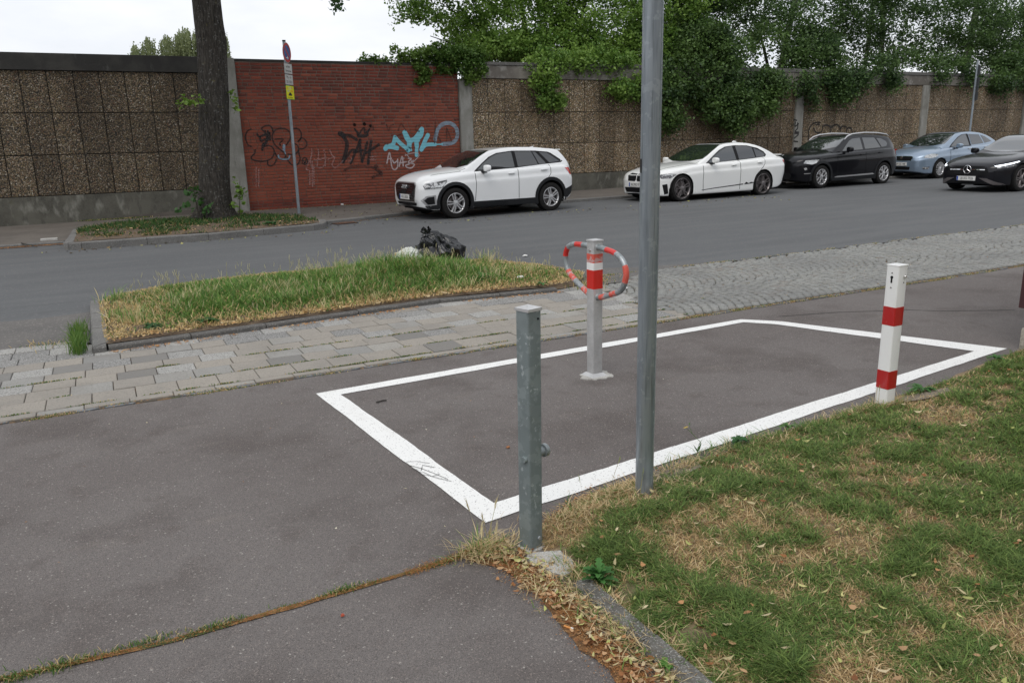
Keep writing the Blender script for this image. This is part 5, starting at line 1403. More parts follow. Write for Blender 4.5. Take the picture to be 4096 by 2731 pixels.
for sgn in (1, -1):
    for z in (.907, .566):
        lathe('weld', [(0.0, .012), (.02, .008), (.026, 0)], MT['galv'], b2, 10, 'z', (sgn * .036 * math.cos(HOOPROT), sgn * .036 * math.sin(HOOPROT), z), (0, sgn * R(90), HOOPROT))
lathe('bolt', [(0, .006), (.008, .006), (.010, 0)], MT['steel'], b2, 10, 'z', (-.040, .0, .885), (0, R(-90), 0))

# red and white bollard
b3 = empty('bollard', (4.03, 2.965, 0), R(2), 'white square bollard with two red bands and a keyhole, at the lawn edge', 'bollard')
sq_post('post', .080, 0, [('post', -.02, .862, MT['whitepaint']), ('red_band', .512, .622, MT['redbar']), ('red_band', .127, .237, MT['redbar'])], b3, 0, bev=.007)
box('cap', -.042, .042, -.042, .042, .860, .868, MT['whitepaint'], b3, bev=.004)
lathe('keyhole', [(0, .001), (.0085, .001), (.0095, -.002)], MT['black'], b3, 14, 'z', (-.0405, .002, .795), (0, R(-90), 0))
box('keyhole', -.0418, -.040, -.003, .007, .763, .792, MT['black'], b3)
for z_ in (.820, .735): lathe('screw', [(0, .002), (.004, .002), (.005, -.001)], MT['alloydark'], b3, 8, 'z', (-.0405, .002, z_), (0, R(-90), 0))
lathe('bolt', [(0, -.012), (.006, -.012), (.009, -.006), (.009, 0)], MT['steel'], b3, 10, 'y', (.012, -.040, .80))
lathe('screw', [(0, -.002), (.003, -.002), (.004, 0)], MT['black'], b3, 8, 'y', (.010, -.0405, .765))

# tall galvanised pole on the lawn edge
p1 = empty('metal_pole', (2.045, 2.693, 0), 0, 'tall round galvanised steel pole rising out of the picture at the lawn edge', 'pole')
tube('pole', [(0, 0, -.05), (0, 0, .36), (0, 0, .362), (0, 0, 3.4)], [.0405, .0405, .0415, .0415], MT['galvpole'], p1, 40)
for k, zs_ in enumerate((.0, 1)):
    pass
box('seam', -.0018, .0018, -.0016, .0005, .3, 3.4, MT['galvdark'], p1, loc=(.0415 * math.sin(R(20)), -.0415 * math.cos(R(20)), 0), rot=(0, 0, R(20)))
MT['stickerM'] = mat('black sticker', (.012, .012, .013), .5)
Vs = []
for z in (1.465, 1.522):
    for k in range(5):
        a = R(150 + k * 7)
        Vs.append((.0423 * math.cos(a), .0423 * math.sin(a), z))
mesh('sticker', Vs, [(k, k + 1, k + 6, k + 5) for k in range(4)], MT['stickerM'], p1)
# ---- no-stopping sign on its pole
s1 = empty('parking_sign', (4.22, 19.31, .06), 0, 'round blue and red no-stopping sign above white and yellow plates on a grey pole', 'street sign')
s1.rotation_euler = (R(.4), R(0), 0)
tube('pole', [(0, 0, -.1), (0, 0, 3.90)], .036, MT['galvpole'], s1, 16)
tube('pole_cap', [(0, 0, 3.90), (0, 0, 3.93)], .040, MT['black'], s1, 16)
AZ = R(-37)
# sign faces towards azimuth AZ; u = to the right when looking at the face
sg = Matrix.Rotation(AZ, 4, 'Z')
def face_mtx(z, off=.045):     # text / disc matrix: local x right, y up, z out of the face
    return sg @ Matrix(((0, 0, 1, off), (1, 0, 0, 0), (0, 1, 0, z), (0, 0, 0, 1)))
MT['signblue'] = mat('sign blue', (.035, .085, .26), .4); MT['signred'] = mat('sign red', (.40, .03, .03), .4); MT['signwhite'] = mat('sign white', (.5, .5, .48), .45)
MT['signyel'] = mat('yellow sign', (.72, .68, .02), .45); MT['signgreen'] = mat('green sign edge', (.12, .45, .04), .45)
def disc(name, r0, r1, z, off, m, parent, n=40, sy=1.0):
    V = []
    for r_ in (r0, r1):
        for k in range(n): V.append((r_ * math.cos(2 * math.pi * k / n), r_ * math.sin(2 * math.pi * k / n) * sy, 0))
    Fc = [(k, (k + 1) % n, (k + 1) % n + n, k + n) for k in range(n)]
    o = mesh(name, V, Fc, m, parent)
    o.matrix_local = face_mtx(z, off)
    return o
ZD = 3.66
o = lathe('sign_disc', [(0, -.002), (.218, -.002), (.222, .001), (.218, .003), (0, .003)], MT['signwhite'], s1, 40)
o.matrix_local = face_mtx(ZD, .045)
db = disc('blue_field', .0, .160, ZD, .0495, MT['signblue'], s1); disc('red_ring', .155, .213, ZD, .0505, MT['signred'], s1)
bar_ = box('red_bar', -.165, .165, -.022, .022, 0, .0008, MT['signred'], s1); bar_.matrix_local = face_mtx(ZD, .0500) @ Matrix.Rotation(R(-45), 4, 'Z')
ar = mesh('white_arrow', [(-.05, -.008, 0), (.01, -.008, 0), (-.005, -.035, 0), (.012, -.038, 0), (.045, 0, 0), (.012, .038, 0), (-.005, .035, 0), (.01, .008, 0), (-.05, .008, 0)], [tuple(range(9))], MT['whitepaint'], s1)
ar.matrix_local = face_mtx(ZD - .115, .0512)
def plate_(zc, w_, h_, m_, edge, txts, ml=None):
    o = box('plate', -w_ / 2, w_ / 2, -h_ / 2, h_ / 2, -.003, 0, edge, s1, bev=.001)
    o.matrix_local = face_mtx(zc, .045)
    q = box('plate_face', -w_ / 2 + .010, w_ / 2 - .010, -h_ / 2 + .010, h_ / 2 - .010, 0, .0006, m_, o)
    for s_, x_, y_, sz, sx_, mm in txts:
        text('plate_text', s_, sz, mm, o, Matrix.Translation((x_, y_, .0012)), .0005, sx_)
    return o
plate_(3.31, .42, .231, MT['signwhite'], MT['kerb'], [('auf dem', 0, .045, .075, .8, MT['ink']), ('Seitenstreifen', 0, -.05, .075, .72, MT['ink'])])
plate_(3.068, .42, .231, MT['signwhite'], MT['kerb'], [('Mo - Fr', 0, .05, .088, .9, MT['ink']), ('7.30 - 8.00 h', 0, -.05, .088, .72, MT['ink'])])
MT['cr'] = mat('red letters', (.6, .04, .03), .5); MT['cb'] = mat('blue letters', (.25, .4, .75), .5); MT['cw'] = mat('white letters', (.8, .8, .85), .5)
yp = plate_(2.785, .42, .30, MT['signyel'], MT['signgreen'], [('E', -.13, .095, .075, .8, MT['cr']), ('L', -.08, .095, .075, .8, MT['signwhite']), ('T', -.035, .095, .075, .8, MT['cb']), ('E', .01, .095, .075, .8, MT['cw']), ('R', .06, .095, .075, .8, MT['cb']), ('N', .115, .095, .075, .8, MT['cr']),
    ('HALTE', -.09, .03, .055, .75, MT['cb']), ('STELLE', .085, .03, .055, .7, MT['cr']), ('BITTE HIER HALTEN', 0, -.115, .035, .8, MT['ink'])])
car_o = mesh('car_symbol', [(-.09, -.07, .001), (-.09, -.035, .001), (-.06, -.03, .001), (-.04, .0, .001), (.04, .0, .001), (.06, -.03, .001), (.09, -.035, .001), (.09, -.07, .001)], [tuple(range(8))], MT['ink'], yp)
# ---- second sign seen edge-on at the far right
s2 = empty('parking_sign', (28.55, 18.6, .2), 0, 'sign pole seen edge-on against the far wall, rising behind the light blue sedan', 'street sign')
tube('pole', [(0, 0, -.1), (.0, 0, 3.85)], .036, MT['galvpole'], s2, 12)
MT['signback'] = mat('dull sign back', (.10, .105, .11), .5, .3)
o = lathe('sign_disc', [(0, -.002), (.208, -.002), (.21, .001), (.208, .003), (0, .003)], MT['signback'], s2, 32)
sg2 = Matrix.Rotation(R(-33), 4, 'Z')
fm2 = lambda z, off: sg2 @ Matrix(((0, 0, 1, off), (1, 0, 0, 0), (0, 1, 0, z), (0, 0, 0, 1)))
o.matrix_local = fm2(3.5, .045)
o = lathe('sign_face', [(0, .0045), (.205, .0045), (.206, .0035)], MT['signred'], s2, 32); o.matrix_local = fm2(3.5, .045)
for zc, h_ in ((3.14, .23), (2.9, .23), (2.62, .3)):
    q = box('plate', -.21, .21, -h_ / 2, h_ / 2, -.003, .0, MT['signback'], s2); q.matrix_local = fm2(zc, .045)
    q2 = box('plate_face', -.2, .2, -h_ / 2 + .01, h_ / 2 - .01, .0005, .001, MT['signwhite'] if h_ < .25 else MT['signyel'], q)

# ---- house corner at the right edge
MT['maroon'] = mat('dark maroon cladding', (.055, .014, .016), .45, layers=[('noise', 5, .4, .6, (.04, .011, .013), .6)])
MT['stone'] = mat('pale limestone block', (.36, .33, .27), .9, layers=[('noise', 5, .4, .62, (.24, .22, .18), .8), ('noise', 20, .6, .7, (.12, .11, .09), .6), ('fine', 60, .4, .6, (.45, .42, .36), .4)], bump=[('noise', 12, .02), ('fine', 50, .006)])
hs = empty('house', (6.0, 3.33, 0), R(-2), 'corner of a maroon-clad house on pale stone blocks at the right edge', 'house')
for k in range(9):
    box('cladding_board', .0 + k * .30, .297 + k * .30, -.03, .03, .315, 2.6, MT['maroon'], hs, bev=.003, loc=(-.022, 0, 0))
box('wall', .02, 2.68, -1.6, -.032, .318, 2.6, MT['maroon'], hs)
xx = 0
for row, (z0, z1, ins) in enumerate(((-.05, .165, .0), (.172, .312, .008))):
    x = ins
    while x < 2.6:
        ln = random.uniform(.3, .45)
        box('stone_block', x, x + ln - .01, -.3, .005 - ins, z0, z1, MT['stone'], hs, bev=.018)
        x += ln
# ================================================================ vegetation and litter
def blades(name, px, py, pz, h, wd, lean, col, m=MT['grassM'], parent=None, heads=None, kind='stuff', curl=.6, label=None, cat=None):
    """grass blades: arrays; lean = horizontal reach of the tip"""
    n = len(px)
    az = rng.uniform(0, 2 * np.pi, n)
    fa = az + rng.uniform(.9, 2.2, n)
    dx, dy = np.cos(az), np.sin(az)
    wx, wy = np.cos(fa) * wd / 2, np.sin(fa) * wd / 2
    P = np.c_[px, py, pz]
    D = np.c_[dx, dy, np.zeros(n)]; Wv = np.c_[wx, wy, np.zeros(n)]; Z = np.array([0, 0, 1.])
    V = np.zeros((n, 7, 3))
    for i, (t, ww) in enumerate(((0, .8), (.38, 1.0), (.72, .75))):
        c = P + D * (lean * t ** 1.8)[:, None] + Z * (h * (t - curl * .35 * t * t))[:, None]
        V[:, 2 * i] = c - Wv * ww; V[:, 2 * i + 1] = c + Wv * ww
    V[:, 6] = P + D * lean[:, None] + Z * (h * (1 - curl * .35))[:, None]
    b = np.arange(n)[:, None] * 7
    Q = np.concatenate([b + [0, 1, 3, 2], b + [2, 3, 5, 4]]); T = b + [4, 5, 6]
    o = npmesh(name, V.reshape(-1, 3), Q, T, m, np.repeat(col, 7, axis=0), parent)
    return tag(o, label, cat, kind=kind)
def pick(poly, n, dens=None):
    xs = [p[0] for p in poly]; ys = [p[1] for p in poly]
    X, Y = [], []
    tot = 0
    while tot < n:
        x = rng.uniform(min(xs), max(xs), n); y = rng.uniform(min(ys), max(ys), n)
        k = pip(x, y, poly)
        if dens is not None: k &= rng.uniform(0, 1, n) < dens(x, y)
        X.append(x[k]); Y.append(y[k]); tot += k.sum()
    return np.concatenate(X)[:n], np.concatenate(Y)[:n]
def mixc(a, b, t): return np.asarray(a) * (1 - t)[:, None] + np.asarray(b) * t[:, None]
GREEN1, GREEN2, STRAW1, STRAW2 = (.065, .165, .03), (.19, .32, .07), (.68, .55, .29), (.50, .35, .16)
# ---- tall grass on the island
def island_z(x, y): return .06 + .02 * fbm(x * 3, y * 3, 4)
def isl_h(x, y):
    d = edge_dist_n(x, y, ISL)
    core = np.exp(-(((x - 2.2) / 1.5)**2 + ((y - 8.7) / .8)**2)) + .8 * np.exp(-(((x - 3.3) / .5)**2 + ((y - 8.9) / .7)**2))
    return np.clip(.42 + d / .9, 0, 1) * (.42 + .72 * core)
n = 42000
x, y = pick(ISL, n)
f1 = fbm(x * 1.3, y * 1.3, 21); d = edge_dist_n(x, y, ISL)
dry = np.clip((.62 - (f1 * .8 + d * .70)) * 5 + .35, .22, .97)
fd = y - np.interp(x, [-.12, 1.2, 3, 4.4], [7.22, 7.34, 7.54, 7.38]); dry = np.maximum(dry, np.clip(1.05 - fd / (.28 + .5 * f1), 0, .93)); dry = np.where(x < .5, np.maximum(dry, .6), dry); dry = np.where(x > 4.0, np.maximum(dry, .6), dry)
isd = rng.uniform(0, 1, n) < dry
t = rng.uniform(0, 1, n)
col = np.where(isd[:, None], mixc(STRAW2, STRAW1, t), mixc(GREEN1, GREEN2, t)) * rng.uniform(.65, 1.35, n)[:, None]
hh = (rng.uniform(.06, .21, n) * (.35 + 1.15 * f1) * isl_h(x, y) * np.where(isd, .95, 1.15))
blades('grass', x, y, island_z(x, y), hh, rng.uniform(.005, .014, n), hh * rng.uniform(.2, 1.2, n), col)
# seed stalks (wild barley) : stem + head
def stalks(name, px, py, pz, h, parent=None, kind='stuff', hsz=1.0, tone=(.62, .52, .30), label=None, cat=None):
    n = len(px)
    az = rng.uniform(0, 2 * np.pi, n); ln = h * rng.uniform(.05, .5, n)
    V, Q, T, C = [], [], [], []
    for i in range(n):
        d = np.array([math.cos(az[i]), math.sin(az[i]), 0]); s_ = np.array([-d[1], d[0], 0])
        p = np.array([px[i], py[i], pz[i]])
        pts = [p, p + d * ln[i] * .25 + [0, 0, h[i] * .5], p + d * ln[i] * .7 + [0, 0, h[i] * .9]]
        g = rng.uniform(0, 1)
        c0 = np.array((.30, .30, .10)) * (1 - g) + np.array((.5, .38, .18)) * g
        for k in range(2):
            a, b = pts[k], pts[k + 1]; b0 = len(V)
            V += [a - s_ * .0012, a + s_ * .0012, b + s_ * .0011, b - s_ * .0011]; Q.append((b0, b0 + 1, b0 + 2, b0 + 3)); C += [c0] * 4
        hd = (pts[2] - pts[1]); hd = hd / np.linalg.norm(hd)
        L_ = rng.uniform(.035, .06) * hsz
        c1 = np.array(tone) * rng.uniform(.8, 1.2)
        for k in range(10):
            t_ = k / 10
            a = pts[2] + hd * L_ * t_
            r_ = rng.normal(0, 1, 3); r_ -= hd * r_.dot(hd); r_ /= np.linalg.norm(r_) + 1e-6
            e = a + hd * .030 * hsz + r_ * .010 * hsz * (1 - t_ * .5)
            w_ = np.cross(hd, r_) * .0022 * hsz
            b0 = len(V); V += [a - w_, a + w_, e]; T.append((b0, b0 + 1, b0 + 2)); C += [c1] * 3
    o = npmesh(name, np.array(V), np.array(Q), np.array(T), MT['grassM'], np.array(C), parent)
    return tag(o, label, cat, kind=kind)
ns = 560
x, y = pick(ISL, ns, lambda x, y: np.clip(edge_dist_n(x, y, ISL) * 2.2, .1, 1) * np.clip(fbm(x * 1.8, y * 1.8, 77) * 5 - 2, .08, 1))
stalks('grass_stalks', x, y, island_z(x, y), rng.uniform(.11, .30, ns) * (.5 + .6 * isl_h(x, y)) * (.35 + 1.1 * fbm(x * 2, y * 2, 22)), hsz=.95, tone=(.62, .58, .36))
# taller pale tussocks that break the outline of the island
X, Y, H_, C_ = [], [], [], []
for k in range(46):
    cx_, cy_ = pick(ISL, 1, lambda x, y: np.clip(edge_dist_n(x, y, ISL) * 3, .1, 1)); m_ = 70; hz = rng.uniform(.12, .27)
    X.append(rng.normal(cx_[0], .07, m_)); Y.append(rng.normal(cy_[0], .07, m_)); H_.append(rng.uniform(.4, 1, m_) * hz)
    q_ = rng.uniform(.1, .75); dd = rng.uniform(0, 1, m_) < q_; t = rng.uniform(0, 1, m_)
    C_.append(np.where(dd[:, None], mixc((.5, .42, .2), (.78, .68, .42), t), mixc((.10, .22, .05), (.28, .42, .12), t)))
X = np.concatenate(X); Y = np.concatenate(Y); H_ = np.concatenate(H_); C_ = np.concatenate(C_)
blades('grass_tussocks', X, Y, island_z(X, Y), H_, rng.uniform(.004, .009, len(X)), H_ * rng.uniform(.15, 1.0, len(X)), C_)
# tuft of tall grass growing in the gutter at the island's left end
x = rng.normal(-.33, .03, 420); y = rng.uniform(7.12, 8.15, 420); hh = rng.uniform(.08, .24, 420) * (1.1 - (y - 7.1) * .3)
tt = rng.uniform(0, 1, 420)
blades('gutter_grass', x, y, np.zeros(420), hh, rng.uniform(.004, .008, 420), hh * rng.uniform(.1, .6, 420), mixc(GREEN1, (.16, .24, .05), tt), kind='stuff')
# ---- small tufts: cobble corner, slab joints, moss in the joints
X, Y, H_, C_ = [], [], [], []
def tuft(cx, cy, r_, n, h, dryf=.4, sy=1.0):
    global X, Y, H_, C_
    X.append(rng.normal(cx, r_, n)); Y.append(rng.normal(cy, r_ * sy, n)); H_.append(rng.uniform(.4, 1, n) * h)
    dd = rng.uniform(0, 1, n) < dryf; t = rng.uniform(0, 1, n)
    C_.append(np.where(dd[:, None], mixc(STRAW2, STRAW1, t), mixc(GREEN1, (.13, .20, .04), t)))
for q in ((4.75, 7.35, .10, 160, .09, .5), (4.95, 7.6, .1, 140, .07, .6), (5.2, 7.75, .12, 80, .05, .6), (-.6, 7.72, .1, 60, .05, .7), (-.45, 7.65, .06, 40, .05, .6)): tuft(*q)
for yj in (5.655, 5.93, 6.39):
    for k in range(46):
        xx_ = rng.uniform(-1.2, 4.8)
        if fbm(np.array([xx_ * 1.2]), np.array([yj * 7]), 31)[0] > .40: tuft(xx_, yj, .04, 40, .014, .3, .12)
for k in range(180):
    xx_ = rng.uniform(-1.2, 12.0)
    if fbm(np.array([xx_ * 1.1]), np.array([3.3]), 32)[0] > .40: tuft(xx_, 5.50 + rng.uniform(-.02, .05), .05, 34, .012, .55, .22)
for k in range(110):
    xx_ = rng.uniform(4.9, 16.0); tuft(xx_, rng.uniform(5.7, 7.85), .03, 10, .012, .7, .5)
for k in range(120): tuft(rng.uniform(5, 18), 7.9 + rng.uniform(-.02, .03), .05, 14, .02, .6, .3)
for cx, r_, n_, h_ in ((.62, .05, 240, .022), (.16, .06, 260, .02), (-.05, .05, 160, .02), (-.3, .06, 260, .03), (-.5, .08, 300, .03), (1.0, .05, 160, .015), (.38, .03, 60, .012), (-.16, .04, 90, .012)):
    tuft(cx, 2.615 + .02 * (cx < 0), r_, n_, h_, .3, .22)
for k in range(60): tuft(rng.uniform(-.4, 1.0), rng.uniform(21.02, 21.1), .1, 8, .05, .3, .2)
for k in range(34): tuft(rng.uniform(3.5, 9.2), rng.uniform(20.98, 21.06), .08, 8, .05, .3, .2)
X = np.concatenate(X); Y = np.concatenate(Y); H_ = np.concatenate(H_); C_ = np.concatenate(C_)
Zt = np.where(Y > 20, .06, .0) + gzn(X)
blades('joint_grass', X, Y, Zt, H_, np.where(Y > 15, .012, np.where(Y > 5, .006, .003)), H_ * rng.uniform(.3, 1.2, len(X)), C_)
# ---- verge under the far tree
n = 8000
x, y = pick(VER, n, lambda x, y: np.clip(fbm(x * 2.2, y * 2.2, 41) * 5 - 2.3 + (y - 16.2) * .6, .03, 1))
isd = rng.uniform(0, 1, n) < np.where(y < 16.2, .42, .12); t = rng.uniform(0, 1, n)
col = np.where(isd[:, None], mixc((.2, .14, .06), (.4, .3, .15), t), mixc((.025, .07, .018), (.065, .14, .03), t))
hh = rng.uniform(.03, .11, n)
blades('grass', x, y, np.full(n, .115), hh, rng.uniform(.01, .02, n), hh * rng.uniform(.3, 1.3, n), col)
# ---- the lawn
def lawn_z(x, y):
    e = np.clip((np.interp(x, LX, LY) - y) / .35, 0, 1) * np.clip((x - 1.38) / .3, .12, 1)
    return .004 + .035 * e + .022 * fbm(x * 4, y * 4, 12) * e
LV = [(1.40, 2.62), (1.79, 2.82), (2.45, 2.87), (2.92, 2.92), (3.65, 2.98), (4.83, 3.08), (5.93, 3.28), (6.3, 3.2), (6.3, 2.2), (4.6, 1.2), (3.4, .3), (1.9, .2), (1.42, .9)]
def dryness(x, y):
    f = fbm(x * 2.3, y * 2.3, 55) * .45 + fbm(x * 8, y * 8, 56) * .55
    e = np.interp(x, LX, LY) - y
    f = f + np.clip(.45 - e, 0, .45) * .35 * (x < 2.6) + .12 * np.exp(-((x - 2.0)**2 + (y - 2.1)**2) / .08) + .10 * np.exp(-((x - 4.2)**2 + (y - 2.75)**2) / .06)
    return f
n = 340000
x, y = pick(LV, n, lambda x, y: np.clip(3.6 / (x * x + y * y), .12, 1))
dr = dryness(x, y)
pd = np.clip((dr - .56) * 5.5 + .36, .18, .88)
isd = rng.uniform(0, 1, n) < pd; t = rng.uniform(0, 1, n)
col = np.where(isd[:, None], mixc((.32, .20, .09), (.68, .52, .28), t), mixc((.07, .135, .032), (.22, .30, .08), t)) * rng.uniform(.6, 1.45, n)[:, None]
clump0 = fbm(x * 30, y * 30, 61)
keep = (rng.uniform(0, 1, n) < np.where(dr > .60, .6, 1.0)) & ~((np.abs(x - 2.34) < .15) & (np.abs(y - 2.80) < .045)) & ~((np.abs(x - 4.38) < .2) & (np.abs(y - 2.93) < .04)) & ~((np.abs(x - 1.48) < .05 + .03 * clump0) & (np.abs(y - 2.07) < .05)) & ~((np.abs(x - 1.5) < .05 + .05 * clump0) & (np.abs(y - 1.74) < .05)) & ~((x < 1.47) & (np.abs(y - 2.38) < .1)) & (np.hypot(x - 2.03, y - 2.66) > .075)
x, y, isd, col, dr = x[keep], y[keep], isd[keep], col[keep], dr[keep]
n = len(x)
clump = fbm(x * 9, y * 9, 60)
hh = np.where(isd, rng.uniform(.006, .026, n), rng.uniform(.014, .04, n) * (.45 + 1.2 * np.clip(clump - .3, 0, 1) * 2))
dist = np.hypot(x, y)
blades('lawn_grass', x, y, lawn_z(x, y) - .003, hh, rng.uniform(.0016, .0038, n) * (1 + np.clip(dist - 3, 0, 4) * .35), hh * rng.uniform(.5, 1.9, n), col)
# sparse coarser blades over the turf
n = 26000
x, y = pick(LV, n, lambda x, y: np.clip(3.6 / (x * x + y * y), .12, 1) * np.clip(fbm(x * 7, y * 7, 63) * 3 - .8, .1, 1) * (np.hypot(x - 1.38, y - 2.38) > .12) * (np.hypot(x - 2.02, y - 2.63) > .11))
isd = rng.uniform(0, 1, n) < np.clip((dryness(x, y) - .52) * 4 + .45, .3, .85); t = rng.uniform(0, 1, n)
col = np.where(isd[:, None], mixc((.45, .30, .14), (.85, .70, .42), t), mixc((.12, .23, .05), (.32, .44, .13), t))
hh = rng.uniform(.010, .034, n)
blades('coarse_grass', x, y, lawn_z(x, y), hh, rng.uniform(.0022, .0045, n), hh * rng.uniform(.5, 2.0, n), col)
# ragged straw along the path edge and round the poles
X, Y, H_, C_ = [], [], [], []
def straw(cx, cy, sx_, sy_, n, h0, h1, dryf):
    X.append(rng.normal(cx, sx_, n)); Y.append(rng.normal(cy, sy_, n)); H_.append(rng.uniform(h0, h1, n))
    dd = rng.uniform(0, 1, n) < dryf; t = rng.uniform(0, 1, n)
    C_.append(np.where(dd[:, None], mixc((.42, .29, .14), (.85, .70, .43), t), mixc(GREEN1, GREEN2, t)))
straw(1.17, 2.60, .055, .035, 300, .012, .07, .78); straw(1.16, 2.60, .02, .02, 40, .06, .12, .5); straw(1.29, 2.62, .05, .04, 200, .01, .05, .85); straw(1.22, 2.53, .05, .03, 160, .01, .05, .85)
straw(1.72, 2.67, .12, .05, 700, .012, .05, .9); straw(1.98, 2.74, .07, .03, 420, .015, .06, .9); straw(2.0, 2.60, .12, .04, 420, .006, .022, .85); straw(2.2, 2.66, .07, .07, 400, .012, .045, .8)
straw(1.28, 2.28, .05, .10, 420, .01, .045, .9); straw(1.33, 1.98, .04, .10, 300, .01, .05, .85); straw(1.36, 1.7, .05, .12, 360, .01, .06, .8); straw(1.36, 1.95, .03, .2, 420, .01, .04, .85); straw(1.40, 2.05, .03, .14, 500, .01, .05, .7); straw(1.40, 1.7, .03, .16, 500, .01, .05, .7); straw(1.41, 2.28, .03, .06, 200, .01, .05, .6)
straw(4.03, 2.93, .07, .03, 260, .02, .07, .8); straw(3.85, 2.97, .12, .03, 260, .02, .05, .7); straw(2.45, 2.85, .12, .03, 300, .02, .06, .6)
straw(3.0, 2.93, .25, .03, 700, .02, .055, .35); straw(3.6, 2.97, .2, .03, 300, .02, .04, .6)
X = np.concatenate(X); Y = np.concatenate(Y); H_ = np.concatenate(H_); C_ = np.concatenate(C_)
blades('straw', X, Y, np.where(X > 1.4, lawn_z(X, Y), .004), H_, rng.uniform(.002, .0046, len(X)), H_ * rng.uniform(.4, 2.2, len(X)), C_)
stalks('grass_stalks', np.array([1.175, 1.20, 1.215, 1.15, 1.17, 1.23, 1.14, 1.19]), np.array([2.62, 2.60, 2.63, 2.56, 2.59, 2.60, 2.60, 2.55]), np.zeros(8), np.array([.20, .19, .13, .10, .09, .08, .07, .12]), hsz=1.0, tone=(.66, .58, .36))
stalks('grass_stalks', np.array([1.86, 1.70, 2.15, 1.95, 2.3, 3.93, 3.98]), np.array([2.70, 2.66, 2.62, 2.60, 2.70, 2.93, 2.99]), np.full(7, .03), np.array([.22, .15, .15, .12, .1, .1, .12]), hsz=.7, tone=(.38, .42, .18))

# ---- fallen leaves, lime bracts, bud scales
def litter(name, x, y, z, ln, wd, col, cup=.25, m=MT['litterM'], roll=.5):
    n = len(x)
    az = rng.uniform(0, 2 * np.pi, n); d = np.c_[np.cos(az), np.sin(az), np.zeros(n)]; s_ = np.c_[-np.sin(az), np.cos(az), np.zeros(n)]
    tl = rng.normal(0, roll, n)
    up = np.c_[np.zeros(n), np.zeros(n), np.ones(n)]
    s2_ = s_ * np.cos(tl)[:, None] + up * np.sin(tl)[:, None]
    c = np.c_[x, y, z]
    V = np.zeros((n, 8, 3))
    cr = (cup * ln * rng.uniform(.2, 1.4, n))[:, None]
    bend = rng.normal(0, .22, n)[:, None] * ln[:, None]
    L_, W_ = ln[:, None] / 2, wd[:, None] / 2
    V[:, 0] = c - d * L_ + up * cr * .8
    V[:, 1] = c - d * L_ * .4 - s2_ * W_ * .85 + up * .001 + s_ * bend * .5
    V[:, 2] = c + d * L_ * .4 - s2_ * W_ + s_ * bend * .5
    V[:, 3] = c + d * L_ + up * cr
    V[:, 4] = c + d * L_ * .4 + s2_ * W_ + up * cr * .5 + s_ * bend * .5
    V[:, 5] = c - d * L_ * .4 + s2_ * W_ * .85 + up * cr * .4 + s_ * bend * .5
    V[:, 6] = c - d * L_ * .4 + up * cr * .15 + s_ * bend * .5
    V[:, 7] = c + d * L_ * .4 + up * cr * .15 + s_ * bend * .5
    V[:, :, 2] = np.maximum(V[:, :, 2], c[:, 2][:, None] - .0005)
    b = np.arange(n)[:, None] * 8
    Q = np.concatenate([b + [1, 2, 7, 6], b + [6, 7, 4, 5]]); T = np.concatenate([b + [0, 1, 6], b + [0, 6, 5], b + [2, 3, 7], b + [7, 3, 4]])
    o = npmesh(name, V.reshape(-1, 3), Q, T, m, np.repeat(col, 8, axis=0))
    return tag(o, kind='stuff')
BR = [(.50, .47, .20), (.42, .44, .15), (.56, .48, .27), (.60, .50, .32)]; BL = [(.30, .13, .05), (.42, .22, .10), (.48, .30, .16), (.24, .10, .04)]
def rc(P, n): P = np.array(P); return P[rng.integers(0, len(P), n)] * rng.uniform(.8, 1.2, n)[:, None]
n = 230; x, y = pick([(1.42, .9), (1.42, 2.5), (1.9, 2.75), (3.5, 2.95), (6, 3.2), (6.2, 2.4), (3.5, .4)], n, lambda x, y: np.clip(3 / (x * x + y * y), .1, 1))
litter('lime_bracts', x, y, lawn_z(x, y) + .026, rng.uniform(.024, .05, n), rng.uniform(.006, .011, n), rc(BR, n))
n = 140; x, y = pick([(1.42, .9), (1.42, 2.5), (1.9, 2.75), (3.5, 2.95), (6, 3.2), (6.2, 2.4), (3.5, .4)], n, lambda x, y: np.clip(3 / (x * x + y * y), .1, 1))
litter('fallen_leaves', x, y, lawn_z(x, y) + .024, rng.uniform(.018, .036, n), rng.uniform(.010, .02, n), rc(BL, n))
def edge_pts(n, a=0.0, b=1.0, sp=.05):
    t = rng.uniform(a, b, n); ex = np.interp(t, [0, .15, .4, .6, 1], [1.19, 1.245, 1.28, 1.27, 1.27]); ey = np.interp(t, [0, .15, .4, .6, 1], [2.66, 2.5, 2.15, 1.85, 1.2])
    return ex + rng.normal(0, sp, n), ey + rng.normal(0, .02, n)
n = 260; x, y = edge_pts(n, sp=.045); litter('lime_bracts', x + .03, y, np.full(n, .022), rng.uniform(.018, .04, n), rng.uniform(.006, .011, n), rc(BR, n))
n = 520; x, y = edge_pts(n, sp=.045); litter('fallen_leaves', x + .015, y, rng.uniform(.006, .022, n), rng.uniform(.014, .032, n), rng.uniform(.008, .018, n), rc(BL + [(.55, .36, .2)], n))
n = 16000; x, y = edge_pts(n, sp=.036); litter('bud_scales', x - .005, y, np.full(n, .006), rng.uniform(.003, .008, n), rng.uniform(.0015, .003, n), rc([(.36, .16, .05), (.42, .21, .08), (.28, .11, .035), (.45, .28, .13)], n))
n = 3600; x = rng.uniform(-.6, 1.14, n); x = np.where(rng.uniform(0, 1, n) < .35, rng.uniform(.85, 1.14, n), x)
y = np.interp(x, [-3, -.5, 0, .46, .9, 1.16], [2.62, 2.655, 2.60, 2.60, 2.61, 2.63]) + rng.normal(0, .008, n) * np.where(x > .85, 2.0, 1)
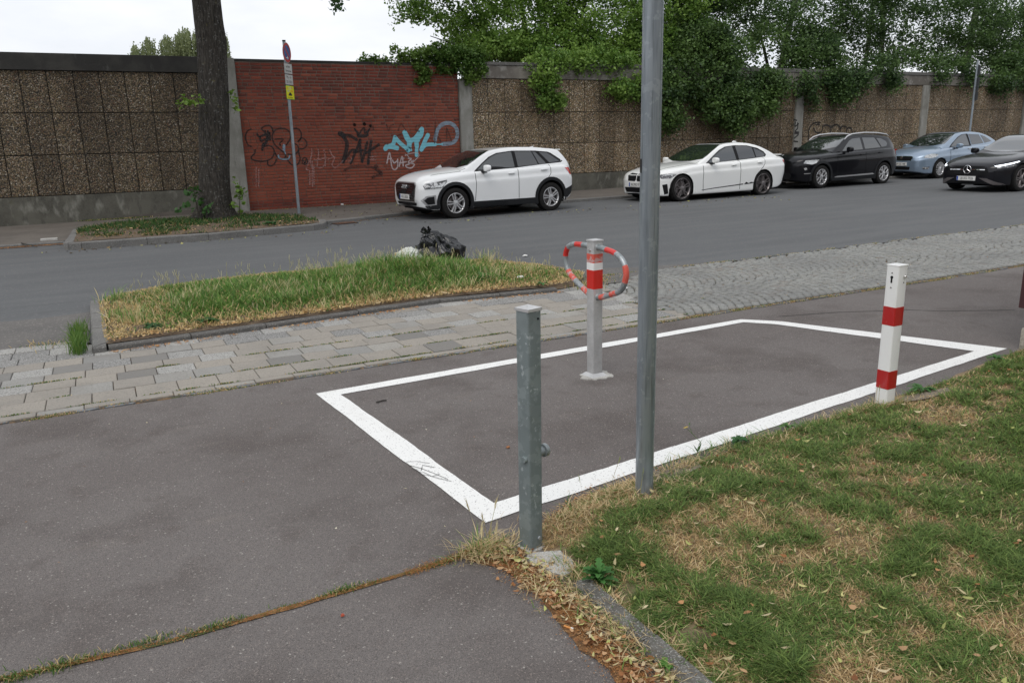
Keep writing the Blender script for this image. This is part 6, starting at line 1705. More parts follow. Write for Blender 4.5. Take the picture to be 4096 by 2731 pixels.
litter('bud_scales', x, y, np.full(n, .006), rng.uniform(.003, .008, n), rng.uniform(.0015, .003, n), rc([(.36, .16, .05), (.40, .20, .08), (.28, .11, .035), (.10, .13, .03)], n))
n = 900; x = rng.uniform(1.5, 2.5, n); y = np.interp(x, LX, LY) + rng.normal(-.05, .05, n)
litter('fallen_leaves', x, y, np.maximum(lawn_z(x, y), .004) + .004, rng.uniform(.006, .02, n), rng.uniform(.002, .009, n), rc([(.36, .16, .06), (.45, .25, .12), (.5, .36, .2)], n))
# island edge and slab joints
n = 520; x = rng.uniform(-.1, 4.4, n); y = np.interp(x, [-.1, 1.2, 3, 4.4], [7.25, 7.36, 7.56, 7.40]) + rng.normal(.03, .06, n)
litter('fallen_leaves', x, y, np.full(n, .085), rng.uniform(.02, .05, n), rng.uniform(.008, .02, n), rc([(.5, .30, .13), (.58, .40, .2), (.42, .22, .09), (.6, .48, .28)], n))
n = 420; x = rng.uniform(-.1, 4.4, n); y = np.interp(x, [-.1, 1.2, 3, 4.4], [7.12, 7.24, 7.44, 7.28]) - np.abs(rng.normal(0, .04, n)); k = fbm(x * 2, y * 0, 71) > .42
x, y = x[k], y[k]; n = len(x)
litter('fallen_leaves', x, y, np.full(n, .006), rng.uniform(.015, .04, n), rng.uniform(.006, .016, n), rc([(.5, .24, .09), (.55, .34, .16), (.42, .2, .07)], n))
n = 1500; x = rng.uniform(-1.2, 13, n); y = rng.normal(5.52, .022, n)
litter('bud_scales', x, y, .003 + gzn(x), rng.uniform(.006, .016, n), rng.uniform(.003, .006, n), rc([(.40, .2, .07), (.45, .28, .12), (.3, .14, .05)], n))
n = 3600; x = rng.uniform(4.8, 17, n); y = rng.uniform(5.65, 7.9, n); k = fbm(x * 2.2, y * 2.2, 73) > .47; x, y = x[k], y[k]; n = len(x)
litter('bud_scales', x, y, .0 + gzn(x), rng.uniform(.008, .02, n), rng.uniform(.003, .008, n), rc([(.42, .2, .07), (.45, .28, .12)], n))
n = 260; x = rng.uniform(-1, 16, n); y = np.where(x < 4, rng.normal(15.2, .15, n), rng.normal(15.7, .45, n) + (x > 4) * 0)
y = np.where((x > 4.2) & (x < 6), rng.normal(16.8, .4, n), y)
litter('fallen_leaves', x, y, .004 + gzn(x), rng.uniform(.03, .07, n), rng.uniform(.02, .04, n), rc([(.42, .42, .12), (.5, .46, .16), (.3, .2, .08), (.09, .06, .04), (.06, .045, .03)], n))
n = 160; x = rng.uniform(4.2, 9, n); y = rng.uniform(17.5, 20.9, n); litter('fallen_leaves', x, y, .078 + 0 * x, rng.uniform(.03, .06, n), rng.uniform(.02, .04, n), rc([(.4, .4, .12), (.08, .055, .04), (.05, .04, .03)], n))
n = 260; x = rng.uniform(-.4, 3.9, n); y = rng.uniform(15.6, 17.6, n); litter('fallen_leaves', x, y, np.full(n, .15), rng.uniform(.03, .07, n), rng.uniform(.02, .04, n), rc([(.4, .25, .12), (.5, .36, .2), (.3, .16, .08)], n))
n = 500; x = rng.uniform(-1.5, 0, n); x = np.r_[rng.uniform(-1.7, -.7, 300), rng.uniform(4.4, 9, 200)]; y = np.r_[rng.normal(16.47, .04, 300), rng.normal(0, .04, 200) + np.interp(x[300:], [4.4, 6.2, 8, 9], [16.78, 17.45, 17.9, 17.92])]
litter('fallen_leaves', x, y, np.full(n, .008), rng.uniform(.02, .05, n), rng.uniform(.01, .02, n), rc([(.4, .2, .08), (.3, .15, .06)], n))
# single bits on the path
n = 34; x, y = pick([(-.6, 2.7), (1.0, 2.7), (5, 4.8), (5, 5.2), (-.6, 5.2)], n); litter('fallen_leaves', x, y, np.full(n, .003), rng.uniform(.008, .02, n), rng.uniform(.004, .008, n), rc([(.5, .44, .3), (.35, .2, .1), (.6, .56, .45)], n))

# ---- leafy weeds: each plant a thing
def weed(name, loc, nl, ln, wd, up, col, label, lobes=4, group='weeds along the lawn edge', stem=0):
    V, T, C = [], [], []
    for i in range(nl):
        az = rng.uniform(0, 2 * np.pi); el = rng.uniform(up * .5, up * 1.2); L_ = ln * rng.uniform(.6, 1.15)
        hgt = stem * rng.uniform(0, 1)
        d = np.array([math.cos(az), math.sin(az), 0]); s_ = np.array([-d[1], d[0], 0])
        prev = None
        K = lobes * 2
        cc = np.array(col) * rng.uniform(1.3, 2.4)
        for k in range(K + 1):
            t = k / K
            c = d * L_ * t * math.cos(el) + np.array([0, 0, hgt + L_ * (math.sin(el) * t - .45 * t * t)])
            w_ = wd * (.25 + math.sin(math.pi * min(1, t * .92 + .06))) * (1.0 if k % 2 else .45) * .5 + .0006
            if k == K: w_ = .0005
            a, b = c - s_ * w_ + [0, 0, w_ * .3], c + s_ * w_ + [0, 0, w_ * .3]
            b0 = len(V); V += [a, c, b]; C += [cc, cc * .8, cc]
            if prev is not None:
                for q in ((prev, prev + 1, b0 + 1), (prev, b0 + 1, b0), (prev + 1, prev + 2, b0 + 2), (prev + 1, b0 + 2, b0 + 1)): T.append(q)
            prev = b0
    if stem:
        b0 = len(V); V += [np.array([-.002, 0, 0]), np.array([.002, 0, 0]), np.array([.001, 0, stem]), np.array([-.001, 0, stem])]; C += [np.array(col)] * 4; T += [(b0, b0 + 1, b0 + 2), (b0, b0 + 2, b0 + 3)]
    o = npmesh(name, np.array(V), None, np.array(T), MT['grassM'], np.array(C))
    o.location = loc
    return tag(o, label, 'weed plant', group)
weed('thistle_plant', (1.44, 2.155, .02), 34, .085, .026, 1.0, (.045, .12, .03), 'lush jagged-leaved thistle growing beside the pale concrete patch near the nearest bollard', 4, stem=.05)
weed('dandelion_plant', (2.86, 2.95, .03), 16, .07, .022, .6, (.03, .09, .025), 'dark toothed dandelion rosette at the lawn edge against the painted line', 4)
weed('dandelion_plant', (3.22, 2.95, .035), 22, .06, .014, .7, (.07, .14, .04), 'grey-green rosette of narrow leaves at the lawn edge left of the striped bollard', 3)
weed('dandelion_plant', (4.45, 3.02, .03), 26, .10, .02, .5, (.05, .12, .035), 'spreading weed with long leaves just right of the striped bollard', 3)
weed('dandelion_plant', (5.5, 3.2, .03), 20, .09, .024, .7, (.05, .12, .035), 'leafy weed at the sharp right corner of the painted line', 3)
weed('dock_plant', (3.72, 7.95, .08), 22, .19, .05, 1.1, (.05, .13, .03), 'broad-leaved dock plant at the right end of the grass island', 4, 'weeds on the grass island')
weed('dock_plant', (4.2, 7.42, .08), 16, .1, .04, .6, (.04, .12, .03), 'low leafy weed leaning over the right end of the island kerb', 3, 'weeds on the grass island')
weed('dock_plant', (.28, 7.55, .09), 26, .12, .05, .5, (.025, .065, .02), 'dark ground-hugging weed at the left front of the grass island', 3, 'weeds on the grass island')
weed('dock_plant', (.72, 7.5, .09), 22, .12, .05, .5, (.03, .075, .02), 'dark leafy weed among straw near the island kerb', 3, 'weeds on the grass island')
weed('dock_plant', (2.95, 16.1, .13), 20, .2, .08, .8, (.03, .09, .025), 'leafy dock plant on the verge right of the tree', 3, 'weeds on the verge')
weed('clover_plant', (1.36, 1.66, .03), 26, .035, .016, .7, (.09, .19, .04), 'pale green clover tuft in the gutter beside the lawn kerb', 1)
# hawksbeard with a yellow flower
hk = empty('yellow_flower', (2.56, 2.93, .03), 0, 'thin-stemmed weed with one yellow flower leaning over the painted line', 'flower')
tube('stem', [(0, 0, 0), (.02, .0, .05), (-.02, .02, .10), (-.055, .03, .135)], .0014, MT['leafstem'] if 'leafstem' in MT else MT.setdefault('leafstem', mat('green stem', (.10, .18, .05), .6)), hk, 5)
tube('stem', [(-.02, .02, .10), (-.04, .02, .14), (-.042, .02, .155)], .0011, MT['leafstem'], hk, 5)
MT['petal'] = mat('yellow petals', (.75, .52, .01), .6)
Vp, Fp = [(0, 0, .002)], []
for k in range(16):
    a0, a1 = 2 * math.pi * k / 16, 2 * math.pi * (k + .8) / 16
    b0 = len(Vp); Vp += [(.013 * math.cos(a0), .013 * math.sin(a0), .003 * (k % 2)), (.013 * math.cos(a1), .013 * math.sin(a1), .003 * (k % 2))]; Fp.append((0, b0, b0 + 1))
mesh('flower_head', Vp, Fp, MT['petal'], hk, loc=(-.055, .03, .137), rot=(R(-20), R(-10), 0))
lathe('bud', [(0, 0), (.004, .003), (.003, .009), (0, .012)], MT['leafstem'], hk, 8, 'z', (-.042, .02, .153))
Vl, Tl = [], []
w2 = npmesh('leaves', np.array([(0, 0, 0), (.01, .012, .02), (.03, .004, .045), (.008, -.01, .02), (0, 0, 0), (-.012, .008, .025), (-.03, .0, .05), (-.008, -.01, .02), (0, 0, .03), (.012, .0, .05), (.025, -.01, .075), (.002, -.01, .045)]), np.array([(0, 1, 2, 3), (4, 5, 6, 7), (8, 9, 10, 11)]), None, MT['grassM'], np.tile((.08, .16, .05), (12, 1)), hk)

# ---- rubbish bags
def bag(name, loc, rad, m, label, seed, gather=(-.5, -.15, .85), lobe=.35, ridge=.10, rz=0.0, cat='bag', tuft_=True):
    bm = bmesh.new(); bmesh.ops.create_icosphere(bm, subdivisions=6, radius=1)
    r2 = np.random.default_rng(seed)
    G_ = np.array(gather, float); G_ /= np.linalg.norm(G_)
    e1 = np.cross(G_, (0, 1, 0)); e1 /= np.linalg.norm(e1); e2 = np.cross(G_, e1)
    co = np.array([v.co[:] for v in bm.verts])
    th = np.arccos(np.clip(co @ G_, -1, 1)); ph = np.arctan2(co @ e2, co @ e1)
    fall = np.exp(-(th / 1.25) ** 2)
    wob = .55 * np.sin(2 * ph + 1.7 * th) + .35 * np.sin(5 * th + seed)
    d = ridge * fall * (np.abs(np.sin(4.5 * ph + wob * 2)) - .55) * np.clip(th * 1.6, 0, 1)
    d += ridge * .55 * fall * (np.abs(np.sin(9.5 * ph + 3 * wob + 2 * th)) - .5) * np.clip(th * 2, 0, 1)
    for k in range(7):                      # broad slack creases
        K = r2.normal(0, 1, 3); K /= np.linalg.norm(K); q = co @ K
        d += ridge * .38 * ((1 - np.abs(np.sin(r2.uniform(2.5, 5) * q + r2.uniform(0, 6) + .8 * np.sin(2.5 * ph)))) ** 2 - .3)
    d += lobe * np.exp(-(th / .42) ** 2) - .14 * np.exp(-((th - .62) / .16) ** 2)
    s_ = 1 + d
    P_ = co * s_[:, None]
    z = P_[:, 2]; z = np.where(z < 0, z * .8, z); sq = 1 + .12 * np.clip(-z, 0, 1)
    for v, x_, y_, z_, q_ in zip(bm.verts, P_[:, 0], P_[:, 1], z, sq):
        v.co = (x_ * rad[0] * q_, y_ * rad[1] * q_, max(z_, -.6) * rad[2] + .6 * rad[2])
    me = bpy.data.meshes.new('sack'); bm.to_mesh(me); bm.free(); me.materials.append(m)
    me.polygons.foreach_set('use_smooth', [True] * len(me.polygons))
    root = empty(name, loc, rz, label, cat)
    link('sack', me, root)
    if tuft_:
        Vk, Fk = [], []
        n = 40
        for i in range(7):
            t = i / 6
            rr = (.075, .045, .036, .042, .05, .055, .045)[i]
            for k in range(n):
                aa = 2 * math.pi * k / n
                q = rr * (1 + .38 * math.sin(aa * 4 + i * .5) * t + .25 * math.sin(aa * 7 + i))
                Vk.append((q * math.cos(aa), q * math.sin(aa) * .6, t * .085 * (1 + .35 * math.sin(aa * 3 + 1))))
        for i in range(6):
            for k in range(n): Fk.append((i * n + k, i * n + (k + 1) % n, (i + 1) * n + (k + 1) % n, (i + 1) * n + k))
        tp = G_ * (1 + lobe * .9)
        mesh('tied_neck', Vk, Fk, m, root, True, loc=(tp[0] * rad[0], tp[1] * rad[1], tp[2] * rad[2] + .6 * rad[2]), rot=(R(10), R(-8), 0))
    return root
MT['bagblack'] = mat('black bin liner', (.008, .009, .011), .24, spec=.6, bump=[('noise', 9, .03)])
MT['bagwhite'] = mat('thin whitish plastic', (.80, .82, .76), .35, layers=[('noise', 7, .62, .68, (.8, .50, .10), .8), ('noise', 5, .64, .72, (.7, .35, .3), .25)], bump=[('noise', 12, .03)], transl=.3)
bag('rubbish_bag', (4.03, 9.95, .0), (.33, .30, .265), MT['bagblack'], 'full black rubbish bag with gathered neck dumped behind the grass island', 3, (-.40, -.25, .80), .20, .19, R(-20), 'rubbish bag')
bag('plastic_bag', (3.56, 9.93, .03), (.20, .18, .15), MT['bagwhite'], 'crumpled whitish plastic bag with orange print lying beside the black rubbish bag', 9, (.3, -.3, .9), .06, .13, 0, 'plastic bag', False)
def crumple(name, loc, r_, m, label, cat, seed, flat=.5, grp=None):
    bm = bmesh.new(); bmesh.ops.create_icosphere(bm, subdivisions=2, radius=1); r2 = np.random.default_rng(seed)
    for v in bm.verts:
        v.co *= r2.uniform(.6, 1.15); v.co.z = max(v.co.z * flat, -.3 * flat)
    me = bpy.data.meshes.new(name); bm.to_mesh(me); bm.free(); me.materials.append(m)
    o = link(name, me, None, loc); o.scale = (r_, r_ * .7, r_)
    return tag(o, label, cat, grp)
MT['paper'] = mat('white paper', (.7, .7, .68), .7)
crumple('paper_scrap', (5.35, 9.95, .01), .04, MT['paper'], 'crumpled white paper scrap lying on the road right of the grass island', 'paper', 1)
crumple('tissue', (4.15, 7.85, .1), .05, MT['paper'], 'white tissue caught in the grass at the right end of the island', 'tissue', 2)
crumple('paper_scrap', (5.02, 7.02, .012), .035, MT['paper'], 'white paper scrap on the cobbles behind the hooped barrier', 'paper', 3)
crumple('paper_scrap', (5.75, 21.0, .10), .05, MT['paper'], 'small white scrap at the foot of the brick wall', 'paper', 4)
crumple('red_berry', (.56, 2.45, .008), .008, mat('red berry', (.4, .07, .03), .5), 'tiny red-brown berry on the path below the mossy seam', 'berry', 5, 1)
crumple('brown_crumb', (1.78, 3.55, .006), .014, mat('brown crumb', (.3, .13, .05), .8), 'small brown crumb on the dark path inside the painted box', 'crumb', 6)
twg = tube('twig', [(1.40, 4.66, .008), (1.445, 4.67, .009), (1.47, 4.665, .008)], .005, MT['bark'], None, 6); tag(twg, 'short brown twig inside the left corner of the painted box', 'twig')
cg = empty('cigarette_butt', (1.215, 1.995, .009), R(-60), 'cigarette butt with orange filter in the debris beside the path', 'cigarette butt')
MT['filt'] = mat('orange filter', (.62, .27, .08), .8)
tube('filter', [(-.022, 0, 0), (.004, 0, 0)], .0038, MT['filt'], cg, 8); tube('paper', [(.004, 0, 0), (.013, 0, 0)], .0038, MT['paper'], cg, 8)
tb = box('stone_block', -.14, .14, -.07, .07, 0, .05, MT['conc'], None, bev=.01, loc=(-.93, 16.95, .035)); tag(tb, 'pale concrete block lying on the far sidewalk left of the verge', 'block')
br_ = tube('branch', [(-1.35, 16.6, .06), (-1.25, 16.4, .05), (-1.15, 16.25, .03), (-1.08, 16.1, .02)], [.012, .01, .008, .003], MT['bark'], None, 6); tag(br_, 'broken dead branch lying across the low kerb at the far left', 'branch')

# ================================================================ trees
def leafcloud(P, size, col, fold=.35, aspect=.75, droop=.0):
    """P (n,3) -> folded two-triangle leaves"""
    n = len(P)
    a = rng.normal(0, 1, (n, 3)); a[:, 2] = a[:, 2] * .6 - droop; a /= np.linalg.norm(a, axis=1)[:, None]
    b = rng.normal(0, 1, (n, 3)); b[:, 2] *= .45; b -= a * (a * b).sum(1)[:, None]; b /= np.linalg.norm(b, axis=1)[:, None]
    c = np.cross(a, b)
    s_ = (size * rng.uniform(.65, 1.25, n))[:, None]
    V = np.zeros((n, 4, 3))
    V[:, 0] = P - a * s_ * .5; V[:, 1] = P + b * s_ * aspect * .5 + c * s_ * fold * .3; V[:, 2] = P + a * s_ * .55; V[:, 3] = P - b * s_ * aspect * .5 + c * s_ * fold * .3
    i = np.arange(n)[:, None] * 4
    T = np.concatenate([i + [0, 1, 2], i + [0, 2, 3]])
    return V.reshape(-1, 3), T, np.repeat(col, 4, axis=0)
def clusters(blobs, per, crad, dens=1.0):
    """blobs (cx,cy,cz,rx,ry,rz,n): n sprays of `per` leaves each"""
    out = []
    for cx, cy, cz, rx, ry, rz_, n in blobs:
        n = int(n * dens)
        u = rng.normal(0, 1, (n, 3)); u /= np.linalg.norm(u, axis=1)[:, None]; u *= rng.uniform(.25, 1, (n, 1)) ** .5
        c = np.array([cx, cy, cz]) + u * [rx, ry, rz_]
        for q in c:
            k = rng.integers(int(per * .5), int(per * 1.5))
            ax = rng.normal(0, 1, 3); ax[2] -= .4; ax /= np.linalg.norm(ax)
            t = rng.uniform(-1, 1, k)
            out.append(q + ax * (t * crad)[:, None] + rng.normal(0, crad * .38, (k, 3)))
    return np.concatenate(out)
def crown(name, parent, P, size, c0, c1, droop=.3):
    n = len(P); t = np.clip((fbm(P[:, 0] * 1.7 + P[:, 1], P[:, 2] * 1.9 + P[:, 1], 5) - .5) * 1.6 + rng.uniform(.1, .9, n), 0, 1)
    V, T, C = leafcloud(P, size, mixc(c0, c1, t), droop=droop)
    return npmesh(name, V, None, T, MT['leafD'], C, parent)
def limb(parent, pts, r0, r1, name='limb', m=None):
    S = smooth_line(pts, 5); k = len(S)
    return tube(name, [tuple(p) for p in S], [r0 + (r1 - r0) * i / (k - 1) for i in range(k)], m or MT['bark'], parent, 9)
# street tree on the verge
t1 = empty('lime_tree', (2.25, 18.8, .1), 0, 'big street tree with rough dark trunk on the grass verge, left of the brick wall', 'tree')
zs_ = [-.15, .0, .15, .4, .9, 1.5, 2.0, 2.7, 3.4, 3.75, 4.1, 4.6, 5.2, 6.0, 7.0]; rr_ = [.53, .47, .40, .345, .32, .312, .312, .303, .297, .30, .287, .28, .28, .26, .2]
cx_ = [-.02, -.03, 0, .03, .07, .14, .19, .26, .31, .335, .32, .32, .36, .4, .5]
fr_, fc_ = pchip(zs_, rr_), pchip(zs_, cx_)
V, Fc = [], []
nk, nz_ = 72, 110
for i in range(nz_):
    z = -.15 + 7.1 * (i / (nz_ - 1))
    for k in range(nk):
        a = 2 * math.pi * k / nk
        flare = 1 + .28 * math.exp(-(z + .1) * 3.2) * (.5 + .5 * math.sin(a * 4 + 1.1) + .3 * math.sin(a * 7))
        ridge = .016 * (abs(math.sin(a * 13 + 1.6 * math.sin(z * 1.7) + .8 * math.sin(a * 3 + z))) - .5) + .03 * (fbm(np.array([a * 2.2 + 20]), np.array([z * 1.1]), 3)[0] - .5)
        rr = float(fr_(z)) * flare + ridge
        V.append((float(fc_(z)) + rr * math.cos(a), rr * math.sin(a), z))
for i in range(nz_ - 1):
    for k in range(nk): Fc.append((i * nk + k, i * nk + (k + 1) % nk, (i + 1) * nk + (k + 1) % nk, (i + 1) * nk + k))
mesh('trunk', V, Fc, MT['bark'], t1, True)
for k in range(9):
    a = k * 2.4; rr = rng.uniform(2.2, 4.2)
    limb(t1, [(.42, 0, 5.6 + .12 * k), (.42 + rr * .45 * math.cos(a), rr * .45 * math.sin(a), 6.7 + .2 * k), (.42 + rr * math.cos(a), rr * math.sin(a), 7.8 + .3 * k)], .13, .025)
P = clusters([(.4, 0, 9.6, 4.9, 4.6, 3.3, 1500)], 22, .32)
crown('crown', t1, P, .11, (.03, .075, .02), (.07, .13, .03))
limb(t1, [(.4, 0, 6.2), (1.6, -.2, 6.0), (2.6, -.1, 5.4), (3.0, 0, 4.85), (3.12, .0, 4.55)], .05, .006)
P = np.concatenate([clusters([(2.95, 0, 4.95, .45, .4, .22, 26), (2.2, -.1, 5.15, .7, .5, .16, 24), (3.12, 0, 4.66, .16, .15, .16, 9)], 9, .12)])
tag(crown('leafy_twig', t1, P, .10, (.03, .085, .02), (.06, .13, .03), 1.0), kind='stuff')
# shoots low on the trunk
P = np.concatenate([clusters([(-.42, -.42, .55, .10, .1, .42, 5), (-.25, -.50, .25, .14, .1, .22, 4), (-.75, -.4, .28, .28, .1, .08, 3)], 6, .10)])
tag(crown('shoots', t1, P, .13, (.03, .09, .02), (.05, .13, .03), .6), kind='stuff')
P = np.concatenate([clusters([(.50, -.35, .45, .13, .1, .38, 10), (-.35, -.3, 2.45, .2, .15, .12, 7), (-.1, -.42, 2.52, .12, .08, .1, 4), (.62, -.2, 2.55, .07, .07, .22, 4)], 8, .09)])
tag(crown('shoots', t1, P, .10, (.12, .22, .03), (.20, .32, .05), .4), kind='stuff')
for x_, z0, z1 in ((-.42, .1, 1.0), (.5, .05, .85)): limb(t1, [(x_ * .9, -.4, z0), (x_, -.44, (z0 + z1) / 2), (x_ * 1.08, -.46, z1)], .012, .004, 'shoot_stem', MT['twig'])

# creeper over the brick wall
cv_ = empty('creeper', (8.5, 21.2, 3.7), 0, 'bright green creeper spilling over the top right of the brick wall', 'climbing plant')
P = np.concatenate([clusters([(-1.2, .1, .10, .9, .25, .10, 60), (-.1, .1, .18, .8, .3, .2, 110), (.9, .0, .22, .7, .3, .26, 130), (1.3, -.1, -.05, .45, .25, .34, 90), (-.32, -.15, -.22, .16, .12, .30, 26), (-.1, -.15, -.25, .10, .1, .22, 14), (1.1, -.2, -.22, .22, .12, .28, 36), (.5, -.1, -.08, .5, .15, .14, 40), (-.9, .1, .38, .12, .1, .12, 8), (.4, .1, .5, .3, .2, .15, 20), (.2, .0, .28, 1.1, .3, .22, 120), (1.3, 0, .3, .6, .3, .25, 80)], 13, .10)])
crown('leaves', cv_, P, .085, (.06, .13, .02), (.17, .27, .05), .4)
for k in range(7): limb(cv_, [(1.4 - k * .4, .15, -.1), (1.1 - k * .4, 0, .15), (.7 - k * .4, -.12, .02)], .012, .004, 'stem', MT['twig'])
def bgtree(name, loc, label, trunks, limbs, blobs, size, c0, c1, per=16, crad=.25, dens=1.0, droop=.4):
    o = empty(name, loc, 0, label, 'tree', 'trees behind the wall')
    for t_ in trunks: limb(o, t_[0], t_[1], t_[2], 'trunk')
    for t_ in limbs: limb(o, t_[0], t_[1], t_[2], 'limb')
    P = clusters(blobs, per, crad, dens)
    crown('crown', o, P, size, c0, c1, droop)
    return o
def rel(bl, o): return [(b[0] - o[0], b[1] - o[1], b[2] - o[2], *b[3:]) for b in bl]
L0 = (13.2, 23.6, 0)
bgtree('light_green_tree', L0, 'light green bushy tree leaning over the wall above the white SUV', [([(0, 0, 0), (.1, 0, 2.5), (-.3, -.1, 4.5), (-.8, -.2, 7)], .14, .05), ([(.3, .1, 0), (.9, 0, 3), (1.6, -.3, 5.5), (2, -.4, 7.5)], .11, .04)],
    [([(-.1, 0, 3.2), (-1.5, -.5, 4.6), (-3.6, -.8, 5.6)], .05, .01), ([(.2, 0, 3), (1.0, -1.5, 4), (1.2, -2.5, 3.3)], .04, .01), ([(-.4, 0, 4.2), (-2.5, -.9, 4.3), (-4.2, -1.4, 4.6)], .04, .01)],
    rel([(12.4, 23, 5.0, 2.6, 1.2, 1.3, 700), (9.9, 22.4, 5.5, 1.9, .9, .7, 200), (10.8, 22.2, 4.35, 1.4, .8, .45, 260), (13.6, 22.4, 4.4, 2.6, .9, .6, 420), (15.0, 22.6, 5.3, 2.2, 1.2, 1.6, 760), (16.8, 22, 4.5, 1.5, .8, .8, 380), (17.6, 22.2, 6.0, 1.8, 1.1, 1.1, 320), (12.0, 21.0, 3.35, .45, .3, .5, 60), (12.2, 20.9, 2.75, .5, .25, .16, 40), (13.6, 21.2, 3.9, 2.2, .5, .35, 240), (14.7, 20.9, 3.1, .55, .3, .28, 54), (15.6, 20.8, 3.2, .6, .35, .45, 90), (9.2, 22, 6.2, 1.6, .8, .5, 100), (8.6, 22.2, 5.2, .9, .6, .25, 34), (12, 22.8, 6.6, 3.4, 1.2, .8, 520)], L0),
    .095, (.09, .19, .03), (.26, .40, .08), 24, .22, .85)
L1 = (19.5, 24.0, 0)
bgtree('maple_tree', L1, 'dark maple whose dense branches hang lowest over the wall behind the white sedan', [([(0, 0, 0), (.1, 0, 3.5), (.5, -.2, 8)], .22, .12)],
    [([(0, 0, 3), (-.8, -1.6, 4.2), (-1.6, -3, 2.8)], .06, .01), ([(0, 0, 3), (.9, -1.8, 4.2), (1.6, -3.2, 3.0)], .06, .01), ([(.1, 0, 4), (2.4, -.8, 5.8)], .06, .02), ([(.1, 0, 4), (-1.5, -.8, 6.5)], .06, .02)],
    rel([(18.2, 21.2, 3.5, 1.9, .75, 1.0, 420), (18.9, 20.6, 2.6, 1.15, .4, .62, 190), (16.3, 20.8, 2.9, .7, .4, .95, 110), (19.2, 20.6, 2.05, .5, .3, .3, 46), (20.8, 21, 3.3, 1.0, .6, .55, 150), (17.9, 22.5, 5.0, 1.5, 1.2, 1.0, 200), (19.4, 22.6, 6.2, 1.8, 1.2, 1.0, 190), (16.6, 20.8, 2.2, .5, .3, .3, 36), (20.6, 20.7, 2.55, .35, .3, .35, 30), (21.6, 22, 5.0, .8, .8, .5, 50), (18.2, 21.4, 4.6, 1.4, .9, .7, 260), (19.6, 21.8, 4.4, 1.3, .8, .6, 150), (18.8, 22.5, 6.6, 3.0, 1.2, .9, 300)], L1),
    .10, (.032, .072, .022), (.13, .22, .055), 34, .28, .85)
L2 = (24.6, 24.4, 0)
bgtree('maple_tree', L2, 'dark spreading maple above the black SUV, with bare sky gaps at its left', [([(0, 0, 0), (.2, 0, 3.4), (.9, -.2, 8)], .2, .1)],
    [([(0, 0, 3.2), (-1.4, -.6, 5.2), (-2.4, -.8, 6.4)], .08, .02), ([(.1, 0, 3.6), (2.6, -.5, 5.2), (4.4, -.6, 6.6)], .10, .03), ([(0, 0, 3), (.2, -1.9, 4.0), (.5, -3.2, 3.1)], .06, .01)],
    rel([(23.8, 21.8, 4.2, 1.5, .8, .9, 300), (24.6, 21, 3.5, 1.3, .5, .45, 130), (24.4, 20.8, 3.0, .6, .3, .3, 50), (26.6, 21.2, 4.0, 1.0, .5, .45, 60), (26.9, 20.8, 3.45, .35, .3, .35, 26), (22.5, 20.9, 3.3, .45, .3, .4, 34), (24.6, 23, 5.9, 2.6, 1.3, .9, 260), (21.8, 23, 6.4, 1.6, 1.0, .45, 70), (27.4, 22.5, 5.9, 1.6, 1.0, .9, 110), (23, 20.9, 2.75, .25, .2, .3, 12), (26.6, 22.4, 7.0, 3.0, 1.2, .5, 160), (22.2, 23.5, 5.6, .9, .9, .5, 50), (24.4, 22.6, 5.0, 1.6, .9, .5, 120)], L2),
    .10, (.027, .064, .02), (.115, .20, .052), 34, .30, .82)
L3 = (31.5, 25.0, 0)
bgtree('maple_tree', L3, 'loose dark tree at the right behind the wall, with two thin stems against the sky', [([(0, 0, 0), (.0, 0, 4.5), (-.2, 0, 9.5)], .14, .09), ([(-1.1, 0, 0), (-1.0, 0, 4), (-.5, .1, 9)], .12, .07)],
    [([(0, 0, 4), (2.2, -.6, 5.4)], .06, .02), ([(-1, 0, 3.6), (-3, -.6, 5.0)], .05, .015)],
    rel([(30.2, 22.5, 6.8, 2.6, 1.2, .8, 190), (28.6, 22, 4.5, 1.2, .7, .35, 50), (31.0, 21.5, 4.25, 1.6, .7, .30, 80), (33.6, 22.2, 6.0, 1.6, 1.2, 1.5, 240), (30.0, 21, 3.75, .5, .3, .25, 20), (31.7, 20.9, 3.6, .6, .3, .3, 30), (29.6, 23, 5.4, 2.4, 1.4, .9, 90), (32.2, 23, 5.2, 1.6, 1.2, .8, 90), (27.6, 23, 5.2, 1.2, 1, .9, 50)], L3),
    .105, (.027, .064, .02), (.115, .20, .052), 34, .33, .85)
L4 = (37.5, 25.0, 0)
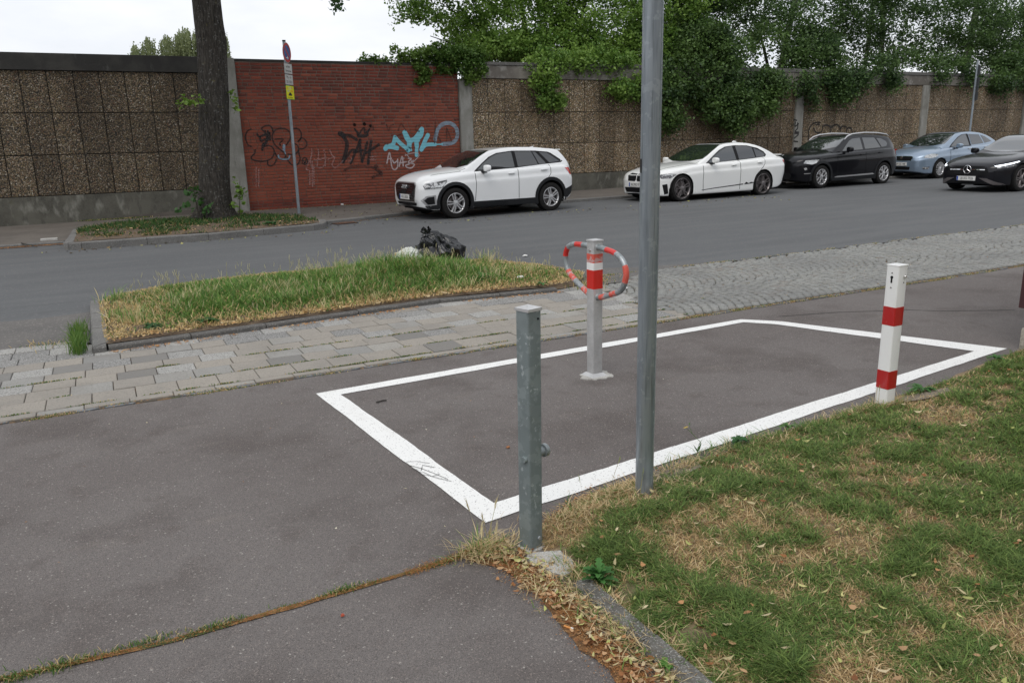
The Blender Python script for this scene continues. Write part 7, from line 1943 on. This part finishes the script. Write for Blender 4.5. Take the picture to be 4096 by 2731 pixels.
bgtree('maple_tree', L4, 'dense dark tree at the top right corner hanging over the sign pole', [([(0, 0, 0), (.0, 0, 4.5), (.6, 0, 9)], .22, .12)],
    [([(0, 0, 3.4), (-2.2, -1.2, 5.0)], .07, .02)],
    rel([(36.6, 22.4, 5.6, 2.3, 1.3, 1.9, 480), (34.9, 21.4, 4.2, 1.2, .7, .6, 120), (37.5, 21.6, 4.6, 2.2, .7, .6, 130), (33.9, 20.9, 3.5, .9, .35, .4, 60), (40.5, 23, 5.5, 3, 1.5, 2, 260), (35.6, 20.9, 3.5, .5, .3, .25, 20)], L4),
    .11, (.027, .064, .02), (.115, .20, .052), 34, .34, .78)
# far willow above the left wall
wlw = empty('willow_tree', (6.0, 60, 0), 0, 'pale green weeping willow seen far behind the wall, left of the trunk', 'tree')
limb(wlw, [(0, 0, 0), (.2, 0, 4), (0, 0, 8.5)], .4, .12, 'trunk')
st = []
for cx0, top, wd_, nn_ in ((-1.8, 8.7, .6, 100), (-.6, 8.9, .7, 110), (.5, 9.35, .8, 150), (1.6, 9.5, .8, 140), (2.6, 9.2, .8, 120), (-2.6, 8.2, .5, 90)):
    for k in range(nn_):
        x_ = cx0 + rng.normal(0, wd_ * .5); y_ = rng.normal(0, .9); zt = top - .9 * abs((x_ - cx0) / wd_) ** 1.5 + rng.normal(0, .12)
        k2 = 26; tt = np.linspace(0, 1, k2)
        st.append(np.c_[x_ + .25 * np.sin(tt * 2 + k) * .4, np.full(k2, y_), zt - tt * rng.uniform(1.2, 3.0)] + rng.normal(0, .03, (k2, 3)))
P = np.concatenate(st)
crown('crown', wlw, P, .13, (.13, .165, .075), (.23, .27, .12), 2.5)

# row of big trees on the near side of the street, behind the camera: seen only in window and paint reflections
P = clusters([(x_, -13 + rng.uniform(-2, 2), rng.uniform(4.5, 7), 4.0, 3.0, rng.uniform(2.6, 3.8), 150) for x_ in range(-24, 60, 6)], 16, .6)
V, T, C = leafcloud(P, .55, mixc((.03, .07, .02), (.07, .13, .035), rng.uniform(0, 1, len(P))))
tag(npmesh('treeline', V, None, T, MT['leafD'], C), kind='stuff')
